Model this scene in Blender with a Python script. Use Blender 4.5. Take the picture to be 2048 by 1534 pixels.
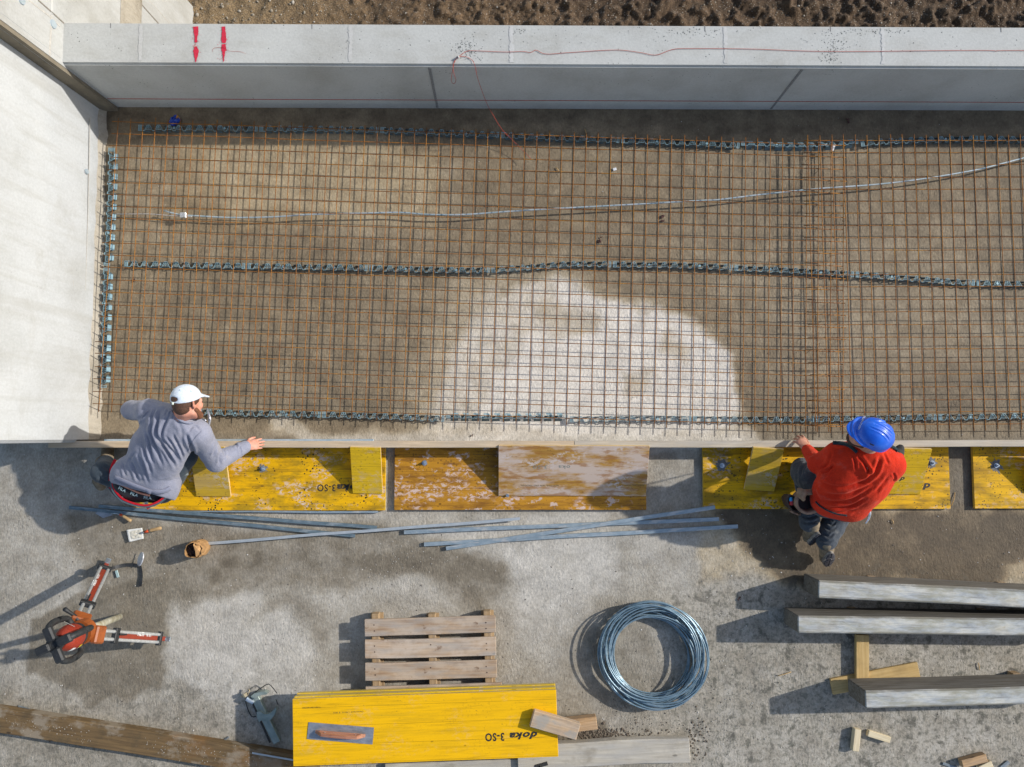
import bpy, bmesh, math, random
import numpy as np
from mathutils import Vector, Matrix, noise
from mathutils.bvhtree import BVHTree

random.seed(7)
R = math.radians
for o in list(bpy.data.objects):
    bpy.data.objects.remove(o)

# ------------------------------------------------------------------ camera
scene = bpy.context.scene
FPX = 1545.0            # focal length in pixels of the 2048 px wide photograph
CAM_H = 6.3
cam_data = bpy.data.cameras.new("drone_camera")
cam_data.sensor_width = 36.0
cam_data.lens = FPX / 2048.0 * 36.0
cam_data.clip_start = 0.1
cam_data.clip_end = 1500.0
cam = bpy.data.objects.new("drone_camera", cam_data)
scene.collection.objects.link(cam)
cam.location = (0, 0, CAM_H)
cam.rotation_euler = (R(3.9), R(-0.52), 0)
scene.camera = cam
CAM_R = cam.rotation_euler.to_matrix()
CAM_RN = np.array(CAM_R)

# ------------------------------------------------------------------ light
# toward-sun vector: east, a little north, 30 degrees up
SUN = Vector((1.62, 0.47, 1.0)).normalized()
world = bpy.data.worlds.new("World")
scene.world = world
world.use_nodes = True
wn = world.node_tree
wn.nodes.clear()
bg = wn.nodes.new('ShaderNodeBackground')
sky = wn.nodes.new('ShaderNodeTexSky')
wo = wn.nodes.new('ShaderNodeOutputWorld')
sky.sky_type = 'NISHITA'
sky.sun_disc = False
sky.sun_elevation = math.asin(SUN.z)
sky.sun_rotation = math.atan2(SUN.x, SUN.y)
sky.air_density = 1.0
sky.dust_density = 1.2
sky.ozone_density = 0.4
bg.inputs['Strength'].default_value = 0.15
wn.links.new(sky.outputs[0], bg.inputs[0])
wn.links.new(bg.outputs[0], wo.inputs[0])
sl = bpy.data.lights.new("sun", 'SUN')
sl.energy = 4.15
sl.angle = R(0.8)
sl.color = (1.0, 0.955, 0.89)
sun = bpy.data.objects.new("sun", sl)
scene.collection.objects.link(sun)
sun.rotation_euler = SUN.to_track_quat('Z', 'Y').to_euler()
sun.location = (6, 2, 8)
scene.view_settings.view_transform = 'Standard'
scene.view_settings.look = 'None'
scene.view_settings.exposure = 0.06
scene.view_settings.gamma = 1.0

# ------------------------------------------------------------------ helpers
def at(px, py, z=0.0):
    """point at height z seen at pixel (px, py) of the 2048 x 1534 photograph"""
    d = CAM_R @ Vector(((px - 1024) / FPX, -(py - 767) / FPX, -1.0))
    t = (z - CAM_H) / d.z
    return Vector((d.x * t, d.y * t, z))

def to_px(P):
    """pixel coordinates of an (n,3) array of points"""
    P = np.asarray(P, float)
    q = (P - np.array([0, 0, CAM_H])) @ CAM_RN
    return np.stack([1024 + FPX * q[:, 0] / -q[:, 2], 767 - FPX * q[:, 1] / -q[:, 2]], 1)

def tag(o, label=None, cat=None, group=None, kind=None):
    if label: o['label'] = label
    if cat: o['category'] = cat
    if group: o['group'] = group
    if kind: o['kind'] = kind
    return o

def adopt(o, parent):
    if parent is not None:
        o.parent = parent
        o.matrix_parent_inverse = parent.matrix_basis.inverted()
    return o

def thing(name, loc, label, cat, group=None):
    o = bpy.data.objects.new(name, None)
    o.empty_display_size = 0.1
    scene.collection.objects.link(o)
    o.location = loc
    o.matrix_basis = Matrix.Translation(Vector(loc))
    return tag(o, label, cat, group)

def mesh_obj(name, me, mats, parent=None, M=None, smooth=False):
    o = bpy.data.objects.new(name, me)
    scene.collection.objects.link(o)
    if M is not None:
        o.matrix_basis = M
    if not isinstance(mats, (list, tuple)):
        mats = [mats]
    for m in mats:
        me.materials.append(m)
    if smooth:
        me.polygons.foreach_set('use_smooth', [True] * len(me.polygons))
    return adopt(o, parent)

def from_pydata(name, v, f, mats, parent=None, M=None, smooth=False):
    me = bpy.data.meshes.new(name)
    me.from_pydata([tuple(x) for x in v], [], f)
    me.update()
    return mesh_obj(name, me, mats, parent, M, smooth)

def bm_obj(name, bm, mats, parent=None, M=None, smooth=False):
    me = bpy.data.meshes.new(name)
    bmesh.ops.recalc_face_normals(bm, faces=bm.faces)
    bm.to_mesh(me)
    bm.free()
    return mesh_obj(name, me, mats, parent, M, smooth)

def bm_box(bm, sx, sy, sz, M=None, bevel=0.0, side_mat=None, sub=0):
    ret = bmesh.ops.create_cube(bm, size=1.0)
    vs = ret['verts']
    bmesh.ops.scale(bm, vec=(sx, sy, sz), verts=vs)
    faces = list({f for v in vs for f in v.link_faces})
    for f in faces:
        f.material_index = 0
        if side_mat is not None and abs(f.normal.z) < 0.5:
            f.material_index = side_mat
    if bevel > 0:
        edges = list({e for v in vs for e in v.link_edges})
        r2 = bmesh.ops.bevel(bm, geom=edges, offset=bevel, segments=1, affect='EDGES', profile=0.5)
        vs = list({v for f in r2['faces'] for v in f.verts} | {v for v in vs if v.is_valid})
    if M is not None:
        bmesh.ops.transform(bm, matrix=M, verts=vs)
    return vs

def frame(center, u, v=None, n=None):
    """4x4 with local x = u, local y = v, z = u x v"""
    u = Vector(u).normalized()
    if v is not None:
        v = Vector(v); v = (v - u * v.dot(u)).normalized()
        n = u.cross(v)
    else:
        n = Vector(n) if n is not None else Vector((0, 0, 1))
        n = (n - u * n.dot(u)).normalized()
        v = n.cross(u)
    M = Matrix.Identity(4)
    for i in range(3):
        M[i][0] = u[i]; M[i][1] = v[i]; M[i][2] = n[i]; M[i][3] = center[i]
    return M

def bar(name, A, B, width, height, mats, parent=None, bevel=0.003, side=None, warp=0.0, lift=0.0, seg=0):
    """a box lying along A->B, A and B on its top centre line; local x runs along it"""
    A = Vector(A); B = Vector(B)
    L = (B - A).length
    u = (B - A).normalized()
    M = frame((A + B) / 2, u, n=(0, 0, 1))
    bm = bmesh.new()
    bm_box(bm, L, width, height, Matrix.Translation((0, 0, -height / 2)), bevel, side)
    if warp > 0:
        n = max(2, int(L / 0.12))
        for i in range(1, n):
            x = -L / 2 + L * i / n
            bmesh.ops.bisect_plane(bm, geom=bm.verts[:] + bm.edges[:] + bm.faces[:], plane_co=(x, 0, 0), plane_no=(1, 0, 0))
        s = random.random() * 50
        for w in bm.verts:
            w.co.y += warp * noise.noise(Vector((w.co.x * 1.3 + s, 3.1, 0)))
            w.co.y += warp * .25 * noise.noise(Vector((w.co.x * 9 + s, w.co.y * 30, w.co.z * 30)))
            w.co.z += warp * .4 * noise.noise(Vector((w.co.x * 2.3 + s, 9.1, 0)))
    return bm_obj(name, bm, mats, parent, M)

def cyl(bm, A, B, r0, r1=None, n=10, cap=True):
    A = Vector(A); B = Vector(B)
    r1 = r0 if r1 is None else r1
    d = B - A
    M = Matrix.Translation((A + B) / 2) @ d.to_track_quat('Z', 'Y').to_matrix().to_4x4()
    bmesh.ops.create_cone(bm, cap_ends=cap, cap_tris=False, segments=n, radius1=r0, radius2=r1, depth=d.length, matrix=M)

def tube_pydata(pts, r, n=6, closed=False):
    """swept tube through points (numpy)"""
    P = [Vector(p) for p in pts]
    V = []; F = []
    up = Vector((0, 0, 1))
    m = len(P)
    for i, p in enumerate(P):
        a = P[max(i - 1, 0)]; b = P[min(i + 1, m - 1)]
        if closed:
            a = P[(i - 1) % m]; b = P[(i + 1) % m]
        t = (b - a).normalized()
        s = t.cross(up)
        if s.length < 1e-3: s = Vector((1, 0, 0))
        s.normalize(); q = s.cross(t)
        rr = r[i] if isinstance(r, (list, tuple)) else r
        for k in range(n):
            ang = 2 * math.pi * k / n
            V.append(p + s * (rr * math.cos(ang)) + q * (rr * math.sin(ang)))
    for i in range(m - (0 if closed else 1)):
        j = (i + 1) % m
        for k in range(n):
            l = (k + 1) % n
            F.append((i * n + k, i * n + l, j * n + l, j * n + k))
    if not closed:
        F.append(tuple(range(n))[::-1])
        F.append(tuple((m - 1) * n + k for k in range(n)))
    return V, F

def tube(name, pts, r, mat, parent=None, n=6, closed=False):
    V, F = tube_pydata(pts, r, n, closed)
    o = from_pydata(name, V, F, mat, parent, smooth=True)
    return o

def resample(pts, step):
    """Catmull-Rom through the points, then even steps"""
    P = [Vector(p) for p in pts]
    P = [P[0] * 2 - P[1]] + P + [P[-1] * 2 - P[-2]]
    out = []
    for i in range(1, len(P) - 2):
        for k in range(24):
            t = k / 24
            a, b, c, d = P[i - 1], P[i], P[i + 1], P[i + 2]
            out.append(0.5 * ((2 * b) + (c - a) * t + (2 * a - 5 * b + 4 * c - d) * t * t + (3 * b - a - 3 * c + d) * t ** 3))
    out.append(P[-2])
    res = [out[0]]; acc = 0.0
    for i in range(1, len(out)):
        a = out[i - 1]; b = out[i]; L = (b - a).length
        while acc + L >= step:
            t = (step - acc) / L
            a = a + (b - a) * t
            res.append(a.copy()); L = (b - a).length; acc = 0.0
        acc += L
    if (res[-1] - out[-1]).length > step * .3:
        res.append(out[-1])
    return res

# ------------------------------------------------------------------ materials
class NT:
    def __init__(self, name):
        self.m = bpy.data.materials.new(name)
        self.m.use_nodes = True
        self.t = self.m.node_tree
        self.b = self.t.nodes['Principled BSDF']
        self.o = self.t.nodes['Material Output']
        self._c = None
    def n(self, typ, **kw):
        x = self.t.nodes.new(typ)
        for k, v in kw.items():
            setattr(x, k, v)
        return x
    def l(self, a, b):
        self.t.links.new(a, b)
    def coord(self, scale=(1, 1, 1), loc=(0, 0, 0), rot=(0, 0, 0), kind='Object'):
        c = self.n('ShaderNodeTexCoord')
        mp = self.n('ShaderNodeMapping')
        mp.inputs['Scale'].default_value = scale
        mp.inputs['Location'].default_value = loc
        mp.inputs['Rotation'].default_value = rot
        self.l(c.outputs[kind], mp.inputs['Vector'])
        return mp.outputs[0]
    def noise(self, vec, scale, detail=4, rough=0.55, dist=0.0):
        x = self.n('ShaderNodeTexNoise')
        x.inputs['Scale'].default_value = scale
        x.inputs['Detail'].default_value = detail
        x.inputs['Roughness'].default_value = rough
        x.inputs['Distortion'].default_value = dist
        self.l(vec, x.inputs['Vector'])
        return x.outputs['Fac']
    def voro(self, vec, scale, feature='F1', rnd=1.0, out='Distance'):
        x = self.n('ShaderNodeTexVoronoi', feature=feature)
        x.inputs['Scale'].default_value = scale
        x.inputs['Randomness'].default_value = rnd
        self.l(vec, x.inputs['Vector'])
        return x.outputs[out]
    def ramp(self, fac, stops, interp='LINEAR'):
        x = self.n('ShaderNodeValToRGB')
        x.color_ramp.interpolation = interp
        e = x.color_ramp.elements
        while len(e) < len(stops): e.new(0.5)
        for i, (p, c) in enumerate(stops):
            e[i].position = p
            e[i].color = (c, c, c, 1) if isinstance(c, (int, float)) else (*c, 1)
        self.l(fac, x.inputs['Fac'])
        return x.outputs['Color']
    def mix(self, fac, a, b, mode='MIX'):
        x = self.n('ShaderNodeMix', data_type='RGBA', blend_type=mode)
        for sock, val in ((x.inputs[0], fac), (x.inputs[6], a), (x.inputs[7], b)):
            if isinstance(val, (int, float)):
                sock.default_value = val if sock == x.inputs[0] else (val, val, val, 1)
            elif isinstance(val, tuple):
                sock.default_value = (*val, 1)
            else:
                self.l(val, sock)
        return x.outputs[2]
    def math(self, op, a, b=None, c=None, clamp=False):
        x = self.n('ShaderNodeMath', operation=op, use_clamp=clamp)
        for i, v in enumerate((a, b, c)):
            if v is None: continue
            if isinstance(v, (int, float)): x.inputs[i].default_value = v
            else: self.l(v, x.inputs[i])
        return x.outputs[0]
    def attr(self, name):
        x = self.n('ShaderNodeAttribute')
        x.attribute_name = name
        return x.outputs['Fac']
    def bump(self, h, strength, dist=0.01, prev=None):
        x = self.n('ShaderNodeBump')
        x.inputs['Strength'].default_value = strength
        x.inputs['Distance'].default_value = dist
        self.l(h, x.inputs['Height'])
        if prev is not None: self.l(prev, x.inputs['Normal'])
        return x.outputs[0]
    def done(self, color=None, rough=None, metal=None, normal=None, spec=None):
        for key, v in (('Base Color', color), ('Roughness', rough), ('Metallic', metal), ('Normal', normal), ('Specular IOR Level', spec)):
            if v is None: continue
            s = self.b.inputs[key]
            if isinstance(v, (int, float)): s.default_value = v
            elif isinstance(v, tuple): s.default_value = (*v, 1)
            else: self.l(v, s)
        return self.m

def srgb(r, g, b):
    f = lambda c: ((c / 255 + 0.055) / 1.055) ** 2.4 if c > 10 else c / 255 / 12.92
    return (f(r), f(g), f(b))

def mat_plain(name, col, rough=0.6, metal=0.0, var=0.15, scale=20, bump=0.0, col2=None):
    t = NT(name)
    v = t.coord()
    n1 = t.noise(v, scale, 5)
    d = tuple(c * (1 - var) for c in col) if col2 is None else col2
    l = tuple(min(1, c * (1 + var)) for c in col)
    c = t.ramp(n1, [(0.3, d), (0.7, l)])
    nr = None
    if bump > 0:
        nr = t.bump(t.noise(v, scale * 4, 4), bump, 0.004)
    return t.done(c, rough, metal, nr)

def mat_wood(name, dark, light, rings=1.0, rough=0.75, grey=0.0, seed=0.0, knots=True, dirt=0.3, dirtcol=(0.06, 0.05, 0.04)):
    t = NT(name)
    v = t.coord(scale=(0.5, 9, 9), loc=(seed, seed * .7, 0))
    n1 = t.noise(v, 6 * rings, 6, 0.6, 0.6)
    c = t.ramp(n1, [(0.25, dark), (0.5, tuple((a + b) / 2 for a, b in zip(dark, light))), (0.72, light)])
    v2 = t.coord(scale=(1, 1, 1), loc=(seed, 0, seed))
    n2 = t.noise(v2, 7, 5, 0.6)
    c = t.mix(t.math('MULTIPLY', t.ramp(n2, [(0.5, 0.0), (0.72, 1.0)]), dirt), c, dirtcol)
    if knots:
        v3 = t.coord(scale=(0.6, 1.4, 1.4), loc=(seed * 2, 1, 0))
        k = t.voro(v3, 5.5)
        c = t.mix(t.ramp(k, [(0.045, 0.8), (0.085, 0.0)]), c, tuple(x * .3 for x in dark))
    if grey > 0:
        n3 = t.noise(t.coord(scale=(.6, 3, 3), loc=(3, seed, 1)), 5, 5)
        c = t.mix(t.math('MULTIPLY', t.ramp(n3, [(0.4, 0.0), (0.62, 1.0)]), grey), c, (0.36, 0.35, 0.33))
    b = t.bump(n1, 0.35, 0.003)
    return t.done(c, rough, 0.0, b)

def mat_panel(name, base, dark, seed=0, speck=0.5, scuff=0.3, stain=0.3, rough=0.42, scuffcol=(0.62, 0.50, 0.42)):
    """coated three-ply formwork panel: grain, boards joints, cement specks, scuffs"""
    t = NT(name)
    v = t.coord(scale=(0.35, 5, 5), loc=(seed * 3.3, seed, 0))
    g = t.noise(v, 9, 7, 0.62, 0.5)
    c = t.ramp(g, [(0.28, tuple(a * .5 + b * .5 for a, b in zip(base, dark))), (0.5, base), (0.75, tuple(min(1, a * 1.06) for a in base))])
    v2 = t.coord(scale=(0.8, 2.2, 1), loc=(seed, seed * 2, 0))
    st = t.noise(v2, 4.0, 6, 0.65, 0.3)
    c = t.mix(t.math('MULTIPLY', t.ramp(st, [(0.47, 0.0), (0.68, 1.0)]), stain), c, dark)
    # long dark wood figure
    v5 = t.coord(scale=(0.9, 16, 1), loc=(seed * 1.7, seed, 0))
    w = t.noise(v5, 3.0, 4, 0.6, 0.2)
    c = t.mix(t.math('MULTIPLY', t.ramp(w, [(0.60, 0.0), (0.70, 1.0)]), 0.45), c, dark)
    # knots
    k = t.voro(t.coord(scale=(0.75, 1.3, 1), loc=(seed * 5, 2, 0)), 6.0)
    c = t.mix(t.ramp(k, [(0.04, 0.85), (0.075, 0.0)]), c, tuple(x * .35 for x in dark))
    # cement specks
    vv = t.coord(loc=(seed * 7, 0, 0))
    sp = t.voro(vv, 42)
    sz = t.noise(vv, 5, 3)
    lim = t.math('MULTIPLY', t.ramp(sz, [(0.38, 0.0), (0.62, 1.0)]), 0.31)
    spm = t.math('LESS_THAN', sp, lim)
    c = t.mix(t.math('MULTIPLY', spm, speck), c, (0.03, 0.026, 0.015))
    # pale scuffs where the coat is worn off
    v4 = t.coord(scale=(1, 1.6, 1), loc=(seed * 2.1, 4, 0))
    s1 = t.noise(v4, 3.0, 3)
    s2 = t.noise(v4, 24, 6, 0.7, 0.8)
    sm = t.math('MULTIPLY', t.ramp(s1, [(0.52, 0.0), (0.62, 1.0)]), t.ramp(s2, [(0.5, 0.0), (0.56, 1.0)]))
    c = t.mix(t.math('MULTIPLY', sm, scuff, clamp=True), c, scuffcol)
    # joints between the cover boards
    c3 = t.n('ShaderNodeSeparateXYZ'); t.l(t.coord(), c3.inputs[0])
    j = t.math('ABSOLUTE', t.math('SUBTRACT', t.math('FRACT', t.math('DIVIDE', t.math('ADD', c3.outputs[1], 10.03), 0.137)), 0.5))
    jm = t.math('LESS_THAN', j, 0.010)
    c = t.mix(t.math('MULTIPLY', jm, 0.6), c, tuple(x * .4 for x in dark))
    b = t.bump(g, 0.18, 0.002)
    return t.done(c, rough + .15, 0.0, b, spec=.22)

def mat_concrete(name, base, dark, scale=1.0, rough=0.85, bumpf=0.25, pores=0.4, vert=False):
    t = NT(name)
    v = t.coord()
    n1 = t.noise(v, 1.6 * scale, 6, 0.6, 0.3)
    c = t.ramp(n1, [(0.3, dark), (0.52, base), (0.75, tuple(min(1, x * 1.1) for x in base))])
    vs = t.coord(scale=(1, 3.2, .45) if vert else (1, 3, 1), loc=(3, 1, 2))
    n2 = t.noise(vs, 2.6 * scale, 5, 0.6)
    c = t.mix(t.math('MULTIPLY', t.ramp(n2, [(0.5, 0.0), (0.7, 1.0)]), 0.35), c, tuple(x * y for x, y in zip(dark, (.86, .82, .74))))
    n3 = t.noise(v, 55, 4, 0.7)
    c = t.mix(0.22, c, t.ramp(n3, [(0.3, tuple(x * .55 for x in base)), (0.7, tuple(min(1, x * 1.25) for x in base))]))
    p = t.voro(v, 34)
    pz = t.noise(v, 6, 3)
    pm = t.math('LESS_THAN', p, t.math('MULTIPLY', t.ramp(pz, [(0.45, 0.0), (0.68, 1.0)]), 0.16))
    c = t.mix(t.math('MULTIPLY', pm, pores), c, (0.05, 0.055, 0.05))
    if vert:
        # rain streaks and cement veils running down the face
        vy = t.noise(t.coord(scale=(.2, 4.5, .35), loc=(2, 6, 1)), 1.5, 5, 0.65, 0.3)
        c = t.mix(t.math('MULTIPLY', t.ramp(vy, [(0.50, 0.0), (0.66, 1.0)]), 0.38), c, tuple(x * y * .72 for x, y in zip(base, (1, .95, .86))))
        vw = t.noise(t.coord(scale=(1, 1.0, 1.6), loc=(8, 2, 5)), 1.1, 6, 0.7, 0.5)
        c = t.mix(t.math('MULTIPLY', t.ramp(vw, [(0.56, 0.0), (0.70, 1.0)]), 0.35), c, tuple(x * y * .66 for x, y in zip(base, (1, .93, .80))))
    b = t.bump(n3, bumpf, 0.006)
    return t.done(c, rough, 0.0, b)

def mat_galv(name, c1, c2, rough=0.45, metal=0.55, wear=(0.5, 0.5, 0.46), amount=0.3):
    t = NT(name)
    v = t.coord(scale=(.5, 1, 1))
    n = t.noise(v, 30, 5, 0.6)
    c = t.ramp(n, [(0.3, c1), (0.7, c2)])
    n2 = t.noise(t.coord(scale=(.6, 2, 2), loc=(4, 2, 1)), 12, 5, 0.65)
    c = t.mix(t.math('MULTIPLY', t.ramp(n2, [(0.52, 0.0), (0.6, 1.0)]), amount), c, wear)
    return t.done(c, rough, metal, t.bump(n, 0.1, 0.001))

def mat_cloth(name, col, col2, rough=0.95, fuzz=0.25, scale=160):
    t = NT(name)
    v = t.coord()
    n = t.noise(v, 7, 4, 0.6)
    c = t.ramp(n, [(0.3, col2), (0.7, col)])
    f = t.noise(v, scale, 3, 0.6)
    c = t.mix(0.2, c, t.ramp(f, [(0.35, tuple(x * .6 for x in col)), (0.65, tuple(min(1, x * 1.5) for x in col))]))
    cr = t.noise(t.coord(scale=(1, 1, .6), loc=(3, 1, 7)), 26, 5, 0.6, 1.2)
    dn = t.noise(t.coord(loc=(9, 4, 2)), 11, 6, 0.7)
    c = t.mix(t.math('MULTIPLY', t.ramp(dn, [(0.56, 0.0), (0.68, 1.0)]), 0.09), c, (0.36, 0.33, 0.29))
    b = t.bump(cr, 0.35, 0.010)
    b = t.bump(f, fuzz, 0.003, b)
    t.b.inputs['Sheen Weight'].default_value = 0.15
    return t.done(c, rough, 0, b, spec=0.2)
# ------------------------------------------------------------------ setting
# floor slab: dense cells where stains are painted as vertex attributes, wide cells outside
def smooth01(x):
    x = np.clip(x, 0, 1)
    return x * x * (3 - 2 * x)

def vnoise(X, Y, s, seed=0):
    """cheap value noise on arrays"""
    rng = np.random.RandomState(seed)
    tab = rng.rand(256, 256)
    x = X * s + 1000; y = Y * s + 1000
    xi = np.floor(x).astype(int); yi = np.floor(y).astype(int)
    fx = smooth01(x - xi); fy = smooth01(y - yi)
    a = tab[xi % 256, yi % 256]; b = tab[(xi + 1) % 256, yi % 256]
    c = tab[xi % 256, (yi + 1) % 256]; d = tab[(xi + 1) % 256, (yi + 1) % 256]
    return (a * (1 - fx) + b * fx) * (1 - fy) + (c * (1 - fx) + d * fx) * fy

def fbm(X, Y, s, seed=0, o=4):
    r = 0; w = .5; t = 0
    for i in range(o):
        r = r + w * vnoise(X, Y, s * 2 ** i, seed + i); t += w; w *= .55
    return r / t

def poly_dist(px, py, poly):
    """signed distance in px to polygon, negative inside"""
    P = np.array(poly, float); n = len(P)
    d = np.full(px.shape, 1e9); ins = np.zeros(px.shape, bool)
    for i in range(n):
        a = P[i]; b = P[(i + 1) % n]; e = b - a
        wx = px - a[0]; wy = py - a[1]
        t = np.clip((wx * e[0] + wy * e[1]) / (e @ e), 0, 1)
        d = np.minimum(d, np.hypot(wx - t * e[0], wy - t * e[1]))
        c = ((a[1] > py) != (b[1] > py)) & (px < (b[0] - a[0]) * (py - a[1]) / (b[1] - a[1] + 1e-9) + a[0])
        ins ^= c
    return np.where(ins, -d, d)

xs = np.concatenate([np.linspace(-10, -4.7, 8), np.arange(-4.6, 4.6, 0.022), np.linspace(4.7, 12, 9)])
YN = at(1010, 70, 0).y            # north edge of the slab, under the parapet
ys = np.concatenate([np.linspace(-9, -3.1, 8), np.arange(-3.0, YN, 0.022)])
GX, GY = np.meshgrid(xs, ys)
pts = np.stack([GX.ravel(), GY.ravel(), np.zeros(GX.size)], 1)
PXY = to_px(pts)
px = PXY[:, 0] + 70 * (fbm(pts[:, 0], pts[:, 1], 1.6, 3) - .5) + 26 * (fbm(pts[:, 0], pts[:, 1], 7, 5) - .5)
py = PXY[:, 1] + 70 * (fbm(pts[:, 0], pts[:, 1], 1.6, 13) - .5) + 26 * (fbm(pts[:, 0], pts[:, 1], 7, 15) - .5)
wet = 0.55 * (fbm(pts[:, 0], pts[:, 1], 1.1, 21) - .5)
def stain(poly, amount, soft=14):
    global wet
    d = poly_dist(px, py, poly)
    m = smooth01(.5 - d / (2 * soft))
    wet = wet * (1 - m * .8) + amount * m
inner = poly_dist(PXY[:, 0], PXY[:, 1], [(150, 180), (2300, 180), (2300, 886), (150, 886)])
wet = np.where(inner < 0, wet * .7 + 0.50, wet)
stain([(380, 290), (760, 280), (900, 330), (880, 430), (700, 470), (480, 420), (400, 360)], 0.02, 40)
stain([(1350, 480), (1900, 470), (2100, 700), (1600, 760), (1450, 640)], 0.22, 60)
stain([(930, 560), (1060, 545), (1150, 552), (1212, 590), (1330, 618), (1430, 670), (1476, 735), (1500, 890), (1300, 890), (820, 890), (820, 762), (880, 645)], -0.12, 60)
_px, _py = px, py
px = PXY[:, 0] + 30 * (fbm(pts[:, 0], pts[:, 1], 2.2, 63) - .5) + 44 * (fbm(pts[:, 0], pts[:, 1], 6, 65, 5) - .5)
py = PXY[:, 1] + 30 * (fbm(pts[:, 0], pts[:, 1], 2.2, 73) - .5) + 44 * (fbm(pts[:, 0], pts[:, 1], 6, 75, 5) - .5)
stain([(1000, 575), (1100, 556), (1160, 568), (1215, 600), (1330, 626), (1436, 684), (1474, 735), (1500, 890), (1300, 890), (870, 890), (885, 762), (930, 660)], -0.52, 16)
stain([(1130, 575), (1215, 600), (1330, 626), (1436, 684), (1474, 735), (1500, 890), (1300, 890), (940, 890), (985, 762), (1080, 660)], -0.95, 15)
stain([(1212, 570), (1340, 600), (1450, 650), (1500, 720), (1600, 700), (1500, 600), (1300, 540)], 0.38, 16)
stain([(1476, 690), (1530, 760), (1540, 860), (1498, 880), (1478, 760)], 0.5, 12)
px, py = _px, _py
stain([(1080, 610), (1200, 620), (1215, 665), (1140, 690), (1080, 650)], -0.10, 20)
stain([(1340, 650), (1400, 690), (1390, 720), (1330, 700)], 0.0, 18)
stain([(1250, 730), (1330, 735), (1330, 770), (1260, 780)], -0.15, 18)
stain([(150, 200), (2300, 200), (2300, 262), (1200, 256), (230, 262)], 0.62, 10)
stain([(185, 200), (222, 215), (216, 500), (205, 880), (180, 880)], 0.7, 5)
stain([(560, 850), (1510, 848), (1520, 884), (560, 884)], -0.30, 8)
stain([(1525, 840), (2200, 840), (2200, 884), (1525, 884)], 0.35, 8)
# outside the shutter
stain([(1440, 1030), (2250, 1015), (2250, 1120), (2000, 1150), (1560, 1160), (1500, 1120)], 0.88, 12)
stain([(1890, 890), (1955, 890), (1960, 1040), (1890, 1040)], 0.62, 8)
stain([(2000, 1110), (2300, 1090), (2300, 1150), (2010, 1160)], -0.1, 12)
stain([(120, 1030), (700, 1060), (760, 1040), (1000, 1095), (1030, 1150), (990, 1200), (860, 1160), (640, 1190), (500, 1180), (430, 1250), (180, 1200)], 0.36, 16)
stain([(680, 1110), (1010, 1100), (1020, 1170), (880, 1150), (760, 1160)], 0.5, 10)
stain([(60, 1250), (190, 1180), (336, 1172), (338, 1390), (240, 1375), (190, 1400), (60, 1360)], 0.44, 5)
stain([(345, 1210), (520, 1190), (620, 1260), (640, 1400), (480, 1420), (350, 1360)], -0.30, 14)
stain([(860, 1030), (1200, 1010), (1240, 1160), (1180, 1230), (1040, 1220), (1010, 1110)], -0.34, 20)
stain([(1020, 1230), (1140, 1230), (1150, 1330), (1030, 1340)], -0.15, 14)
stain([(1180, 1210), (1300, 1200), (1330, 1420), (1200, 1420), (1110, 1470), (1130, 1330)], 0.18, 18)
stain([(1110, 1440), (1230, 1450), (1250, 1500), (1110, 1500)], 0.62, 8)
stain([(1000, 890), (1420, 890), (1420, 1030), (1000, 1030)], 0.05, 10)  # grey of the shaded gap between panels, painted into the floor tone
stain([(0, 1380), (300, 1450), (560, 1500), (560, 1560), (0, 1560)], 0.12, 20)
for cx_, cy_ in ((455, 1128), (496, 1124), (430, 1156)):
    stain([(cx_ - 9, cy_ - 11), (cx_ + 8, cy_ - 12), (cx_ + 11, cy_ + 9), (cx_ - 8, cy_ + 12)], .62, 5)
stain([(820, 1060), (900, 1090), (960, 1160), (990, 1230), (940, 1220), (880, 1140), (800, 1100)], 0.42, 22)
stain([(500, 1250), (560, 1230), (640, 1290), (660, 1240), (600, 1190), (520, 1200)], 0.25, 20)
mott = smooth01((px - 1150) / 300) * smooth01((py - 1090) / 120)
mott = np.maximum(mott, smooth01((py - 1330) / 90) * smooth01((620 - px) / 120) * .7)
mott = np.maximum(mott, .55 * smooth01((py - 1120) / 40) * smooth01((1400 - py) / 50) * smooth01((420 - px) / 60) * .4)
tan = smooth01(-inner / 30) * .55
tan = np.maximum(tan, .8 * smooth01(-poly_dist(px, py, [(330, 250), (900, 270), (900, 480), (330, 480)]) / 60 + .4))
tan = np.maximum(tan, smooth01(-poly_dist(px, py, [(1400, 1010), (2300, 1000), (2300, 1170), (1400, 1170)]) / 30 + .4) * .7)

ny, nx = GX.shape
idx = np.arange(nx * ny).reshape(ny, nx)
F = np.stack([idx[:-1, :-1].ravel(), idx[:-1, 1:].ravel(), idx[1:, 1:].ravel(), idx[1:, :-1].ravel()], 1)
me = bpy.data.meshes.new('slab_floor')
me.vertices.add(nx * ny); me.vertices.foreach_set('co', pts.ravel())
me.loops.add(F.size); me.loops.foreach_set('vertex_index', F.ravel().astype(np.int32))
me.polygons.add(len(F)); me.polygons.foreach_set('loop_start', np.arange(0, F.size, 4, dtype=np.int32))
me.update(calc_edges=True)
for nm, arr in (('wet', np.clip(wet, -1, 1)), ('mott', mott), ('tan', tan)):
    a = me.attributes.new(nm, 'FLOAT', 'POINT'); a.data.foreach_set('value', arr.astype(np.float32))

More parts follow.
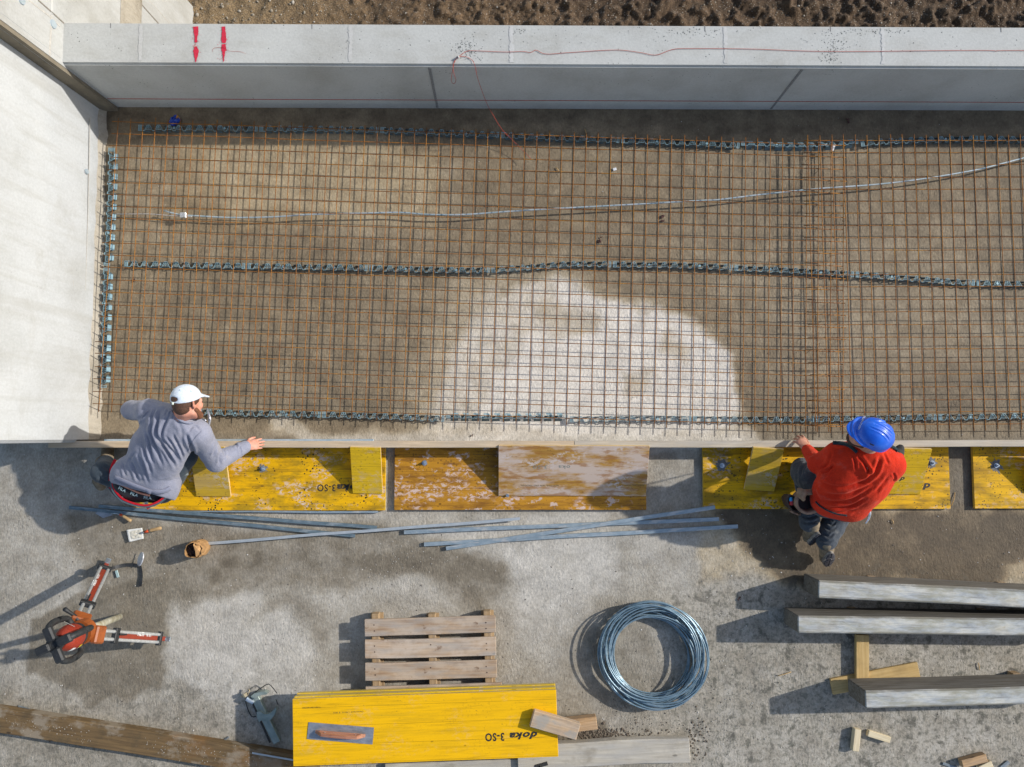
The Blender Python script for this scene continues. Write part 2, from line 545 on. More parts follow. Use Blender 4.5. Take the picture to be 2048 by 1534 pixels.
t = NT('floor_concrete')
v = t.coord()
w = t.attr('wet'); mo = t.attr('mott'); tn = t.attr('tan')
nA = t.noise(v, 6.5, 7, 0.68)
nB = t.noise(v, 30, 5, 0.7)
w2 = t.math('ADD', w, t.math('MULTIPLY', t.math('SUBTRACT', nA, 0.5), 1.1))
w2 = t.math('ADD', w2, t.math('MULTIPLY', t.math('SUBTRACT', nB, 0.5), 0.35))
fac = t.math('MULTIPLY_ADD', w2, 0.5, 0.5, clamp=True)
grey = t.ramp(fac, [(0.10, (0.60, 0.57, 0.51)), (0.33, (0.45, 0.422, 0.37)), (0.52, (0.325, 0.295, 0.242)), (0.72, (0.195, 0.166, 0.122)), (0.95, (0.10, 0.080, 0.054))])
tanc = t.ramp(fac, [(0.08, (0.70, 0.645, 0.56)), (0.33, (0.52, 0.44, 0.315)), (0.52, (0.385, 0.30, 0.178)), (0.72, (0.25, 0.185, 0.105)), (0.95, (0.105, 0.075, 0.042))])
c = t.mix(tn, grey, tanc)
# grit
g1 = t.noise(t.coord(scale=(1, .55, 1)), 75, 4, 0.75)
c = t.mix(0.5, c, t.mix(1.0, c, t.ramp(g1, [(0.30, 0.40), (0.5, 1.0), (0.72, 1.55)]), 'MULTIPLY'))
# dark mottling and drips
d1 = t.noise(t.coord(loc=(2, 7, 0)), 8.5, 5, 0.62, 0.4)
d2 = t.noise(v, 13, 6, 0.75)
dm = t.math('MULTIPLY', t.ramp(d1, [(0.56, 0.0), (0.63, 1.0)]), t.ramp(d2, [(0.36, 0.0), (0.50, 1.0)]))
dm2 = t.math('MULTIPLY', t.math('MULTIPLY', dm, mo), 0.8)
c = t.mix(dm2, c, (0.085, 0.08, 0.065))
d3 = t.noise(t.coord(loc=(5, 5, 0)), 24, 6, 0.78)
c = t.mix(t.math('MULTIPLY', t.math('MULTIPLY', t.ramp(d3, [(0.50, 0.0), (0.58, 1.0)]), mo), 0.62), c, (0.10, 0.10, 0.075))
blot = t.noise(t.coord(loc=(1, 8, 0)), 5.5, 5, 0.7)
c = t.mix(1.0, c, t.ramp(blot, [(0.32, 0.80), (0.5, 1.0), (0.68, 1.14)]), 'MULTIPLY')
# scattered fine dark specks everywhere
sp = t.voro(v, 26)
sm = t.math('LESS_THAN', sp, t.math('MULTIPLY', t.ramp(t.noise(v, 4, 3), [(0.4, 0.0), (0.7, 1.0)]), 0.11))
c = t.mix(t.math('MULTIPLY', sm, 0.6), c, (0.06, 0.058, 0.05))
# pale specks
sp2 = t.voro(t.coord(loc=(9, 3, 0)), 19)
sm2 = t.math('LESS_THAN', sp2, t.math('MULTIPLY', t.ramp(t.noise(v, 3, 3), [(0.45, 0.0), (0.7, 1.0)]), 0.07))
c = t.mix(t.math('MULTIPLY', sm2, 0.7), c, (0.62, 0.60, 0.55))
h = t.noise(t.coord(scale=(1.0, .38, 1)), 62, 5, 0.72)
hm = t.math('MULTIPLY', h, t.ramp(t.noise(t.coord(loc=(4, 4, 0)), 2.3, 4, .6), [(0.38, 0.25), (0.62, 1.0)]))
b = t.bump(hm, 0.8, 0.010)
b = t.bump(t.voro(t.coord(scale=(1, .7, 1)), 48), 0.25, 0.004, b)
b = t.bump(t.noise(v, 22, 4, 0.6), 0.3, 0.010, b)
FLOOR_MAT = t.done(c, t.math('MULTIPLY_ADD', fac, -0.22, 0.95), 0.0, b)
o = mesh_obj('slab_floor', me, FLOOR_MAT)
tag(o, kind='structure')

# earth and gravel beyond the parapet, more than a metre lower than the slab
GZ = -1.25
gx0, gx1 = at(330, 0, GZ).x, 5.6
gy0, gy1 = YN - 0.25, at(1010, -60, GZ).y
xs = np.arange(gx0, gx1, 0.016); ys = np.arange(gy0, gy1, 0.016)
GX, GY = np.meshgrid(xs, ys)
X = GX.ravel(); Y = GY.ravel()
lump = np.maximum(0, fbm(X, Y, 12.5, 31, 3) - .42) * .30 + (fbm(X, Y, 24, 41, 3) - .5) * .05
amp = .35 + .65 * smooth01((X + 2.2) / 2.5)
Z = GZ + lump * amp * .55 + (fbm(X, Y, 1.3, 51, 2) - .5) * .08
pts = np.stack([X, Y, Z], 1)
ny, nx = GX.shape
idx = np.arange(nx * ny).reshape(ny, nx)
F = np.stack([idx[:-1, :-1].ravel(), idx[:-1, 1:].ravel(), idx[1:, 1:].ravel(), idx[1:, :-1].ravel()], 1)
me = bpy.data.meshes.new('gravel_ground')
me.vertices.add(nx * ny); me.vertices.foreach_set('co', pts.ravel())
me.loops.add(F.size); me.loops.foreach_set('vertex_index', F.ravel().astype(np.int32))
me.polygons.add(len(F)); me.polygons.foreach_set('loop_start', np.arange(0, F.size, 4, dtype=np.int32))
me.update(calc_edges=True)
t = NT('gravel_soil')
v = t.coord()
n1 = t.noise(v, 3, 5, 0.6)
n2 = t.noise(v, 60, 4, 0.7)
left = t.n('ShaderNodeSeparateXYZ'); t.l(v, left.inputs[0])
lf = t.ramp(t.math('MULTIPLY_ADD', left.outputs[0], 0.22, 0.62), [(0.05, (0.20, 0.14, 0.075)), (0.35, (0.125, 0.080, 0.042)), (0.8, (0.085, 0.054, 0.030))])
c = t.mix(1.0, lf, t.ramp(n1, [(0.3, 0.65), (0.7, 1.3)]), 'MULTIPLY')
c = t.mix(1.0, c, t.ramp(n2, [(0.3, 0.45), (0.7, 1.6)]), 'MULTIPLY')
vc = t.voro(v, 75, out='Color'); vd = t.voro(v, 75)
sep = t.n('ShaderNodeSeparateColor'); t.l(vc, sep.inputs[0])
peb = t.math('MULTIPLY', t.math('GREATER_THAN', sep.outputs[0], 0.80), t.ramp(vd, [(0.25, 1.0), (0.42, 0.0)]))
c = t.mix(t.math('MULTIPLY', peb, 0.75), c, t.ramp(sep.outputs[1], [(0.0, (0.20, 0.17, 0.13)), (0.6, (0.36, 0.32, 0.26)), (1.0, (0.5, 0.47, 0.42))]))
b = t.bump(n2, 0.8, 0.01)
b = t.bump(vd, 0.6, -0.008, b)
SOIL = t.done(c, 0.95, 0, b)
o = mesh_obj('gravel_ground', me, SOIL, smooth=True)
tag(o, kind='structure')

me = bpy.data.meshes.new('ground')
me.from_pydata([(-400, -400, -1.42), (400, -400, -1.42), (400, 400, -1.42), (-400, 400, -1.42)], [], [(0, 1, 2, 3)])
o = mesh_obj('ground', me, mat_plain('site_earth', (0.19, 0.15, 0.10), 0.95, 0, 0.4, 0.6, 0.5))
tag(o, kind='structure')

# stones scattered in the gravel: countless, one object
def ico_stone(bm, c, r, squash=.7):
    q = Matrix.Translation(c) @ Matrix.Rotation(random.random() * 6.3, 4, 'Z') @ Matrix.Diagonal((r * random.uniform(.8, 1.4), r * random.uniform(.7, 1.0), r * squash * random.uniform(.6, 1), 1))
    ret = bmesh.ops.create_icosphere(bm, subdivisions=1, radius=1.0, matrix=q)
    for w in ret['verts']:
        w.co += Vector((random.uniform(-1, 1), random.uniform(-1, 1), random.uniform(-1, 1))) * r * .10
bm = bmesh.new()
for i in range(1500):
    x = random.uniform(gx0 + .3, 4.7); y = random.uniform(gy0 + .25, gy1)
    lw = 1.0 if x < -1.8 else .35
    if random.random() > lw: continue
    r = random.choice((.005, .006, .008, .011)) * (1.9 if x < -2.0 else 1.0)
    if random.random() < .05 and x < -1.2: r *= 1.7
    ix = int(np.clip((x - gx0) / .016, 0, nx - 1)); iy = int(np.clip((y - gy0) / .016, 0, ny - 1))
    ico_stone(bm, (x, y, Z[iy * nx + ix] + r * .25), r)
t = NT('stone_mix')
oi = t.n('ShaderNodeTexCoord')
vv = t.voro(t.coord(), 9, out='Color')
sp = t.n('ShaderNodeSeparateColor'); t.l(vv, sp.inputs[0])
c = t.ramp(sp.outputs[0], [(0, (0.18, 0.15, 0.11)), (0.5, (0.30, 0.26, 0.20)), (1, (0.42, 0.39, 0.34))])
STONE = t.done(c, 0.85, 0, t.bump(t.noise(t.coord(), 90), 0.3, 0.002))
o = bm_obj('gravel_stones', bm, STONE, smooth=True)
tag(o, 'pale rounded stones strewn through the brown soil behind the parapet', 'gravel', kind='stuff')

# ---- the walls
WALL_A = mat_concrete('bright_wall_concrete', (0.475, 0.49, 0.49), (0.365, 0.37, 0.355), 1.0, .85, .15, .25, True)
WALL_C = mat_concrete('far_wall_concrete', (0.44, 0.445, 0.43), (0.31, 0.305, 0.275), 1.0, .85, .2, .3, True)
ROUGHC = mat_concrete('rough_joint_concrete', (0.40, 0.36, 0.29), (0.22, 0.19, 0.14), 3.0, .95, .9, .6)
PARA = mat_concrete('parapet_concrete', (0.48, 0.485, 0.46), (0.37, 0.365, 0.335), 1.0, .85, .22, .75)
SEAM = mat_plain('cement_seam', (0.44, 0.42, 0.38), 0.9, 0, .2, 30, .3)
PLUG = mat_plain('grey_plug', (0.34, 0.40, 0.43), 0.6, 0, .1, 30)

PZ = 0.73                                   # parapet height
YF = (at(700, 217, 0).y + at(1500, 218, 0).y) / 2          # its inner face
YT = at(1040, 128, PZ).y                    # inner edge of the flat top
YO = at(1060, 51, PZ).y                     # outer edge
XA0 = at(205, 222, 0).x                     # wall foot beside the parapet
XA1 = at(188, 876, 0).x                     # wall foot at its free end
YA1 = at(188, 879, 0).y
BAT = 0.07                                  # batter of the abutment wall
par = thing('parapet_wall', (0.5, YF + .15, 0), 'low grey concrete parapet wall with red spray marks running along the far side of the slab', 'wall')
# cross section extruded along x with a small step below the top edge
YI = at(1040, 135, PZ - .02).y
prof = [(YF, 0.0), (YI + .004, PZ - .022), (YT - .002, PZ - .020), (YT, PZ), (YO, PZ), (YO + .012, PZ - .02), (YO + .012, -1.6), (YF, -1.6)]
xa, xb = XA0 - .55, 11.0
n = 60
V = []; F = []
for i in range(n + 1):
    x = xa + (xb - xa) * i / n
    for (y, z) in prof:
        V.append((x, y, z))
k = len(prof)
for i in range(n):
    for j in range(k):
        l = (j + 1) % k
        F.append((i * k + j, i * k + l, (i + 1) * k + l, (i + 1) * k + j))
F.append(tuple(range(k))); F.append(tuple(n * k + j for j in range(k))[::-1])
from_pydata('wall_body', V, F, PARA, par)
# construction joints down the shaded inner face
def on_face(px_, py_, dz=0):
    """point on the inner parapet face seen at the pixel"""
    d = CAM_R @ Vector(((px_ - 1024) / FPX, -(py_ - 767) / FPX, -1.0))
    y0 = YF
    tt = y0 / d.y
    P = Vector((0, 0, CAM_H)) + d * tt
    return P
JM = mat_plain('dark_joint', (0.21, 0.21, 0.205), 0.9, 0, .3, 60, .5)
for x in (at(875, 217, 0).x, at(1541, 219, 0).x):
    bar('joint', (x, YF - .001, 0.01), (x, YI - .002, PZ - .03), .020, .006, JM, par, .001)
# red chalk line snapped on the face
CH = mat_plain('red_chalk', (0.36, 0.075, 0.055), 0.9, 0, .3, 40)
zc = 0.16
for a, b in ((XA0 + .12, 1.4), (1.4, 5.2)):
    bar('chalk_line', (a, YF + .001, zc), (b, YF + .001, zc), .0045, .0045, CH, par, 0)
# pale lift seams across the top, small notches on the outer edge
PALE = mat_concrete('pale_seam', (0.53, 0.53, 0.51), (0.45, 0.445, 0.42), 2, .9, .2, .2)
def ragged(name, cx, y0, y1, wdt, z, mat, parent, n=14, jag=.35):
    V = []; F = []
    for i in range(n + 1):
        y = y0 + (y1 - y0) * i / n
        a = wdt * (1 + random.uniform(-jag, jag)) / 2; b_ = wdt * (1 + random.uniform(-jag, jag)) / 2
        V += [(cx - a, y, z), (cx + b_, y, z)]
    for i in range(n):
        F.append((2 * i, 2 * i + 1, 2 * i + 3, 2 * i + 2))
    return from_pydata(name, V, F, mat, parent)
for pxx in (281, 701, 1023, 1451, 1766):
    ragged('pale_seam', at(pxx, 90, PZ).x, YT + .012, YO - .006, .028, PZ + .0025, PALE, par, 26, .55)
for pxx in (221, 624, 1410, 1661, 2002):
    x = at(pxx, 60, PZ).x
    bar('notch', (x, YO - .035, PZ + .0015), (x, YO + .002, PZ + .0015), .006, .003, JM, par, 0)
# red spray marks
RED = NT('red_spray'); vv = RED.coord()
cc = RED.ramp(RED.noise(vv, 60, 4), [(0.3, (0.42, 0.01, 0.03)), (0.7, (0.62, 0.02, 0.06))])
RED = RED.done(cc, 0.8)
def blob_mark(name, pts_px, widths, z, mat, parent):
    V = []; F = []
    P = resample([at(a, b, z) for a, b in pts_px], .008)
    m = len(P)
    for i, p in enumerate(P):
        f = i / (m - 1) * (len(widths) - 1); j = min(int(f), len(widths) - 2); ww = widths[j] * (1 - (f - j)) + widths[j + 1] * (f - j)
        d = (P[min(i + 1, m - 1)] - P[max(i - 1, 0)]).normalized(); s = Vector((d.y, -d.x, 0))
        ww *= random.uniform(.85, 1.15)
        V += [p - s * ww, p + s * ww]
    for i in range(m - 1):
        F.append((2 * i, 2 * i + 1, 2 * i + 3, 2 * i + 2))
    return from_pydata(name, V, F, mat, parent)
zs = PZ + .004
for pts_, ws in (([(391.5, 53), (392, 62), (392, 72), (391.5, 85)], [.017, .016, .017, .010, .011, .006]),
                 ([(391.5, 93), (392, 104), (391.5, 124)], [.008, .019, .016, .008, .003]),
                 ([(447, 53), (447.5, 68), (448, 86)], [.012, .014, .016, .018, .012]),
                 ([(447, 88), (447.5, 96), (447, 124)], [.014, .019, .010, .005, .002])):
    blob_mark('spray_mark', pts_, ws, zs, RED, par)
bm = bmesh.new()
for cx in (391.5, 447.5):
    for i in range(110):
        p = at(cx + random.gauss(0, 4.5), random.uniform(53, 124), PZ + .003)
        r = random.uniform(.0012, .0028)
        bmesh.ops.create_circle(bm, cap_ends=True, segments=5, radius=r, matrix=Matrix.Translation(p))
o = bm_obj('spray_speckle', bm, RED, par); o['kind'] = 'stuff'
blob_mark('spray_mark', [(425, 104), (426, 98), (433, 95), (447, 96), (460, 102), (478, 103), (492, 107)], [.0008, .0014, .0008, .0012, .0006], zs, CH, par)
# dark cement crumbs on the top
CRUMB = mat_plain('dark_crumbs', (0.09, 0.10, 0.09), 0.95, 0, .4, 40)
bm = bmesh.new()
for cx, cy, sx_, sy_, nn in ((932, 92, 13, 9, 90), (948, 108, 16, 8, 40), (1665, 92, 22, 14, 110), (1660, 115, 14, 8, 40), (1750, 62, 45, 5, 90), (1360, 60, 60, 6, 90), (1040, 60, 40, 4, 25), (980, 75, 150, 20, 30), (1500, 80, 250, 22, 60)):
    for i in range(nn):
        p = at(random.gauss(cx, sx_), random.gauss(cy, sy_), PZ + .001)
        if not (YT + .01 < p.y < YO - .01): continue
        ico_stone(bm, p, random.uniform(.0015, .0042), .5)
o = bm_obj('cement_crumbs', bm, CRUMB, par); o['kind'] = 'stuff'

# abutment wall on the left with a battered face
HW = 3.4
def batter_block(name, x0a, ya, x0b, yb, z0, z1, thick, mat, parent, bat=BAT, rough=0.0):
    """block whose east face passes x0a at y=ya, x0b at y=yb (z=0) and leans west going up"""
    V = []; F = []
    ny_ = 24; nz_ = 10
    for i in range(ny_ + 1):
        y = ya + (yb - ya) * i / ny_; x0 = x0a + (x0b - x0a) * i / ny_
        for j in range(nz_ + 1):
            z = z0 + (z1 - z0) * j / nz_
            V.append((x0 - bat * z + rough * noise.noise(Vector((y * 3, z * 3, 1))), y, z))
    o_ = len(V)
    for i in (0, ny_):
        y = ya if i == 0 else yb; x0 = x0a if i == 0 else x0b
        V += [(x0 - thick, y, z0), (x0 - thick, y, z1)]
    m = nz_ + 1
    for i in range(ny_):
        for j in range(nz_):
            F.append((i * m + j, (i + 1) * m + j, (i + 1) * m + j + 1, i * m + j + 1))
    F.append(tuple(i * m + nz_ for i in range(ny_ + 1)) + (o_ + 3, o_ + 1))
    F.append(tuple(i * m for i in range(ny_ + 1))[::-1] + (o_, o_ + 2))
    F.append(tuple(j for j in range(nz_ + 1)) + (o_ + 1, o_))
    F.append(tuple(ny_ * m + j for j in range(nz_ + 1))[::-1] + (o_ + 2, o_ + 3))
    F.append((o_, o_ + 1, o_ + 3, o_ + 2))
    return from_pydata(name, V, F, mat, parent)
wa = thing('abutment_wall', (XA0 - .3, 1.5, 0), 'tall bright concrete wall on the left, sunlit face towards the slab', 'wall')
batter_block('wall_body', XA1, YA1, XA0, YF - .004, -1.4, HW, .75, WALL_A, wa)
# chamfer strip at the free end
CHM = mat_concrete('chamfer_concrete', (0.42, 0.43, 0.43), (0.34, 0.34, 0.33), 1, .85, .2, .3)
V = []
for z in (0.22, HW):
    x = XA1 - BAT * z
    V += [(x + .001, YA1 - .001, z), (x - .02, YA1 - .022, z), (x - .02, YA1 - .001, z)]
from_pydata('chamfer', V, [(0, 1, 4, 3), (0, 3, 5, 2), (1, 2, 5, 4), (0, 2, 1), (3, 4, 5)], CHM, wa)
# ragged mortar fillet along the foot
V = []; F = []
m = 90
for i in range(m + 1):
    f = i / m; y = YA1 + (YF - YA1) * f; x = XA1 + (XA0 - XA1) * f
    w_ = .035 + .03 * noise.noise(Vector((y * 5, 2, 2))) + .02 * noise.noise(Vector((y * 17, 2, 2))) + .02 * (1 - f)
    h_ = .035 + .05 * abs(noise.noise(Vector((y * 4, 7, 2)))) + .03 * (1 - f)
    V += [(x + max(w_, .012), y, .0005), (x + w_ * .35, y, h_ * .55), (x - BAT * h_ - .001, y, h_ * 1.1)]
for i in range(m):
    for j in (0, 1):
        F.append((i * 3 + j, (i + 1) * 3 + j, (i + 1) * 3 + j + 1, i * 3 + j + 1))
from_pydata('mortar_fillet', V, F, ROUGHC, wa)
def wall_pt(px_, py_, e=0.0, x0=None):
    """point on the battered east face seen at the pixel, e metres proud"""
    d = CAM_R @ Vector(((px_ - 1024) / FPX, -(py_ - 767) / FPX, -1.0))
    x0 = (XA0 + XA1) / 2 if x0 is None else x0
    # x = x0 + e - BAT*z ; x = d.x t ; z = H + d.z t
    tt = (x0 + e - BAT * CAM_H) / (d.x + BAT * d.z)
    return Vector((d.x * tt, d.y * tt, CAM_H + d.z * tt))
def disc_on_wall(name, p, r, mat, parent):
    bm = bmesh.new()
    nrm = Vector((1, 0, BAT)).normalized()
    M = Matrix.Translation(p) @ nrm.to_track_quat('Z', 'Y').to_matrix().to_4x4()
    bmesh.ops.create_cone(bm, cap_ends=True, segments=14, radius1=r, radius2=r * .85, depth=.01, matrix=M)
    return bm_obj(name, bm, mat, parent)
for a, b in ((174, 343), (158, 733)):
    disc_on_wall('tie_hole_plug', wall_pt(a, b, .002), .022, PLUG, wa)
# thin formwork ridges on the bright face
def ridge(parent, pxs, x0, w_=.006, mat=SEAM):
    P = [wall_pt(a, b, .0005, x0) for a, b in pxs]
    for a, b in zip(P[:-1], P[1:]):
        M = frame((a + b) / 2, b - a, n=(1, 0, BAT))
        bm = bmesh.new(); bm_box(bm, (b - a).length, w_, .003, None, 0)
        bm_obj('formwork_seam', bm, mat, parent, M)
ridge(wa, [(180, 235), (176, 420), (170, 600), (161, 730), (157, 872)], None)
ridge(wa, [(147, 560), (140, 760), (140, 870)], None, .004)

# far wall beyond the parapet corner, standing proud of the bright one
XC = XA0 + .13
wc = thing('retaining_wall', (XC - .3, YF + .8, 0), 'weathered pale concrete wall rising beyond the left end of the parapet', 'wall')
YC1 = at(384, 20, GZ).y + .02
batter_block('wall_body', XC, YF - .002, XC, YC1, -1.5, HW + .3, .8, WALL_C, wc, BAT, .004)
# brown end face, its shade put into the colour, and pale chamfer towards the slab
ENDM = mat_concrete('shaded_end_face', (0.21, 0.18, 0.13), (0.10, 0.085, 0.06), 2.5, .95, .5, .4)
V = [(XC + .001, YF - .006, -.0), (XA0 - .2, YF - .006, 0), (XA0 - .2 - BAT * HW, YF - .006, HW), (XC + .001 - BAT * HW, YF - .006, HW)]
V += [(a, b - .03, c_) for a, b, c_ in V]
from_pydata('end_face', V, [(0, 1, 2, 3), (4, 7, 6, 5), (0, 3, 7, 4), (1, 5, 6, 2), (3, 2, 6, 7), (0, 4, 5, 1)], ENDM, wc)
V = []
for z in (PZ - .01, HW):
    x = XC - BAT * z
    V += [(x + .003, YF + .045, z), (x - .035, YF - .038, z), (x - .035, YF + .0, z)]
from_pydata('chamfer', V, [(0, 1, 4, 3), (0, 3, 5, 2), (1, 2, 5, 4), (0, 2, 1), (3, 4, 5)], CHM, wc)
# the rough construction joint and seams on the side beyond
bx = bmesh.new()
V = []; F = []
m = 70
for i in range(m + 1):
    y = YO + .014 + (YC1 - YO - .02) * i / m
    for (z, e) in ((.02, .0), (-.0, .012), (-.13, .016), (-.26, .010), (-.30, .0)):
        zz = z + .018 * noise.noise(Vector((y * 6, z * 9, 0))) * (e > 0)
        V.append((XC + e + .006 * noise.noise(Vector((y * 25, z * 25, 5))) * (e > 0) - BAT * zz + .0015, y, zz))
for i in range(m):
    for j in range(4):
        F.append((i * 5 + j, (i + 1) * 5 + j, (i + 1) * 5 + j + 1, i * 5 + j + 1))
from_pydata('construction_joint', V, F, ROUGHC, wc)
bx.free()
DSEAM = mat_plain('dark_seam', (0.20, 0.18, 0.15), 0.9, 0, .3, 60, .5)
ridge(wc, [(275, 0), (322, 53)], XC, .016, DSEAM)
ridge(wc, [(266, -30), (275, 0)], XC, .016, DSEAM)
ridge(wc, [(298, 0), (330, 36), (345, 54)], XC, .008, SEAM)
ridge(wc, [(57, 0), (96, 30), (120, 52)], XC, .012, SEAM)
ridge(wc, [(76, 0), (110, 30), (137, 55)], XC, .012, DSEAM)
ridge(wc, [(103, -10), (104, 28)], XC, .03, PALE)
ridge(wc, [(103, 30), (99, 112)], XC, .02, SEAM)
for a, b in ((107, 48), (44, 0)):
    disc_on_wall('tie_hole_plug', wall_pt(a, b, .004, XC), .035, PLUG, wc)

# red mason's line lying on the parapet and hanging down to the mesh
STR = mat_plain('red_string', (0.45, 0.06, 0.035), 0.7, 0, .2, 80)
z1 = PZ + .006
P = [at(1062, 318, .07), at(1050, 305, .07), at(1030, 285, .09), at(1005, 260, .16), at(985, 228, .34)]
face = [(975, 205), (965, 180), (955, 150)]
P += [Vector((q.x, YF - .02, q.z)) for q in (on_face(a, b) for a, b in face)]
P += [at(950, 132, PZ - .0), at(944, 120, z1), at(930, 113, z1), at(917, 114, z1), at(910, 122, z1)]
P += [Vector((q.x, YF - .03, q.z)) for q in (on_face(a, b) for a, b in ((904, 140), (903, 155), (908, 160), (912, 152), (908, 140)))]
P += [at(906, 130, PZ), at(912, 118, z1), at(922, 110, z1), at(935, 102, z1), at(960, 102, z1), at(1010, 104, z1), at(1045, 103, z1), at(1062, 105, z1), at(1072, 100, z1), at(1092, 108, z1), at(1140, 105, z1), at(1230, 100, z1), at(1280, 105, z1), at(1312, 110, z1), at(1345, 99, z1), at(1380, 97, z1), at(1500, 98, z1), at(1660, 103, z1), at(1900, 101, z1), at(1982, 101, z1), at(1992, 103, z1), at(2010, 101, z1), at(2200, 101, z1)]
o = tube('mason_line', resample(P, .02), .0018, STR, n=5)
tag(o, 'thin red string lying along the top of the parapet and looped over its edge', 'string')
o = tube('nail', [at(917, 114, PZ - .02), at(917, 114, PZ + .03)], .008, mat_plain('pale_nail', (0.6, 0.58, 0.55), .5), n=6)
tag(o, 'pale nail in the parapet top holding the red string', 'nail')
# ------------------------------------------------------------------ rebar mats
t = NT('rusty_wire')
v = t.coord(kind='Object')
n1 = t.noise(v, 9, 5, 0.65); n2 = t.noise(v, 90, 3, 0.6)
c = t.ramp(n1, [(0.30, (0.12, 0.042, 0.014)), (0.5, (0.28, 0.11, 0.018)), (0.76, (0.42, 0.20, 0.018))])
c = t.mix(1.0, c, t.ramp(n2, [(0.3, 0.55), (0.7, 1.5)]), 'MULTIPLY')
RUST = t.done(c, 0.8, 0.15, t.bump(n2, 0.3, 0.001))

def wire_mesh(name, origin, ux, uy, nv, nh, z, sx, sy, over, label, dropv=None, seed=0):
    """welded wire mesh: nv wires across (along uy), nh wires lengthwise (along ux)"""
    rnd = random.Random(seed)
    th = thing(name, origin, label, 'rebar mesh', 'welded rebar mats on the slab')
    Lx = (nv - 1) * sx; Ly = (nh - 1) * sy
    def P(a, b, zz): 
        return origin + ux * a + uy * b + Vector((0, 0, zz))
    def sag(a, b):
        return .004 * noise.noise(Vector((a * .7 + seed, b * .7, 3)))
    for j in range(nh):
        jit = rnd.uniform(-.0035, .0035); s0 = rnd.uniform(-.015, .015)
        pts = [P(-over[0] + s0 + (Lx + over[0] + over[1]) * k / 24, j * sy + jit + .005 * noise.noise(Vector((k * .35, j * 1.7, seed))), z - .003 + sag(Lx * k / 24, j * sy)) for k in range(25)]
        tube('lengthwise_wire', pts, .0033, RUST, th, n=5)
    for i in range(nv):
        jit = rnd.uniform(-.0035, .0035); s0 = rnd.uniform(-.008, .008)
        pts = [P(i * sx + jit + .004 * noise.noise(Vector((k * .35, i * 1.7, seed + 9))), -over[2] + s0 + (Ly + over[2] + over[3]) * k / 12, z + .004 + sag(i * sx, Ly * k / 12)) for k in range(13)]
        tube('cross_wire', pts, .0032, RUST, th, n=5)
    return th
ZM = 0.058
o1 = at(243.9, 249, ZM)
ux = (at(1588, 293.2, ZM) - o1); ux.z = 0; ux.normalize()
uy = (at(206.0, 808.5, ZM) - o1); Ly1 = uy.length; uy.normalize()
wire_mesh('rebar_mat', o1, ux, uy, 60, 24, ZM, .1 * (at(1680, 296, ZM) - o1).length / 5.9, Ly1 / 23, (.055, .02, .035, .056), 'long rusty welded rebar mat covering the left and middle of the slab', seed=3)
o2 = at(1609, 288, ZM)
ux2 = (at(2040, 287.5, ZM) - o2); ux2.z = 0; ux2.normalize()
uy2 = (at(1624.5, 850.5, ZM) - o2); Ly2 = uy2.length; uy2.normalize()
wire_mesh('rebar_mat', o2, ux2, uy2, 24, 24, ZM + .013, .0975, Ly2 / 23, (.045, .04, .05, .045), 'rusty welded rebar mat at the right edge, lapped over the end of the longer one', seed=8)

# ------------------------------------------------------------------ spacers under the mats
t = NT('spacer_plastic')
n1 = t.noise(t.coord(), 22, 4)
SPC = t.done(t.ramp(n1, [(0.3, (0.18, 0.31, 0.36)), (0.7, (0.32, 0.48, 0.53))]), 0.5, 0.15, None)

SPCD = mat_plain('spacer_plastic_shade', (0.075, 0.12, 0.14), .6, 0, .3, 20)  # same plastic darkened, shade inside the lattice put into the colour

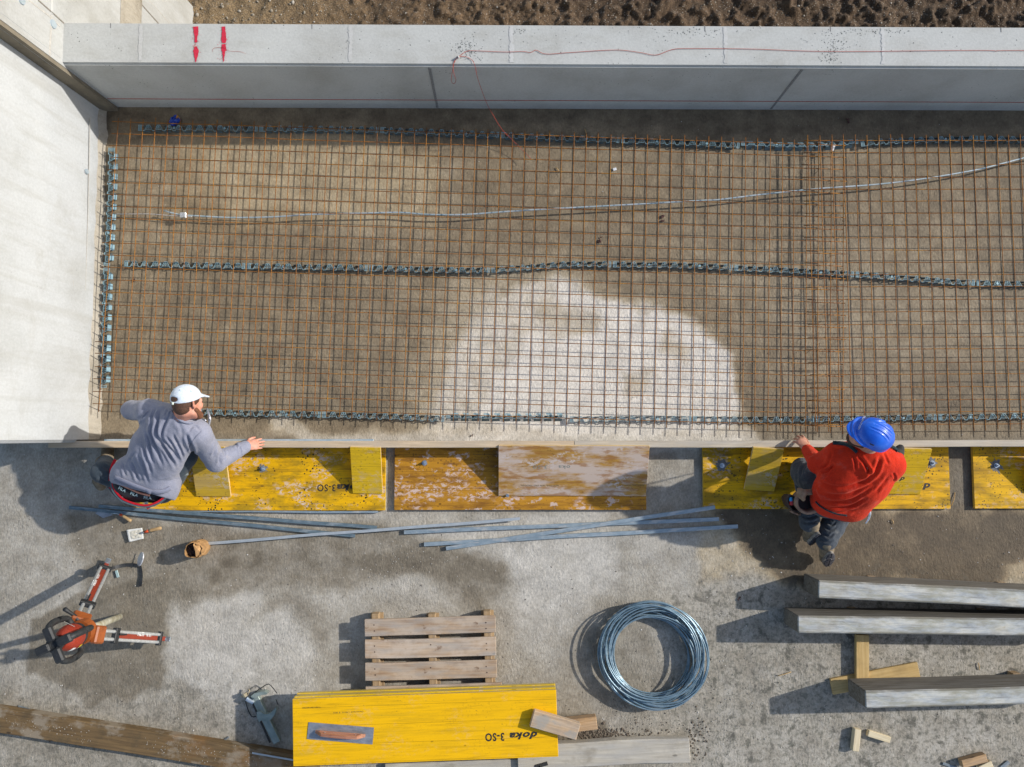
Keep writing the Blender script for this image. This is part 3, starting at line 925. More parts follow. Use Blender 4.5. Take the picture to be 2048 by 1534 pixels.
def spacer_mesh(path, flip=0, lean=False, flaps=False):
    """lattice chair along a path of evenly spaced points; returns bmesh"""
    bm = bmesh.new()
    H0, H1 = .002, .048
    W = .023
    L = [0.0]
    for a, b in zip(path[:-1], path[1:]): L.append(L[-1] + (b - a).length)
    tot = L[-1]
    def loc(s, w, z):
        s = min(max(s, 0), tot)
        i = max(k for k in range(len(L)) if L[k] <= s + 1e-9)
        i = min(i, len(L) - 2)
        f = (s - L[i]) / max(1e-9, L[i + 1] - L[i])
        p = path[i].lerp(path[i + 1], f); d = (path[i + 1] - path[i]).normalized()
        nn = Vector((-d.y, d.x, 0))
        if lean:
            return p + nn * (w * .62 + z * .5) + Vector((0, 0, z * .8 + .004 + w * .1))
        return p + nn * w + Vector((0, 0, z))
    def strip(a, b, z0, z1, th=.0028, mi=0):
        A = loc(a[0], a[1], 0); B = loc(b[0], b[1], 0)
        d = (B - A); 
        if d.length < 1e-5: return
        d.normalize(); s = Vector((-d.y, d.x, 0)) * th / 2
        vs = []
        for zz in (z0, z1):
            for (q, sg) in ((a, 1), (a, -1), (b, -1), (b, 1)):
                vs.append(bm.verts.new(loc(q[0], q[1], zz) + s * sg))
        for f in ((0, 1, 2, 3), (7, 6, 5, 4), (0, 4, 5, 1), (1, 5, 6, 2), (2, 6, 7, 3), (3, 7, 4, 0)):
            bm.faces.new([vs[k] for k in f]).material_index = mi
    per = (tot - .062) / max(1, round((tot - .062) / .0872))
    x = .02
    T = H1 - .005
    # end comb
    for k in range(3):
        strip((.004 + k * .011, -W), (.004 + k * .011, W), T - .004, H1, .005)
    strip((0, -W), (.045, -W), T, H1); strip((0, W), (.045, W), T, H1)
    x = .034
    while x + per < tot - .02:
        a = x
        # trapezoid wave, solid ribbon down to the floor
        pts = [(a, -W), (a + .020, -W), (a + .040, W), (a + .062, W), (a + per, -W)]
        pts = [(a + (q - a) , w) for q, w in pts]
        for q, r_ in zip(pts[:-1], pts[1:]):
            strip(q, r_, T, H1 + .001, .0030)
        # ribs and feet beneath
        strip((a + .042, W * .95), (a + .060, W * .95), H0, T, .003, 1)
        strip((a + .002, -W * .95), (a + .018, -W * .95), H0, T, .003, 1)
        for sg in (-1, 1):
            strip((a, sg * W * .88), (a + per * .72, sg * W * .88), H0, .036, .002, 1)
        # triangle lattice between the waves
        c1 = a + .051
        for q, r_ in (((c1 - .017, -W * .6), (c1, W * .9)), ((c1, W * .9), (c1 + .017, -W * .6)), ((c1 - .022, -W * .6), (c1 + .022, -W * .6)), ((c1, W * .9), (c1, -W * .6))):
            strip(q, r_, T, H1, .0019)
        c2 = a + .010
        x += per
    for k in range(2):
        strip((x + .006 + k * .012, -W), (x + .006 + k * .012, W), T - .004, H1, .005)
    strip((x, -W), (x + .02, -W), T, H1); strip((x, W), (x + .02, W), T, H1)
    # square label plates
    for q in (.3, .72):
        s = tot * q
        vs = [bm.verts.new(loc(s + dx, dw, H1 + .001)) for dx, dw in ((-.012, 0), (0, .013), (.012, 0), (0, -.013))]
        bm.faces.new(vs)
    if lean or flaps:
        W = W
        s = .05
        while s < tot - .03:
            vs = [bm.verts.new(loc(s + dx, dw, zz)) for dx, dw, zz in ((0, W, H1), (.045, W, H1), (.045, W + .028, H1 - .012), (0, W + .028, H1 - .012))]
            bm.faces.new(vs)
            s += per
    return bm
def spacer_run(pts_px, where, first=0, leans=(), skip=.012, ordn=None, flapped=()):
    P = resample([at(a, b, .03) for a, b in pts_px], .01)
    P = [Vector((p.x, p.y, 0)) for p in P]
    i = 0; k = 0
    while i < len(P) - 12:
        j = min(i + 99, len(P) - 1)
        seg = P[i:j + 1][::3]
        bm = spacer_mesh(seg, lean=(k in leans), flaps=(k in flapped))
        c_ = seg[len(seg) // 2]
        M = Matrix.Translation(c_)
        for w in bm.verts: w.co -= c_
        o = bm_obj('mesh_spacer', bm, [SPC, SPCD], None, M)
        nm = ordn[k] if ordn and k < len(ordn) else None
        tag(o, f"pale blue lattice spacer strip, {nm} {where}", 'rebar spacer', 'lattice spacers under the rebar mats')
        i = j + 1; k += 1
ORD8 = ['first from the left', 'second from the left', 'third from the left', 'fourth from the left', 'fifth from the left', 'sixth from the left', 'seventh from the left', 'rightmost']
spacer_run([(278, 257), (400, 258), (560, 259), (700, 260), (800, 263), (900, 267), (1010, 272), (1120, 277), (1250, 282), (1400, 288), (1500, 294), (1600, 297), (1680, 293), (1760, 285), (1850, 281), (1950, 279), (2090, 281)], 'in the shaded row nearest the parapet', leans=(5,), ordn=ORD8)
spacer_run([(250, 528), (380, 531), (500, 533), (620, 535), (740, 537), (860, 540), (960, 541), (1050, 536), (1140, 529), (1250, 530), (1380, 532), (1480, 537), (1600, 543), (1700, 549), (1800, 556), (1900, 564), (2000, 568), (2090, 568)], 'in the middle row of the slab', ordn=ORD8)
spacer_run([(398, 824), (500, 827), (620, 829), (700, 831), (800, 834), (900, 838), (1000, 839), (1100, 839), (1250, 838), (1350, 838), (1480, 839), (1560, 839), (1640, 838), (1740, 837), (1850, 835), (1950, 834), (2090, 831)], 'in the row nearest the timber shutter', leans=(2,), ordn=ORD8)
spacer_run([(225, 297), (222, 400), (217, 500), (214, 560), (211, 660), (209, 760), (208, 791)], 'in the short row along the left wall', flapped=(0, 1, 2), ordn=['top one', 'middle one', 'bottom one'])

# ------------------------------------------------------------------ earthing wire, clamp and rod
GLV = mat_galv('galvanised_wire', (0.30, 0.42, 0.46), (0.60, 0.65, 0.68), .4, .35)
P = [at(a, b, .080 if a > 640 else .075) for a, b in ((328, 421), (345, 426), (366, 430), (400, 432), (460, 435), (540, 434), (620, 429), (740, 426), (800, 425), (860, 429), (930, 429), (1000, 424), (1060, 420), (1150, 415), (1280, 408), (1400, 401), (1440, 399), (1530, 388), (1640, 377), (1750, 369), (1850, 357), (1950, 340), (2000, 328), (2060, 313), (2150, 295))]
o = tube('earthing_wire', resample(P, .03), .0068, GLV, n=7)
tag(o, 'long shiny galvanised wire snaking across the top of the rebar mats', 'wire')
P = [at(228, 428, .02), at(260, 428, .05), at(300, 428, .068), at(340, 431, .072), at(384, 433.5, .078)]
o = tube('earth_rod', resample(P, .03), .004, mat_galv('dull_rod', (0.38, 0.36, 0.35), (0.6, 0.58, 0.55), .5, .4), n=6)
tag(o, 'thin pale rod joined by a clamp to the left end of the long wire', 'rod')
cl = thing('wire_clamp', at(366, 430, .07), 'small silver connector clamp joining the wire and the thin rod', 'clamp')
c0 = at(366, 430, .088)
BR = mat_galv('clamp_steel', (0.45, 0.47, 0.5), (0.7, 0.72, 0.74), .3, .8, (.3, .3, .3), .1)
bm = bmesh.new(); bm_box(bm, .046, .04, .004, Matrix.Translation((0, 0, .006)), .001); bm_box(bm, .046, .04, .004, Matrix.Translation((0, 0, -.010)), .001)
bm_obj('plates', bm, BR, cl, Matrix.Translation(c0))
for sx_ in (-.014, .014):
    bm = bmesh.new(); cyl(bm, c0 + Vector((sx_, 0, -.012)), c0 + Vector((sx_, 0, .016)), .006, n=6)
    bm_obj('bolt', bm, BR, cl)

# ------------------------------------------------------------------ timber shutter
ZR = 0.22
YB = at(1100, 888.5, ZR).y
PALEWOOD = mat_wood('shutter_timber', (0.40, 0.30, 0.19), (0.64, 0.50, 0.34), 1.0, .8, .2, 2.0, True, .25, (0.3, 0.29, 0.26))
PALEWOOD2 = mat_wood('shutter_timber_grey', (0.38, 0.31, 0.22), (0.60, 0.52, 0.40), 1.0, .8, .4, 5.0, True, .3, (0.3, 0.29, 0.27))
xj = at(1148, 888, ZR).x
xl = at(96, 888, ZR).x
bw = (at(1100, 882, ZR) - at(1100, 895.5, ZR)).y
o = bar('shutter_board', (xl, YB, ZR), (xj - .002, YB, ZR), bw, ZR, PALEWOOD, None, .003, warp=.004)
tag(o, 'pale timber edge board with a stained brown left end, passing under the left worker', 'board', 'timber boards edging the slab')
o = bar('shutter_board', (xj + .002, YB - .001, ZR - .002), (6.2, YB + .012, ZR - .002), bw, ZR - .002, PALEWOOD2, None, .003, warp=.004)
tag(o, 'greyer timber edge board running on to the right past the red fleeced worker', 'board', 'timber boards edging the slab')
BRN = mat_plain('stained_board_end', (0.22, 0.12, 0.035), .8, 0, .4, 12, .2)
TIE = mat_plain('tie_wire', (0.10, 0.055, 0.03), .7, .3, .3, 40)
for i in range(26):
    p = at(random.choice((1612, 1636, 1660, 1684)) + random.uniform(-3, 3), 300 + 21.5 * i + random.uniform(-4, 4), ZM + .018)
    a = random.random() * 6.28
    o = tube('tie_wire', [p + Vector((-.014, -.010, -.012)), p + Vector((0, 0, .006)), p + Vector((.012, .008, -.006)), p + Vector((.022 * math.cos(a), .022 * math.sin(a), .018)), p + Vector((.034 * math.cos(a), .030 * math.sin(a), .014))], .0016, TIE, n=4)
    tag(o, 'twisted tie wire knotted round the lap between the two rebar mats', 'tie wire', 'tie wires along the lap of the mats')
o = bar('galvanised_strip', at(208, 880.8, ZR - .004), at(747, 880.8, ZR - .004), .020, .030, GLV, None, .001)
tag(o, 'bright galvanised strip standing against the slab side of the edge board', 'metal strip')

# ------------------------------------------------------------------ formwork panels
YEL = (0.74, 0.405, 0.002); YDK = (0.20, 0.115, 0.012)
MY1 = mat_panel('yellow_panel_speckled', YEL, YDK, 1.3, 1.0, .85, .85)
MY3 = mat_panel('yellow_panel_streaked', (0.72, 0.395, 0.002), YDK, 2.7, .9, .75, .85)
MY4 = mat_panel('yellow_panel_right', (0.74, 0.41, 0.002), YDK, 3.4, .9, .5, .75)
MOR = mat_panel('orange_panel_worn', (0.46, 0.22, 0.018), (0.13, 0.055, 0.014), 4.6, .5, 1.0, .7, .42, (0.58, 0.44, 0.38))
MOR2 = mat_panel('orange_panel_scuffed', (0.44, 0.24, 0.05), (0.20, 0.09, 0.02), 5.9, .3, 1.0, .5, .5, (0.55, 0.47, 0.42))
MYN = mat_panel('yellow_panel_fresh', (0.82, 0.455, 0.002), (0.40, 0.23, 0.006), 7.7, .12, .12, .14)
MYG = mat_panel('yellow_offcut', (0.56, 0.36, 0.03), (0.26, 0.16, 0.03), 8.2, .3, .9, .35, .5, (0.50, 0.42, 0.33))
MYG2 = mat_panel('yellow_offcut_bright', (0.66, 0.42, 0.012), (0.32, 0.19, 0.015), 9.1, .3, .4, .3)
def patches(m, scale, col, lo, hi, amt, seed=0, asp=(1, 1.4, 1)):
    """blotches of another colour laid over a finished material"""
    tr = m.node_tree; b_ = tr.nodes['Principled BSDF']; src = b_.inputs['Base Color'].links[0].from_socket
    w = NT.__new__(NT); w.m = m; w.t = tr; w.b = b_
    n = w.noise(w.coord(scale=asp, loc=(seed, seed * .6, 0)), scale, 6, .65)
    w.l(w.mix(w.math('MULTIPLY', w.ramp(n, [(lo, 0.0), (hi, 1.0)]), amt), src, col), b_.inputs['Base Color'])
    return m
patches(MY1, 4.5, (0.25, 0.17, 0.015), .50, .64, .65, 2, (1, 1.8, 1)); patches(MY1, 22, (0.05, 0.04, 0.02), .61, .65, .55, 5)
patches(MY3, 3.5, (0.20, 0.13, 0.012), .50, .62, .65, 4, (.7, 3, 1)); patches(MY3, 20, (0.05, 0.04, 0.02), .62, .66, .5, 7)
patches(MY4, 4.5, (0.27, 0.18, 0.015), .52, .64, .5, 6, (1, 2, 1)); patches(MY4, 24, (0.05, 0.04, 0.02), .61, .65, .5, 9)
patches(MOR2, 3.0, (0.56, 0.47, 0.42), .42, .56, .8, 3, (.8, 2.6, 1)); patches(MOR2, 7, (0.30, 0.13, 0.03), .52, .60, .7, 11, (.7, 2.4, 1))
patches(MOR, 7.0, (0.16, 0.065, 0.015), .52, .62, .6, 3, (.6, 3, 1)); patches(MOR, 9.0, (0.60, 0.50, 0.46), .58, .62, .7, 8, (1, 1.5, 1))
patches(MYG, 4.0, (0.46, 0.34, 0.16), .48, .60, .5, 3, (1, 2, 1)); patches(MYG2, 5.0, (0.45, 0.34, 0.15), .55, .65, .5, 5, (1, 2, 1))
patches(MYN, 3.2, (0.42, 0.27, 0.012), .54, .68, .45, 3, (.35, 5, 1)); patches(MYN, 30, (0.10, 0.07, 0.02), .66, .69, .7, 6)
EDGE = mat_wood('panel_edge', (0.45, 0.30, 0.10), (0.72, 0.55, 0.30), 1.0, .8, 0, 1.0, False, .2)
EDGEY = mat_wood('panel_edge_yellow', (0.50, 0.34, 0.04), (0.72, 0.52, 0.10), 1.0, .7, 0, 4.0, False, .3)
BOLT = mat_galv('bolt_steel', (0.40, 0.48, 0.55), (0.65, 0.72, 0.78), .3, .8, (.3, .3, .3), .1)
SPLASH = mat_plain('cement_splash', (0.17, 0.17, 0.165), .9, 0, .35, 50, .3)
INK = mat_plain('black_print', (0.022, 0.020, 0.015), .7, 0, .4, 60)
INKF = mat_plain('faded_print', (0.17, 0.12, 0.04), .8, 0, .4, 60)
INKG = mat_plain('grey_faded_print', (0.21, 0.23, 0.20), .8, 0, .4, 60)

def quad_frame(c00, c10, c11, c01):
    """frame of a plate from its four top corners: x along the first edge"""
    c = (c00 + c10 + c11 + c01) / 4
    u = (c10 + c11 - c00 - c01); v_ = (c01 + c11 - c00 - c10)
    return c, u / 2, v_ / 2

def panel(name, corners, th, mats, parent=None, bevel=.002):
    """corners: SW, SE, NE, NW of the top face in world space"""
    c, u, v_ = quad_frame(*corners)
    M = frame(c, u, v=v_)
    bm = bmesh.new()
    bm_box(bm, u.length, v_.length, th, Matrix.Translation((0, 0, -th / 2)), bevel, 1)
    for f in bm.faces:
        f.normal_update()
        f.material_index = 0 if abs(f.normal.z) > .7 else 1
    return bm_obj(name, bm, mats, parent, M), M, u.length, v_.length

def lettering(name, txt, M, x, y, size, mat, parent, rot=math.pi, shear=0.0, offset=.0, spc=1.0, z=.0006, sx=1.0):
    cu = bpy.data.curves.new('tmp_txt', 'FONT')
    cu.body = txt; cu.size = size; cu.shear = shear; cu.offset = offset; cu.extrude = .0004; cu.space_character = 1.12
    cu.resolution_u = 3
    ob = bpy.data.objects.new('tmp_txt', cu)
    scene.collection.objects.link(ob)
    dg = bpy.context.evaluated_depsgraph_get()
    me = bpy.data.meshes.new_from_object(ob.evaluated_get(dg))
    bpy.data.objects.remove(ob); bpy.data.curves.remove(cu)
    me.name = name
    MM = M @ Matrix.Translation((x, y, z)) @ Matrix.Rotation(rot, 4, 'Z') @ Matrix.Diagonal((sx, 1, 1, 1))
    me.materials.clear()
    return mesh_obj(name, me, mat, parent, MM)

def splash(parent, M, x, y, r, seed):
    rnd = random.Random(seed)
    V = [(0, 0, 0)]; n = 46
    for i in range(n):
        a = 2 * math.pi * i / n
        q = r * (1 + .45 * noise.noise(Vector((math.cos(a) * 1.8 + seed, math.sin(a) * 1.8, 0))) + (rnd.uniform(-.3, .75) if rnd.random() < .35 else rnd.uniform(-.12, .12)))
        V.append((q * math.cos(a), q * math.sin(a), 0))
    F = [(0, i + 1, (i + 1) % n + 1) for i in range(n)]
    return from_pydata('cement_splash', V, F, SPLASH, parent, M @ Matrix.Translation((x, y, .0008)))
def bolt(parent, M, x, y, big=True):
    bm = bmesh.new()
    if big:
        cyl(bm, (0, 0, 0), (0, 0, .006), .020, n=16)
        cyl(bm, (0, 0, .006), (0, 0, .024), .013, n=6)
        cyl(bm, (0, 0, .02), (0, 0, .040), .006, n=8)
    else:
        cyl(bm, (0, 0, -.02), (0, 0, .008), .014, n=6)
    return bm_obj('anchor_bolt', bm, BOLT, parent, M @ Matrix.Translation((x, y, 0)))

ZP = 0.040
def ground_panel(x0, x1, y0, y1, mats, label, bolts, texts=(), z=ZP, x0b=None, x1b=None):
    """px: left, right, top(hidden beneath the shutter), bottom"""
    c = [at(x0, y1, z), at(x1, y1, z), at(x1b or x1, y0, z), at(x0b or x0, y0, z)]
    base = (c[0] + c[2]) / 2
    th = thing('formwork_board', (base.x, base.y, 0), label, 'formwork panel', 'formwork panels laid flat behind the shutter')
    o, M, L, W = panel('sheet', c, .027, mats, th)
    Mi = M.inverted()
    for i, (bx_, by_, r) in enumerate(bolts):
        q = Mi @ at(bx_, by_, z)
        splash(th, M, q.x, q.y, r, i + x0)
        bolt(th, M, q.x, q.y)
    for (txt, tx, ty, size, m_, sh, of, sx_) in texts:
        q = Mi @ at(tx, ty, z)
        lettering('print', txt, M, q.x, q.y, size, m_, th, math.pi, sh, of, sx=sx_)
    # packing battens underneath
    for f in (-.38, .38):
        A = M @ Vector((L * f, -W * .42, -.0275)); B = M @ Vector((L * f, W * .42, -.0275))
        bar('packing_batten', A, B, .05, ZP - .029, PALEWOOD, th, .001)
    return th, M
ytop = 886
ground_panel(268, 771, ytop, 1021, [MY1, EDGEY], 'dirty yellow formwork panel under the left worker, beside the orange one', [(526, 937, .030)],
             [('doka', 730, 969, .068, INK, .25, .0028, 1.5), ('3-SO', 672, 969, .078, INK, 0, .0012, .85)])
ground_panel(789, 1292, ytop, 1020, [MOR, EDGE], 'worn orange brown formwork panel with white scuffs, lying under the biggest leaning board', [(849, 926, .022)],
             [('DE 0391 9 PM N', 992, 907, .020, INKF, 0, 0, 1.2)])
ground_panel(1406, 1899, ytop, 1018, [MY3, EDGEY], 'yellow formwork panel that the red fleeced worker kneels on', [(1444, 931, .042), (1864, 926, .040)],
             [('OESTERREICH', 1466, 909, .016, INK, 0, 0, 1.0), ('doka', 1862, 967, .068, INK, .25, .0028, 1.55)])
ground_panel(1947, 2250, ytop, 1017, [MY4, EDGEY], 'yellow formwork panel at the right edge of the picture', [(1992, 931, .042)],
             [('MCN Plwood', 1999, 910, .024, INKF, 0, 0, 1.1)])

# boards leaning from the shutter down onto the panels
def leaning(tl, tr, bl, br, mats, label, texts=(), zt=.236, zb=.052, bolts_=(), th_=.022, name='leaning_board'):
    c = [at(*bl, zb), at(*br, zb), at(*tr, zt), at(*tl, zt)]
    base = (c[0] + c[2]) / 2
    th = thing(name, (base.x, base.y, .03), label, 'board', 'boards leaning on the edge shutter')
    o, M, L, W = panel('board', c, th_, mats, th)
    Mi = M.inverted()
    for (txt, tx, ty, size, m_, sh, of, sx_) in texts:
        q = Mi @ at(tx, ty, .12); 
        lettering('print', txt, M, q.x, q.y, size, m_, th, math.pi, sh, of, sx=sx_)
    for bx_, by_ in bolts_:
        q = Mi @ at(bx_, by_, zb); bolt(th, M, q.x, q.y, False)
    return th, M
leaning((372, 895), (444, 893), (398, 991), (466, 995), [MYG, EDGE], 'small scuffed yellow board leaning beside the grey sweatered worker, tilted to the right', bolts_=())
leaning((698, 894), (758, 896), (707, 987), (768, 988), [MYG2, EDGE], 'small clean yellow board leaning at the right end of the dirty yellow panel')
leaning((997, 892), (1301, 892), (997, 991), (1290, 993), [MOR2, EDGE], 'wide orange and white scuffed board leaning over the orange panel',
        [('RESTOHL NW DE7 TROCOL', 1118, 973, .020, INKF, 0, 0, 1.1), ('oka    3-S0', 1140, 925, .046, INKG, .0, 0, 1.3), ('RESTOHL NW', 1290, 972, .020, INKF, 0, 0, 1.1)], bolts_=((1015, 990),))
leaning((1508, 896), (1570, 898), (1487, 978), (1547, 984), [MYG, EDGE], 'small dull yellow board leaning left of the red fleeced worker')
leaning((1786, 897), (1869, 898), (1765, 987), (1836, 990), [MYG2, EDGE], 'yellow offcut board leaning right of the red fleeced worker',
        [('doka', 1811, 954, .055, INK, .25, .001, 1.25)])
leaning((2086, 896), (2160, 897), (2046, 985), (2116, 988), [MYG2, EDGE], 'board leaning on the rightmost yellow panel, mostly out of frame')

# ------------------------------------------------------------------ steel channels on the ground
CHB = mat_galv('channel_dark', (0.10, 0.15, 0.18), (0.20, 0.27, 0.31), .5, .4, (0.42, 0.44, 0.43), .45)
CHM_ = mat_galv('channel_mid', (0.22, 0.29, 0.34), (0.36, 0.43, 0.47), .5, .4, (0.50, 0.50, 0.48), .7)
CHL = mat_galv('channel_light', (0.38, 0.43, 0.46), (0.52, 0.56, 0.58), .45, .4, (0.6, 0.6, 0.58), .3)
def channel(A, B, zA, zB, w, h, mat, label):
    """an open U channel: web and two flanges"""
    A = at(*A, zA); B = at(*B, zB)
    L = (B - A).length
    M = frame((A + B) / 2, B - A, n=(0, 0, 1))
    tt = .0025
    bm = bmesh.new()
    bm_box(bm, L, w, tt, Matrix.Translation((0, 0, -tt / 2)))
    for s in (-1, 1):
        bm_box(bm, L, tt, h - tt - .0005, Matrix.Translation((0, s * (w / 2 - tt / 2), -tt - (h - tt) / 2)))
    n = 14
    for i in range(1, n):
        bmesh.ops.bisect_plane(bm, geom=bm.verts[:] + bm.edges[:] + bm.faces[:], plane_co=(-L / 2 + L * i / n, 0, 0), plane_no=(1, 0, 0))
    s = random.random() * 90
    for q in bm.verts:
        q.co.y += .006 * noise.noise(Vector((q.co.x * 1.6 + s, 0, 0)))
        q.co.z += .003 * noise.noise(Vector((q.co.x * 1.9 + s, 5, 0)))
    o = bm_obj('steel_channel', bm, mat, None, M)
    tag(o, label, 'steel channel', 'steel channels lying in front of the panels')
channel((138, 1015), (710, 1072), .030, .030, .026, .026, CHB, 'dark steel channel starting furthest left, running down to the right')
channel((197, 1012), (754, 1056), .058, .030, .026, .026, CHB, 'dark steel channel crossing over the leftmost one near its left end')
channel((298, 1021.5), (756, 1024), .030, .030, .016, .026, CHM_, 'steel channel lying straight along the bottom edge of the left yellow panel')
channel((415, 1087), (1040, 1037.5), .030, .062, .022, .022, CHL, 'thin light grey steel channel starting beside the brown paper bag')
channel((808, 1064), (1438, 1038.5), .028, .028, .030, .026, CHM_, 'whitened steel channel, upper one of the right hand bundle')
channel((848, 1089), (1476, 1053), .028, .028, .030, .026, CHM_, 'whitened steel channel, lower one of the right hand bundle')
channel((892, 1097), (1430, 1014), .030, .070, .030, .026, CHM_, 'steel channel laid slanting across the other two with its right end on the yellow panel')
# ------------------------------------------------------------------ wire coil
WBL = mat_galv('coil_wire', (0.13, 0.22, 0.28), (0.28, 0.38, 0.44), .35, .5, (0.6, 0.62, 0.62), .15)
cc_ = at(1303, 1313, .10)
pts_ = []
rnd = random.Random(5)
N = 30; S = 60
prm = []
for k in range(N + 2):
    ph = rnd.uniform(0, 6.28)
    lean_ = (k / N)
    prm.append((.364 + rnd.uniform(-.026, .022), .046 * math.cos(2.3 + ph * .08 + k * .42) + .012, .046 * math.sin(2.3 + ph * .08 + k * .42), .012 + .125 * lean_ + rnd.uniform(-.004, .004), rnd.uniform(-.012, .012), rnd.uniform(0, 6.28)))
for i in range(N * S):
    k = i // S; f = (i % S) / S; f2 = smooth01(f)
    a = prm[k]; b = prm[k + 1]
    q = [a[j] * (1 - f) + b[j] * f for j in range(5)]
    ang = 2 * math.pi * f + .6
    rr = q[0] * (1 + .03 * math.cos(2 * ang + 1.1))
    pts_.append(Vector((cc_.x + q[1] * 1.15 + rr * math.cos(ang), cc_.y + q[2] * 1.15 + rr * math.sin(ang), max(.007, q[3] + q[4] * math.sin(ang + a[5])))))
o = tube('wire_coil', pts_, .0062, WBL, n=6)
tag(o, 'large coil of bluish galvanised wire lying on the concrete right of the pallet', 'wire coil')

# ------------------------------------------------------------------ pallet and panel stack
PW = mat_wood('pallet_wood', (0.24, 0.15, 0.085), (0.50, 0.37, 0.25), 1.0, .85, .55, 3.0, True, .35, (0.13, 0.07, 0.035))
PW2 = mat_wood('pallet_wood_pale', (0.30, 0.19, 0.11), (0.56, 0.44, 0.32), 1.0, .85, .6, 6.0, True, .4, (0.15, 0.08, 0.04))
PW3 = mat_wood('pallet_stringer_wood', (0.24, 0.15, 0.07), (0.44, 0.31, 0.17), 1.0, .85, .2, 9.0, True, .3)
NAILM = mat_plain('rusty_nail', (0.06, 0.035, 0.025), .8)
pt = at(860, 1300, 0)
pal = thing('wooden_pallet', (pt.x, pt.y, 0), 'weathered wooden pallet with three top boards showing, partly under the yellow panel stack', 'pallet')
ZT = .144
k = 0
for (a, b, w_, m_) in (((729, 1256), (991, 1248), .130, PW), ((729.5, 1298), (992, 1293), .143, PW2), ((730, 1344), (993.5, 1338), .135, PW)):
    bar('top_board', at(*a, ZT), at(*b, ZT), w_, .022, m_, pal, .003, warp=.008)
u_p = (at(991, 1248, 0) - at(729, 1256, 0)).normalized()
v_p = Vector((u_p.y, -u_p.x, 0))       # towards the stack (south)
for i, (x, y) in enumerate(((750, 1228), (863, 1229), (974, 1223))):
    A = at(x, y, ZT - .0235); 
    bar('stringer', A, A + v_p * 1.08, .058, .085, PW3, pal, .004, warp=.003)
    bar('bottom_board', A + Vector((0, 0, -.0865)) + v_p * .01, A + v_p * 1.07 + Vector((0, 0, -.0865)), .10, .022, PW3, pal, .003)
for j in range(2):
    A = at(731, 1390 + j * 62, ZT); A.z = ZT
    bar('top_board', A, A + u_p * 1.06, .12, .022, PW, pal, .003)
bm = bmesh.new()
for yy, xx in (((1250, 1262), (748, 862, 972)), ((1292, 1304), (749, 862, 973)), ((1338, 1350), (750, 862, 973))):
    for x in xx:
        for y in yy:
            if x == 862 and y == yy[1]: continue
            p = at(x + random.uniform(-1, 1), y - (x - 750) * .022, ZT + .001)
            bmesh.ops.create_circle(bm, cap_ends=True, segments=7, radius=.0055, matrix=Matrix.Translation(p))
bm_obj('nail_heads', bm, NAILM, pal)

ZS = .336
cs = [at(590, 1532, ZS), at(1117, 1514, ZS), at(1112, 1379, ZS), at(581, 1399, ZS)]
mats_st = [mat_panel('stack_side_panel_%d' % i, (0.66, 0.44, 0.01), (0.25, 0.15, 0.015), 11 + i, .3, .5, .4) for i in range(1)]
MYE = mat_wood('stack_edge', (0.34, 0.24, 0.035), (0.66, 0.50, 0.14), 1.0, .7, .25, 14.0, False, .35, (0.10, 0.08, 0.03))
names = ['lowest', 'second from the bottom', 'third from the bottom', 'middle', 'third from the top', 'second from the top', 'topmost']
for k in range(7):
    z = ZS - (6 - k) * .0272
    dx = 0 if k == 6 else random.uniform(-.007, .007); dy = 0 if k == 6 else random.uniform(-.010, .003)
    dd = Vector((dx, dy, z - ZS))
    c = [p + dd for p in cs]
    base = (c[0] + c[2]) / 2
    lab = 'clean bright yellow formwork panel topmost of its stack, black lettering near its right end' if k == 6 else f'yellow formwork panel, {names[k]} in the stack of seven on the pallet'
    th = thing('formwork_board', (base.x, base.y, z - .027), lab, 'formwork panel', 'yellow panels stacked on the pallet')
    o, M, L, W = panel('sheet', c, .0262, [MYN if k == 6 else mats_st[0], MYE], th, .0025)
    if k == 6:
        Mi = M.inverted()
        q = Mi @ at(1076, 1464, ZS); lettering('print', 'doka', M, q.x, q.y, .068, INK, th, math.pi, .30, .0028, sx=1.42)
        q = Mi @ at(1009, 1466, ZS); lettering('print', '3-SO', M, q.x, q.y, .080, INK, th, math.pi, 0, .0022, sx=.80)
        q = Mi @ at(641, 1413, ZS); lettering('print', '*175/170/1301/541', M, q.x, q.y, .016, INK, th, math.pi, 0, 0, sx=1.0)
        q = Mi @ at(727, 1422, ZS); lettering('print', 'Oesterreich  i-Norm  B 3023', M, q.x, q.y, .014, INKF, th, math.pi, 0, 0, sx=1.2)

# steel float on the stack
c0 = [at(614, 1478, ZS + .004), at(745, 1489, ZS + .004), at(748, 1455, ZS + .004), at(617, 1444.5, ZS + .004)]
base = (c0[0] + c0[2]) / 2
fl = thing('plastering_float', (base.x, base.y, ZS), 'steel finishing float with a reddish wooden handle lying on the topmost yellow panel', 'float')
STL = mat_galv('float_steel', (0.26, 0.28, 0.31), (0.46, 0.48, 0.51), .38, .6, (0.6, 0.6, 0.6), .35)
o, M, L, W = panel('blade', c0, .0015, [STL, STL], fl, 0)
HWD = mat_wood('float_handle_wood', (0.22, 0.06, 0.03), (0.50, 0.26, 0.16), 1, .5, 0, 2, False, .2)
bm = bmesh.new()
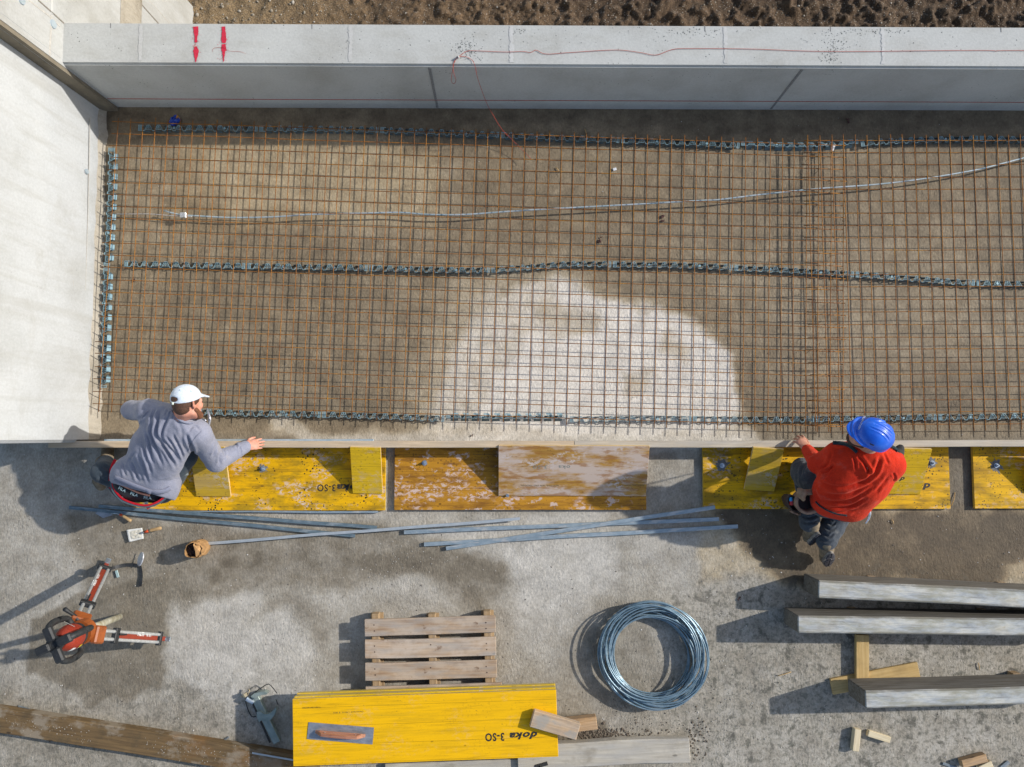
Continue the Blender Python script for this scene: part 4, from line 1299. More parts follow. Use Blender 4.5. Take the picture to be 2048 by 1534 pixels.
# handle: open grip with two sloping ends, swept box section
hs = [(-.175, .006), (-.15, .028), (-.125, .040), (.115, .040), (.145, .028), (.170, .006)]
V = []; F = []
Lh = L * .38
for i, (x, z) in enumerate([(-Lh, .003), (-Lh * .86, .020), (-Lh * .72, .046), (-Lh * .3, .056), (Lh * .3, .056), (Lh * .72, .046), (Lh * .86, .020), (Lh, .003)]):
    w_ = .011 if i in (0, 7) else (.016 if i in (1, 6) else .0135)
    h_ = .020 if 1 < i < 6 else .012
    V += [(x, -w_, z), (x, w_, z), (x, w_ * .8, z + h_ * .8), (x, -w_ * .8, z + h_ * .8)]
for i in range(7):
    for j in range(4):
        l = (j + 1) % 4
        F.append((i * 4 + j, i * 4 + l, (i + 1) * 4 + l, (i + 1) * 4 + j))
F += [(0, 1, 2, 3), (31, 30, 29, 28)]
o = from_pydata('handle', V, F, HWD, fl, M)
bar_ = bmesh.new(); bm_box(bar_, Lh * 1.7, .022, .014, Matrix.Translation((0, 0, .007)), .003)
bm_obj('handle_base', bar_, HWD, fl, M)
for sx_ in (-.62, .62):
    b2 = bmesh.new(); cyl(b2, (Lh * sx_, 0, .010), (Lh * sx_, 0, .050), .006, n=8)
    bm_obj('handle_post', b2, STL, fl, M)

# timber pieces on and by the stack
TW1 = mat_wood('offcut_timber', (0.34, 0.21, 0.11), (0.60, 0.44, 0.28), 1.3, .8, .35, 21, True, .5, (0.12, 0.10, 0.08))
o = bar('timber_offcut', at(1064, 1437, ZS + .058), at(1157, 1464, ZS + .050), .125, .050, TW1, None, .004, warp=.008)
tag(o, 'short cement stained timber offcut lying over the right end of the topmost yellow panel', 'timber piece')
TW2 = mat_wood('offcut_timber_brown', (0.30, 0.17, 0.07), (0.55, 0.36, 0.19), 1.3, .8, .2, 22, True, .3)
o = bar('timber_offcut', at(1120, 1455, .10), at(1194, 1446, .10), .10, .075, TW2, None, .004, warp=.004)
tag(o, 'short brown timber block on the ground at the right end of the panel stack', 'timber piece')
GP = mat_wood('grey_plank', (0.34, 0.30, 0.235), (0.54, 0.50, 0.42), 1.0, .85, .6, 31, True, .3, (0.14, 0.12, 0.09))
o = bar('grey_plank', at(1035, 1515, .085), at(1380, 1501, .085), .185, .075, GP, None, .004, warp=.010)
tag(o, 'weathered grey plank sticking out to the right of the yellow panel stack', 'plank')
o = bar('grey_plank', at(770, 1545, .05), at(1078, 1534, .05), .13, .045, GP, None, .004, warp=.006)
tag(o, 'grey plank just showing below the front edge of the yellow panel stack', 'plank')
# dark metal coupling between the planks
cp = thing('scaffold_coupling', at(1083, 1530, 0), 'small dark metal coupling between the two grey planks', 'coupling')
DK = mat_plain('dark_iron', (0.05, 0.048, 0.045), .6, .5, .4, 40, .2)
bm = bmesh.new(); cyl(bm, at(1070, 1532, .07), at(1095, 1525, .07), .022, n=10); bm_obj('sleeve', bm, DK, cp)
bm = bmesh.new(); cyl(bm, at(1078, 1524, .06), at(1082, 1538, .10), .014, n=6); bm_obj('bolt', bm, DK, cp)
bm = bmesh.new(); cyl(bm, at(1032, 1543, .05), at(1072, 1532, .06), .010, n=8); bm_obj('rod', bm, DK, cp)

# brown timber at the bottom left
BT = mat_wood('brown_timber', (0.075, 0.045, 0.018), (0.20, 0.125, 0.05), 1.0, .75, 0, 41, True, .7, (0.06, 0.045, 0.022))
patches(BT, 2.2, (0.27, 0.225, 0.165), .50, .56, .75, 3)
patches(BT, 1.4, (0.20, 0.10, 0.03), .55, .65, .7, 9)
patches(PW, 5.0, (0.48, 0.39, 0.30), .50, .60, .6, 2); patches(PW, 7.0, (0.13, 0.065, 0.025), .60, .66, .75, 6)
patches(PW2, 4.0, (0.54, 0.45, 0.36), .48, .60, .6, 4); patches(PW2, 6.0, (0.14, 0.07, 0.03), .60, .66, .7, 8)
patches(GP, 3.0, (0.24, 0.21, 0.16), .55, .66, .6, 5)
patches(TW1, 6.0, (0.30, 0.29, 0.26), .5, .58, .7, 5)
A = at(-60, 1432, .085); B = at(640, 1543, .085)
o = bar('brown_plank', A, B, .185, .085, BT, None, .005, warp=.006)
tag(o, 'long wet brown timber plank running along the bottom left edge', 'plank')
bm = bmesh.new()
for i in range(260):
    f = random.choice((random.uniform(.05, .35), random.uniform(.5, .98), random.uniform(.5, .98)))
    s = random.gauss(0, .04)
    p = A.lerp(B, f) + Vector((0, s, 0)) + Vector((0, 0, .001))
    ico_stone(bm, p, random.uniform(.002, .0045))
o = bm_obj('sawdust_and_grit', bm, STONE)
tag(o, 'pale grit and wood crumbs scattered on the brown plank', 'grit', kind='stuff')

# ------------------------------------------------------------------ pale beams at the right
t = NT('whitewashed_beam')
v = t.coord(scale=(1.1, 3.4, 3.4))
n1 = t.noise(v, 4, 7, .7, .6)
c = t.ramp(n1, [(0.30, (0.19, 0.21, 0.225)), (0.47, (0.40, 0.42, 0.42)), (0.62, (0.53, 0.525, 0.47)), (0.8, (0.34, 0.27, 0.15))])
n0 = t.noise(t.coord(loc=(7, 1, 0)), 3.5, 5, .7)
c = t.mix(t.math('MULTIPLY', t.ramp(n0, [(0.5, 0.0), (0.62, 1.0)]), .6), c, t.mix(.5, c, (0.28, 0.22, 0.13)))
n2 = t.noise(t.coord(scale=(.5, 12, 12)), 5, 6, .65, .3)
c = t.mix(t.math('MULTIPLY', t.ramp(n2, [(0.55, 0.0), (0.66, 1.0)]), .55), c, (0.10, 0.085, 0.06))
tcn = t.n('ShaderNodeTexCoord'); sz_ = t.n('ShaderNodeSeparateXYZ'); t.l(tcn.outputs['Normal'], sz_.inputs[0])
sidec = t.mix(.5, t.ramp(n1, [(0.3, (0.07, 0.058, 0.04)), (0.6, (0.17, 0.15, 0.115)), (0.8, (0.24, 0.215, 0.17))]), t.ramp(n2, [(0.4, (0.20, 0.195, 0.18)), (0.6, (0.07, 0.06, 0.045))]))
nw = t.noise(t.coord(scale=(.5, 2, 1), loc=(3, 3, 3)), 6, 6, .7)
c = t.mix(t.math('MULTIPLY', t.ramp(nw, [(0.48, 0.0), (0.60, 1.0)]), .7), c, (0.27, 0.26, 0.19))
yy = t.n('ShaderNodeSeparateXYZ'); t.l(t.coord(), yy.inputs[0])
ed = t.math('GREATER_THAN', t.math('ABSOLUTE', yy.outputs[1]), .050)
c = t.mix(t.math('MULTIPLY', t.math('MULTIPLY', ed, t.ramp(nw, [(0.35, 0.0), (0.5, 1.0)])), .6), c, (0.12, 0.105, 0.075))
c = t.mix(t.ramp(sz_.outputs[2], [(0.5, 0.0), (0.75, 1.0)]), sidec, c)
BEAM = t.done(c, .85, 0, t.bump(n2, .4, .004))
for (A, B, w_, h_, z, lab) in (
        ((1637, 1178), (2230, 1206), .135, .30, .335, 'pale whitewashed beam, uppermost of three, nearest the timber shutter'),
        ((1596, 1249), (2230, 1256), .130, .30, .335, 'pale whitewashed beam, middle one of three, reaching furthest left'),
        ((1731, 1400), (2230, 1386), .130, .30, .375, 'pale whitewashed beam, lowest of three, lying on yellowish wood offcuts')):
    o = bar('whitewashed_beam', at(*A, z), at(*B, z), w_, h_, BEAM, None, .007, warp=.006)
    tag(o, lab, 'beam', 'whitewashed beams at the right edge')
    u_ = (at(*B, z) - at(*A, z)).normalized()
    for f in ((1.35,) if z > .34 else (.55, 1.6)):
        p = at(*A, z) + u_ * f; p.z = z - h_ - .001
        s_ = Vector((-u_.y, u_.x, 0))
        o = bar('packing_batten', p - s_ * (.068), p + s_ * (.068), .06, p.z, PW3, None, .002)
        tag(o, 'short batten hidden under the ' + lab.split(',')[1].strip() + f', {"left" if f < 1 else "right"} support' if z < .34 else 'short batten hidden under the lowest pale beam', 'batten')
OW = mat_wood('yellowish_offcut', (0.42, 0.27, 0.09), (0.60, 0.43, 0.19), 1.0, .75, 0, 51, True, .3, (0.12, 0.08, 0.03))
o = bar('timber_offcut', at(1725.5, 1270, .062), at(1725.5, 1372, .062), .103, .034, OW, None, .003)
tag(o, 'upright lying yellowish board piece above the lowest beam, pointing at the middle beam', 'timber piece')
o = bar('timber_offcut', at(1664, 1374, .026), at(1838, 1340, .026), .125, .026, OW, None, .003)
tag(o, 'slanting yellowish board piece lying under the left end of the lowest beam', 'timber piece')
PB = mat_wood('fresh_cut_block', (0.55, 0.44, 0.26), (0.76, 0.66, 0.46), 1.0, .75, 0, 61, False, .15)
o = bar('wood_block', at(1716.5, 1459, .055), at(1711.5, 1503, .055), .052, .050, PB, None, .003)
tag(o, 'small pale wood block standing up the picture, left one of two below the lowest beam', 'wood block')
o = bar('wood_block', at(1737, 1467, .045), at(1781, 1481, .045), .048, .040, PB, None, .003)
tag(o, 'small pale wood block lying slanted, right one of two below the lowest beam', 'wood block')
o = bar('wood_block', at(1925, 1529, .060), at(1974, 1516, .060), .062, .055, TW2, None, .003)
tag(o, 'brown wood block at the bottom right edge', 'wood block')
o = bar('wood_block', at(1960, 1540, .05), at(1985, 1528, .05), .05, .045, PB, None, .003)
tag(o, 'yellow wood block cut by the bottom edge, below the brown one', 'wood block')
SLV = mat_galv('steel_sliver', (0.14, 0.17, 0.19), (0.26, 0.30, 0.33), .5, .4)
for (a, b, w_, lab) in (((1886, 1527), (1915, 1536), .02, 'dark metal strip left of the brown block at the bottom right'), ((2003, 1536), (2018, 1524), .03, 'short dark grey offcut right of the yellow block at the bottom right'),
                        ((36, 1413), (62, 1421), .018, 'small blue grey metal offcut behind the left end of the brown plank'), ((443, 1484), (458, 1474), .012, 'thin bent blue grey offcut beside the brown plank near the clamp'),
                        ((474, 1488), (500, 1489), .02, 'small blue grey offcut between the clamp and the brown plank'), ((504, 1506), (590, 1521), .012, 'pale narrow metal strip lying on the brown plank near the stack')):
    z = .10 if a[0] == 504 else .012
    o = bar('metal_offcut', at(*a, z), at(*b, z), w_, .006, SLV if a[0] != 504 else CHL, None, .0005)
    tag(o, lab, 'metal offcut')

# ------------------------------------------------------------------ hand tools on the left
TWL = mat_wood('tool_handle_wood', (0.34, 0.21, 0.09), (0.55, 0.38, 0.19), 1, .6, 0, 71, False, .2)
ORG = mat_plain('orange_ferrule', (0.60, 0.07, 0.012), .5, 0, .2, 30)
def smooth_loft(name, pts, radii, mat, parent, n=10, flat=1.0):
    V, F = tube_pydata(pts, list(radii), n)
    return from_pydata(name, V, F, mat, parent, smooth=True)
tr = thing('trowel', at(255, 1036, 0), 'trowel with a wooden handle and orange ferrule poking out from beneath the leftmost channels', 'trowel')
smooth_loft('handle', [at(244, 1031, .03), at(249, 1034, .032), at(256, 1038.5, .032), at(261, 1041.5, .032), at(262.5, 1042.3, .03)], [.009, .012, .013, .0145, .010], TWL, tr)
smooth_loft('ferrule', [at(239.5, 1028.5, .028), at(244.5, 1031.3, .03)], [.009, .0105], ORG, tr)
smooth_loft('shank', [at(222, 1027, .018), at(232, 1027, .034), at(240, 1028.6, .03)], [.004, .004, .005], BOLT, tr)
from_pydata('blade', [at(226, 1030, .012), at(205, 1020, .010), at(190, 1026, .010), at(206, 1036, .010)], [(0, 1, 2, 3)], STL, tr)

sc = thing('bucket_trowel', at(285, 1068, 0), 'square white bladed bucket trowel caked with mortar, wooden handle with an orange collar', 'trowel')
c0 = [at(258, 1084, .028), at(287, 1077, .020), at(284, 1056, .030), at(253, 1060, .040)]
CAKE = mat_concrete('mortar_cake', (0.58, 0.56, 0.48), (0.32, 0.28, 0.19), 9, .95, .8, .6)
WH = mat_plain('white_blade', (0.68, 0.68, 0.64), .55, 0, .12, 30)
# dished blade
V = []; F = []
n = 8
for i in range(n + 1):
    for j in range(n + 1):
        a = i / n; b = j / n
        p = (c0[0] * (1 - a) + c0[1] * a) * (1 - b) + (c0[3] * (1 - a) + c0[2] * a) * b
        e = min(a, 1 - a, b, 1 - b)
        V.append(p + Vector((0, 0, -.008 * smooth01(e * 5))))
for i in range(n):
    for j in range(n):
        F.append((i * (n + 1) + j, (i + 1) * (n + 1) + j, (i + 1) * (n + 1) + j + 1, i * (n + 1) + j + 1))
o = from_pydata('blade', V, F, WH, sc, smooth=True)
md = o.modifiers.new('s', 'SOLIDIFY'); md.thickness = .004
V = []; F = []
n = 14
for i in range(n + 1):
    for j in range(n + 1):
        a = .10 + .8 * i / n; b = .08 + .82 * j / n
        p = (c0[0] * (1 - a) + c0[1] * a) * (1 - b) + (c0[3] * (1 - a) + c0[2] * a) * b
        e = min(i, n - i, j, n - j) / n
        h = .012 * smooth01(e * 6) * (.4 + noise.noise(Vector((a * 6, b * 6, 4)))) - .003
        V.append(p + Vector((0, 0, h - .004)))
for i in range(n):
    for j in range(n):
        F.append((i * (n + 1) + j, (i + 1) * (n + 1) + j, (i + 1) * (n + 1) + j + 1, i * (n + 1) + j + 1))
from_pydata('dried_mortar', V, F, CAKE, sc, smooth=True)
smooth_loft('tang', [at(285, 1066, .030), at(290, 1064, .055), at(293, 1063.5, .055)], [.004, .004, .005], BOLT, sc)
smooth_loft('ferrule', [at(288.5, 1064.3, .055), at(298, 1061.5, .055)], [.008, .011], ORG, sc)
smooth_loft('handle', [at(297.5, 1061.6, .055), at(303, 1060.3, .055), at(313, 1058, .052), at(320, 1056.5, .05), at(323, 1056, .048)], [.011, .013, .013, .015, .010], TWL, sc)

# brown paper bag with dark contents
bg_ = thing('paper_bag', at(404, 1096, 0), 'open crumpled brown paper bag with dark contents at the end of a thin channel', 'paper bag')
KR = mat_plain('kraft_paper', (0.40, 0.225, 0.09), .8, 0, .3, 18, .3)
V = []; F = []
cb = at(404, 1094, 0); n = 26; rows = [(.0, .068, .064), (.05, .076, .068), (.11, .073, .067), (.155, .069, .062), (.185, .073, .062)]
for i, (z, ra, rb) in enumerate(rows):
    for k in range(n):
        a = 2 * math.pi * k / n
        w_ = 1 + .10 * noise.noise(Vector((math.cos(a) * 2, math.sin(a) * 2, i * .9))) * (1 + i * .4)
        zz = z + (.03 * noise.noise(Vector((math.cos(a) * 3, math.sin(a) * 3, 7))) if i == 4 else 0)
        V.append((cb.x + ra * w_ * math.cos(a), cb.y + rb * w_ * math.sin(a), max(zz, .001)))
for i in range(len(rows) - 1):
    for k in range(n):
        l = (k + 1) % n
        F.append((i * n + k, i * n + l, (i + 1) * n + l, (i + 1) * n + k))
F.append(tuple(range(n))[::-1])
o = from_pydata('bag', V, F, KR, bg_, smooth=False)
md = o.modifiers.new('s', 'SOLIDIFY'); md.thickness = .003
# folded flap on the sun side covering part of the mouth
V = []
p0 = [(.068, -.03, .17), (.056, .048, .175), (.012, .062, .185), (.010, .045, .205), (.026, -.005, .20), (.024, -.05, .18), (.05, -.052, .165)]
V = [(cb.x + a, cb.y + b, c_) for a, b, c_ in p0] + [(cb.x + .045, cb.y + .01, .20)]
F = [(i, (i + 1) % 7, 7) for i in range(7)]
from_pydata('flap', V, F, KR, bg_)
bm = bmesh.new()
for i in range(150):
    a = random.random() * 6.28; r_ = .06 * math.sqrt(random.random())
    ico_stone(bm, (cb.x + r_ * math.cos(a), cb.y + r_ * math.sin(a), .125 + random.uniform(-.004, .012)), random.uniform(.006, .012))
o = bm_obj('contents', bm, mat_plain('dark_nails', (0.045, 0.03, 0.028), .7, .2, .5, 60), bg_); o['kind'] = 'stuff'

# ------------------------------------------------------------------ beam clamp with wires
KL = thing('formwork_clamp', at(528, 1435, 0), 'greenish steel formwork clamp with two hooked jaws, shaded, left of the panel stack', 'clamp')
GS = mat_galv('greenish_steel', (0.20, 0.25, 0.23), (0.32, 0.38, 0.35), .5, .4, (0.42, 0.42, 0.36), .3)
bar('rail', at(507, 1390, .055), at(553.5, 1486, .050), .058, .045, GS, KL, .003)
def plate_poly(name, pxs, z0, z1, mat, parent):
    n = len(pxs)
    lo = [at(a, b, z1) for a, b in pxs]
    V = [Vector((p.x, p.y, z0)) for p in lo] + lo
    F = [tuple(range(n))[::-1], tuple(range(n, 2 * n))] + [(i, (i + 1) % n, n + (i + 1) % n, n + i) for i in range(n)]
    bm = bmesh.new(); vs = [bm.verts.new(q) for q in V]
    for f in F: bm.faces.new([vs[i] for i in f])
    bmesh.ops.triangulate(bm, faces=[f for f in bm.faces if len(f.verts) > 4])
    return bm_obj(name, bm, mat, parent)
plate_poly('jaw', [(501, 1393), (508, 1387), (519, 1384), (529, 1383), (535, 1386), (533, 1389), (524, 1390), (516, 1393), (512, 1399)], .03, .085, GS, KL)
plate_poly('jaw', [(513, 1424), (520, 1423), (530, 1429), (540, 1427), (547, 1420), (551, 1415), (553, 1419), (549, 1430), (541, 1440), (530, 1443), (523, 1441), (518, 1444), (514, 1435)], .03, .075, GS, KL)
bm = bmesh.new(); cyl(bm, at(493, 1397, .06), at(507, 1405, .05), .018, n=12); bm_obj('sleeve', bm, BOLT, KL)
bm = bmesh.new(); cyl(bm, at(503, 1401, .04), at(540, 1485, .03), .008, n=8); bm_obj('spindle', bm, DK, KL)
bm = bmesh.new(); cyl(bm, at(489, 1387, .05), at(492, 1393, .05), .020, n=8); bm_obj('wing_nut', bm, mat_plain('brass_nut', (0.42, 0.36, 0.24), .5, .5), KL)
tube('wing', [at(482, 1393, .05), at(488, 1394, .055), at(496, 1390, .055), at(499, 1381, .055), at(497, 1378, .05)], .005, mat_plain('rusty_brass', (0.36, 0.30, 0.20), .6, .4), KL)
BW = mat_plain('black_wire', (0.015, 0.015, 0.017), .6, .2, .2, 40)
o = tube('black_wire', resample([at(499, 1396, .045), at(510, 1385, .06), at(525, 1374, .07), at(537, 1368, .075), at(546, 1376, .07), at(554, 1386.5, .06)], .02), .0035, BW)
tag(o, 'bent black wire arching over the upper jaw of the clamp', 'wire')
o = tube('black_wire', resample([at(491, 1400, .02), at(493, 1410, .01), at(498, 1424, .01), at(503, 1432.5, .01), at(507, 1434, .012), at(513, 1432, .012)], .02), .0035, BW)
tag(o, 'bent black wire on the ground left of the clamp', 'wire')
o = tube('black_wire', [at(552, 1399, .03), at(554, 1404, .02), at(556, 1409, .006)], .003, BW)
tag(o, 'tiny piece of black wire between the two clamp jaws', 'wire')

# ------------------------------------------------------------------ tripod with laser instrument
ORP = mat_plain('orange_plastic', (0.27, 0.070, 0.014), .5, 0, .2, 14)
REDP = mat_plain('red_plastic', (0.26, 0.028, 0.012), .45, 0, .15, 14)
BLK = mat_plain('black_rubber', (0.018, 0.020, 0.022), .6, 0, .4, 30, .2)
ALU = mat_galv('aluminium_tube', (0.55, 0.57, 0.57), (0.75, 0.77, 0.77), .35, .6, (0.45, 0.42, 0.35), .15)
WHT = mat_plain('white_print', (0.80, 0.80, 0.78), .6, 0, .05)
hub = at(163, 1264, 1.0)
tri = thing('surveying_tripod', at(262, 1212, 0), 'aluminium surveying tripod with orange brackets and red leg panels, at the left', 'tripod')
STK = mat_plain('red_sticker', (0.24, 0.032, 0.012), .45, 0, .1, 20)
def leg(foot, head, label, txt_side):
    foot = Vector(foot); head = Vector(head)
    u = (head - foot).normalized()
    s = u.cross(Vector((0, 0, CAM_H)) - head).normalized()     # broad side turned up and towards the middle of the site
    # outward normal
    nn = s.cross(u)
    if nn.z < 0: nn = -nn
    L = (head - foot).length
    def P(a, b, c_=0): return foot + u * a + s * b + nn * c_
    g = .028
    for sg in (-1, 1):
        bm = bmesh.new(); cyl(bm, P(L * .12, g * sg), P(L * .93, g * sg * .92), .0120, n=12)
        bm_obj('leg_tube', bm, ALU, tri, smooth=False)
    M = frame(P(L * .46, 0, .002), u, v=s if True else None)
    bm = bmesh.new(); bm_box(bm, L * .56, .032, .014, None, .002)
    o_ = bm_obj('leg_panel', bm, STK, tri, M)
    # text runs along the leg, on the outward side
    zsg = 1 if (M.to_3x3() @ Vector((0, 0, 1))).dot(nn) > 0 else -1
    MT = M @ Matrix.Diagonal((1, zsg, zsg, 1)) if zsg < 0 else M
    lettering('print', 'HILTI', M if zsg > 0 else M @ Matrix.Rotation(math.pi, 4, 'X'), txt_side * L * .02, txt_side * -.010 * 1, .036, WHT, o_, 0 if txt_side < 0 else math.pi, 0, .001, z=.0088)
    lettering('print', 'PA 921', M if zsg > 0 else M @ Matrix.Rotation(math.pi, 4, 'X'), txt_side * L * .02 - .13 * (1 if txt_side > 0 else -1) * 1.0, txt_side * -.008, .022, WHT, o_, 0 if txt_side < 0 else math.pi, 0, .0, z=.0088)
    for a, w_ in ((.135, .034), (.745, .05)):
        M2 = frame(P(L * a, 0, .0), u, v=s)
        bm = bmesh.new(); bm_box(bm, w_, .104, .036, None, .005); bm_obj('clamp_block', bm, BLK, tri, M2)
    bm = bmesh.new(); bm_box(bm, .085, .012, .014, Matrix.Translation((0, 0, .028)), .003)
    bm_obj('clamp_lever', bm, BLK, tri, frame(P(L * .70, .012, .0), u, v=s) if zsg > 0 else frame(P(L * .70, .012, .0), u, v=s) @ Matrix.Rotation(math.pi, 4, 'X'))
    # foot: bracket, step and steel point
    bm = bmesh.new(); bm_box(bm, .07, .034, .024, None, .004); bm_obj('foot_bracket', bm, STK, tri, frame(P(L * .095, 0), u, v=s))
    bm = bmesh.new()
    cyl(bm, P(L * .07, 0), P(0, 0), .014, .003, n=8)
    o2 = bm_obj('foot_point', bm, BOLT, tri)
    M3 = frame(P(L * .055, 0, .0), nn, v=s)
    bm = bmesh.new(); bm_box(bm, .055, .036, .008, Matrix.Translation((.02, 0, 0)), .002); bm_obj('foot_step', bm, SLV, tri, M3)
    # orange shoulder bracket
    M4 = frame(P(L * .955, 0, .002), u, v=s)
    bm = bmesh.new(); bm_box(bm, .105, .118, .046, None, .010); bm_obj('shoulder_bracket', bm, ORP, tri, M4)
    return P
f1 = at(216, 1122, .0); f2 = at(336, 1278, .0); f3 = at(240, 1233, .0)
hd = hub
leg(f1, hd + (f1 - hd).normalized() * .02 + Vector((-.02, .06, 0)), '', 1)
leg(f2, hd + Vector((.075, -.02, -.02)), '', 1)
# third leg seen end on: caked pale pole
M_ = mat_plain('caked_pole', (0.40, 0.39, 0.32), .8, 0, .3, 14, .3, col2=(0.26, 0.23, 0.14))
V, F = tube_pydata([f3 + Vector((0, 0, .004)), f3.lerp(hd, .02), f3.lerp(hd, .5), f3.lerp(hd, .93)], [.010, .026, .025, .024], 12)
from_pydata('rear_leg', V, F, M_, tri, smooth=True)
# head plate and orange crown
bm = bmesh.new(); cyl(bm, hd + Vector((0, 0, -.04)), hd + Vector((0, 0, .03)), .085, .080, n=18); bm_obj('head', bm, ORP, tri)
bm = bmesh.new(); cyl(bm, hd + Vector((0, 0, .03)), hd + Vector((0, 0, .055)), .062, .060, n=18); bm_obj('head_plate', bm, ORP, tri)
bm = bmesh.new(); cyl(bm, hd + Vector((0, 0, -.16)), hd + Vector((0, 0, -.04)), .022, n=10); bm_obj('centre_column', bm, ALU, tri)
# crank
ck = hd + Vector((-.06, .10, -.02))
tube('crank', [hd + Vector((-.02, .06, -.01)), ck, ck + Vector((-.02, .015, .0)), ck + Vector((-.035, .06, .06))], [.014, .014, .011, .015], BLK, tri, n=10)

ins = thing('laser_instrument', hd + Vector((0, 0, .055)), 'red and black rotating laser level in a black roll cage, mounted on the tripod', 'laser level')
ib = hd + Vector((-.0, -.0, .055))
def lathe(name, prof, c, mat, parent, n=28, squash=1.0):
    V = []; F = []
    for (r_, z) in prof:
        for k in range(n):
            a = 2 * math.pi * k / n
            V.append((c.x + r_ * math.cos(a), c.y + r_ * math.sin(a) * squash, c.z + z))
    for i in range(len(prof) - 1):
        for k in range(n):
            l = (k + 1) % n
            F.append((i * n + k, i * n + l, (i + 1) * n + l, (i + 1) * n + k))
    F.append(tuple(range(n))[::-1]); F.append(tuple((len(prof) - 1) * n + k for k in range(n)))
    return from_pydata(name, V, F, mat, parent)
lathe('base', [(.075, 0), (.080, .02), (.078, .035), (.062, .045)], ib, BLK, ins)
lathe('body', [(.078, .036), (.083, .06), (.084, .10), (.070, .15), (.050, .185), (.046, .20)], ib, REDP, ins)
lathe('rotor_window', [(.040, .198), (.040, .235)], ib, mat_plain('dark_glass', (0.02, 0.03, 0.03), .1, 0, .1), ins, 16)
top = ib + Vector((0, 0, .262))
lathe('top_hub', [(.050, -.022), (.052, .0), (.030, .006), (.026, .008), (.022, -.004)], top, BLK, ins, 20)
ang0 = R(25)
for k in range(4):
    a = ang0 + k * math.pi / 2
    d = Vector((math.cos(a), math.sin(a), 0))
    q = Vector((-d.y, d.x, 0))
    tube('cage_handle', resample([ib + d * .070 + Vector((0, 0, .012)), ib + d * .115 + Vector((0, 0, .030)), ib + d * .132 + Vector((0, 0, .10)), ib + d * .130 + Vector((0, 0, .19)), ib + d * .112 + Vector((0, 0, .245)), ib + d * .075 + Vector((0, 0, .262)), ib + d * .03 + Vector((0, 0, .262))], .02), .021, BLK, ins, n=8)
    # star arm of the cap
    M5 = frame(top + d * .072, d, v=q)
    bm = bmesh.new(); bm_box(bm, .095, .058, .040, None, .010); bm_obj('cap_arm', bm, BLK, ins, M5)
for a0, w_, z0, col in ((R(-62), .05, .11, WHT), (R(-50), .045, .055, mat_plain('yellow_label', (0.65, 0.45, 0.02), .6)), (R(-64), .04, .055, WHT)):
    V = []; F = []
    rr = lambda z: .0855 if z < .10 else .0855 - (z - .10) * .27
    for i in range(6):
        a = a0 + (i / 5 - .5) * (w_ / .084)
        for z in (z0, z0 + .028):
            V.append((ib.x + rr(z) * math.cos(a), ib.y + rr(z) * math.sin(a), ib.z + z))
    for i in range(5): F.append((2 * i, 2 * i + 2, 2 * i + 3, 2 * i + 1))
    from_pydata('label_sticker', V, F, col, ins)
lt = lettering('print', 'HILTI', Matrix.Translation(ib + Vector((.045, .078, .118))) @ Matrix.Rotation(R(65 - 90), 4, 'Z') @ Matrix.Rotation(R(70), 4, 'X'), 0, 0, .030, WHT, ins, math.pi)

# carrying strap with a bright disc
stp = thing('tripod_strap', at(245, 1130, 0), 'black strap with an oval grey reflector hanging off the far tripod leg', 'strap')
def ribbon(name, pts, w, mat, parent, vert=False, th=.003):
    V = []; F = []
    m = len(pts)
    for i, p in enumerate(pts):
        d = (Vector(pts[min(i + 1, m - 1)]) - Vector(pts[max(i - 1, 0)])); d.z = 0; d.normalize()
        s = Vector((-d.y, d.x, 0)) * w / 2
        V += [Vector(p) + s, Vector(p) - s, Vector(p) - s - Vector((0, 0, th)), Vector(p) + s - Vector((0, 0, th))]
    for i in range(m - 1):
        for j in range(4):
            l = (j + 1) % 4
            F.append((i * 4 + j, i * 4 + l, (i + 1) * 4 + l, (i + 1) * 4 + j))
    F += [(3, 2, 1, 0), tuple((m - 1) * 4 + k for k in range(4))]
    return from_pydata(name, V, F, mat, parent)
ribbon('webbing', resample([at(199, 1138, .09), at(208, 1140, .11), at(218, 1138, .11), at(232, 1134, .05), at(250, 1130, .02), at(268, 1130, .012), at(276, 1132, .012)], .015), .026, BLK, stp)
ribbon('webbing', resample([at(279, 1132, .010), at(281, 1140, .012), at(282, 1152, .014), at(280, 1173, .02)], .015), .026, BLK, stp)
bm = bmesh.new()
M6 = Matrix.Translation(at(281, 1118, .05)) @ Matrix.Rotation(R(75), 4, 'Z') @ Matrix.Rotation(R(-35), 4, 'X')
ret = bmesh.ops.create_cone(bm, cap_ends=True, segments=20, radius1=.05, radius2=.047, depth=.006, matrix=M6 @ Matrix.Diagonal((1.15, .72, 1, 1)))
bm_obj('reflector', bm, mat_plain('clear_reflector', (0.50, 0.50, 0.52), .3, .4, .2, 40), stp)
o = bar('plastic_tag', at(232, 1141, .02), at(236, 1155, .02), .022, .006, mat_plain('pale_teal_plastic', (0.33, 0.45, 0.45), .5), None, .002)
tag(o, 'small pale teal plastic tag lying beside the black strap', 'tag')

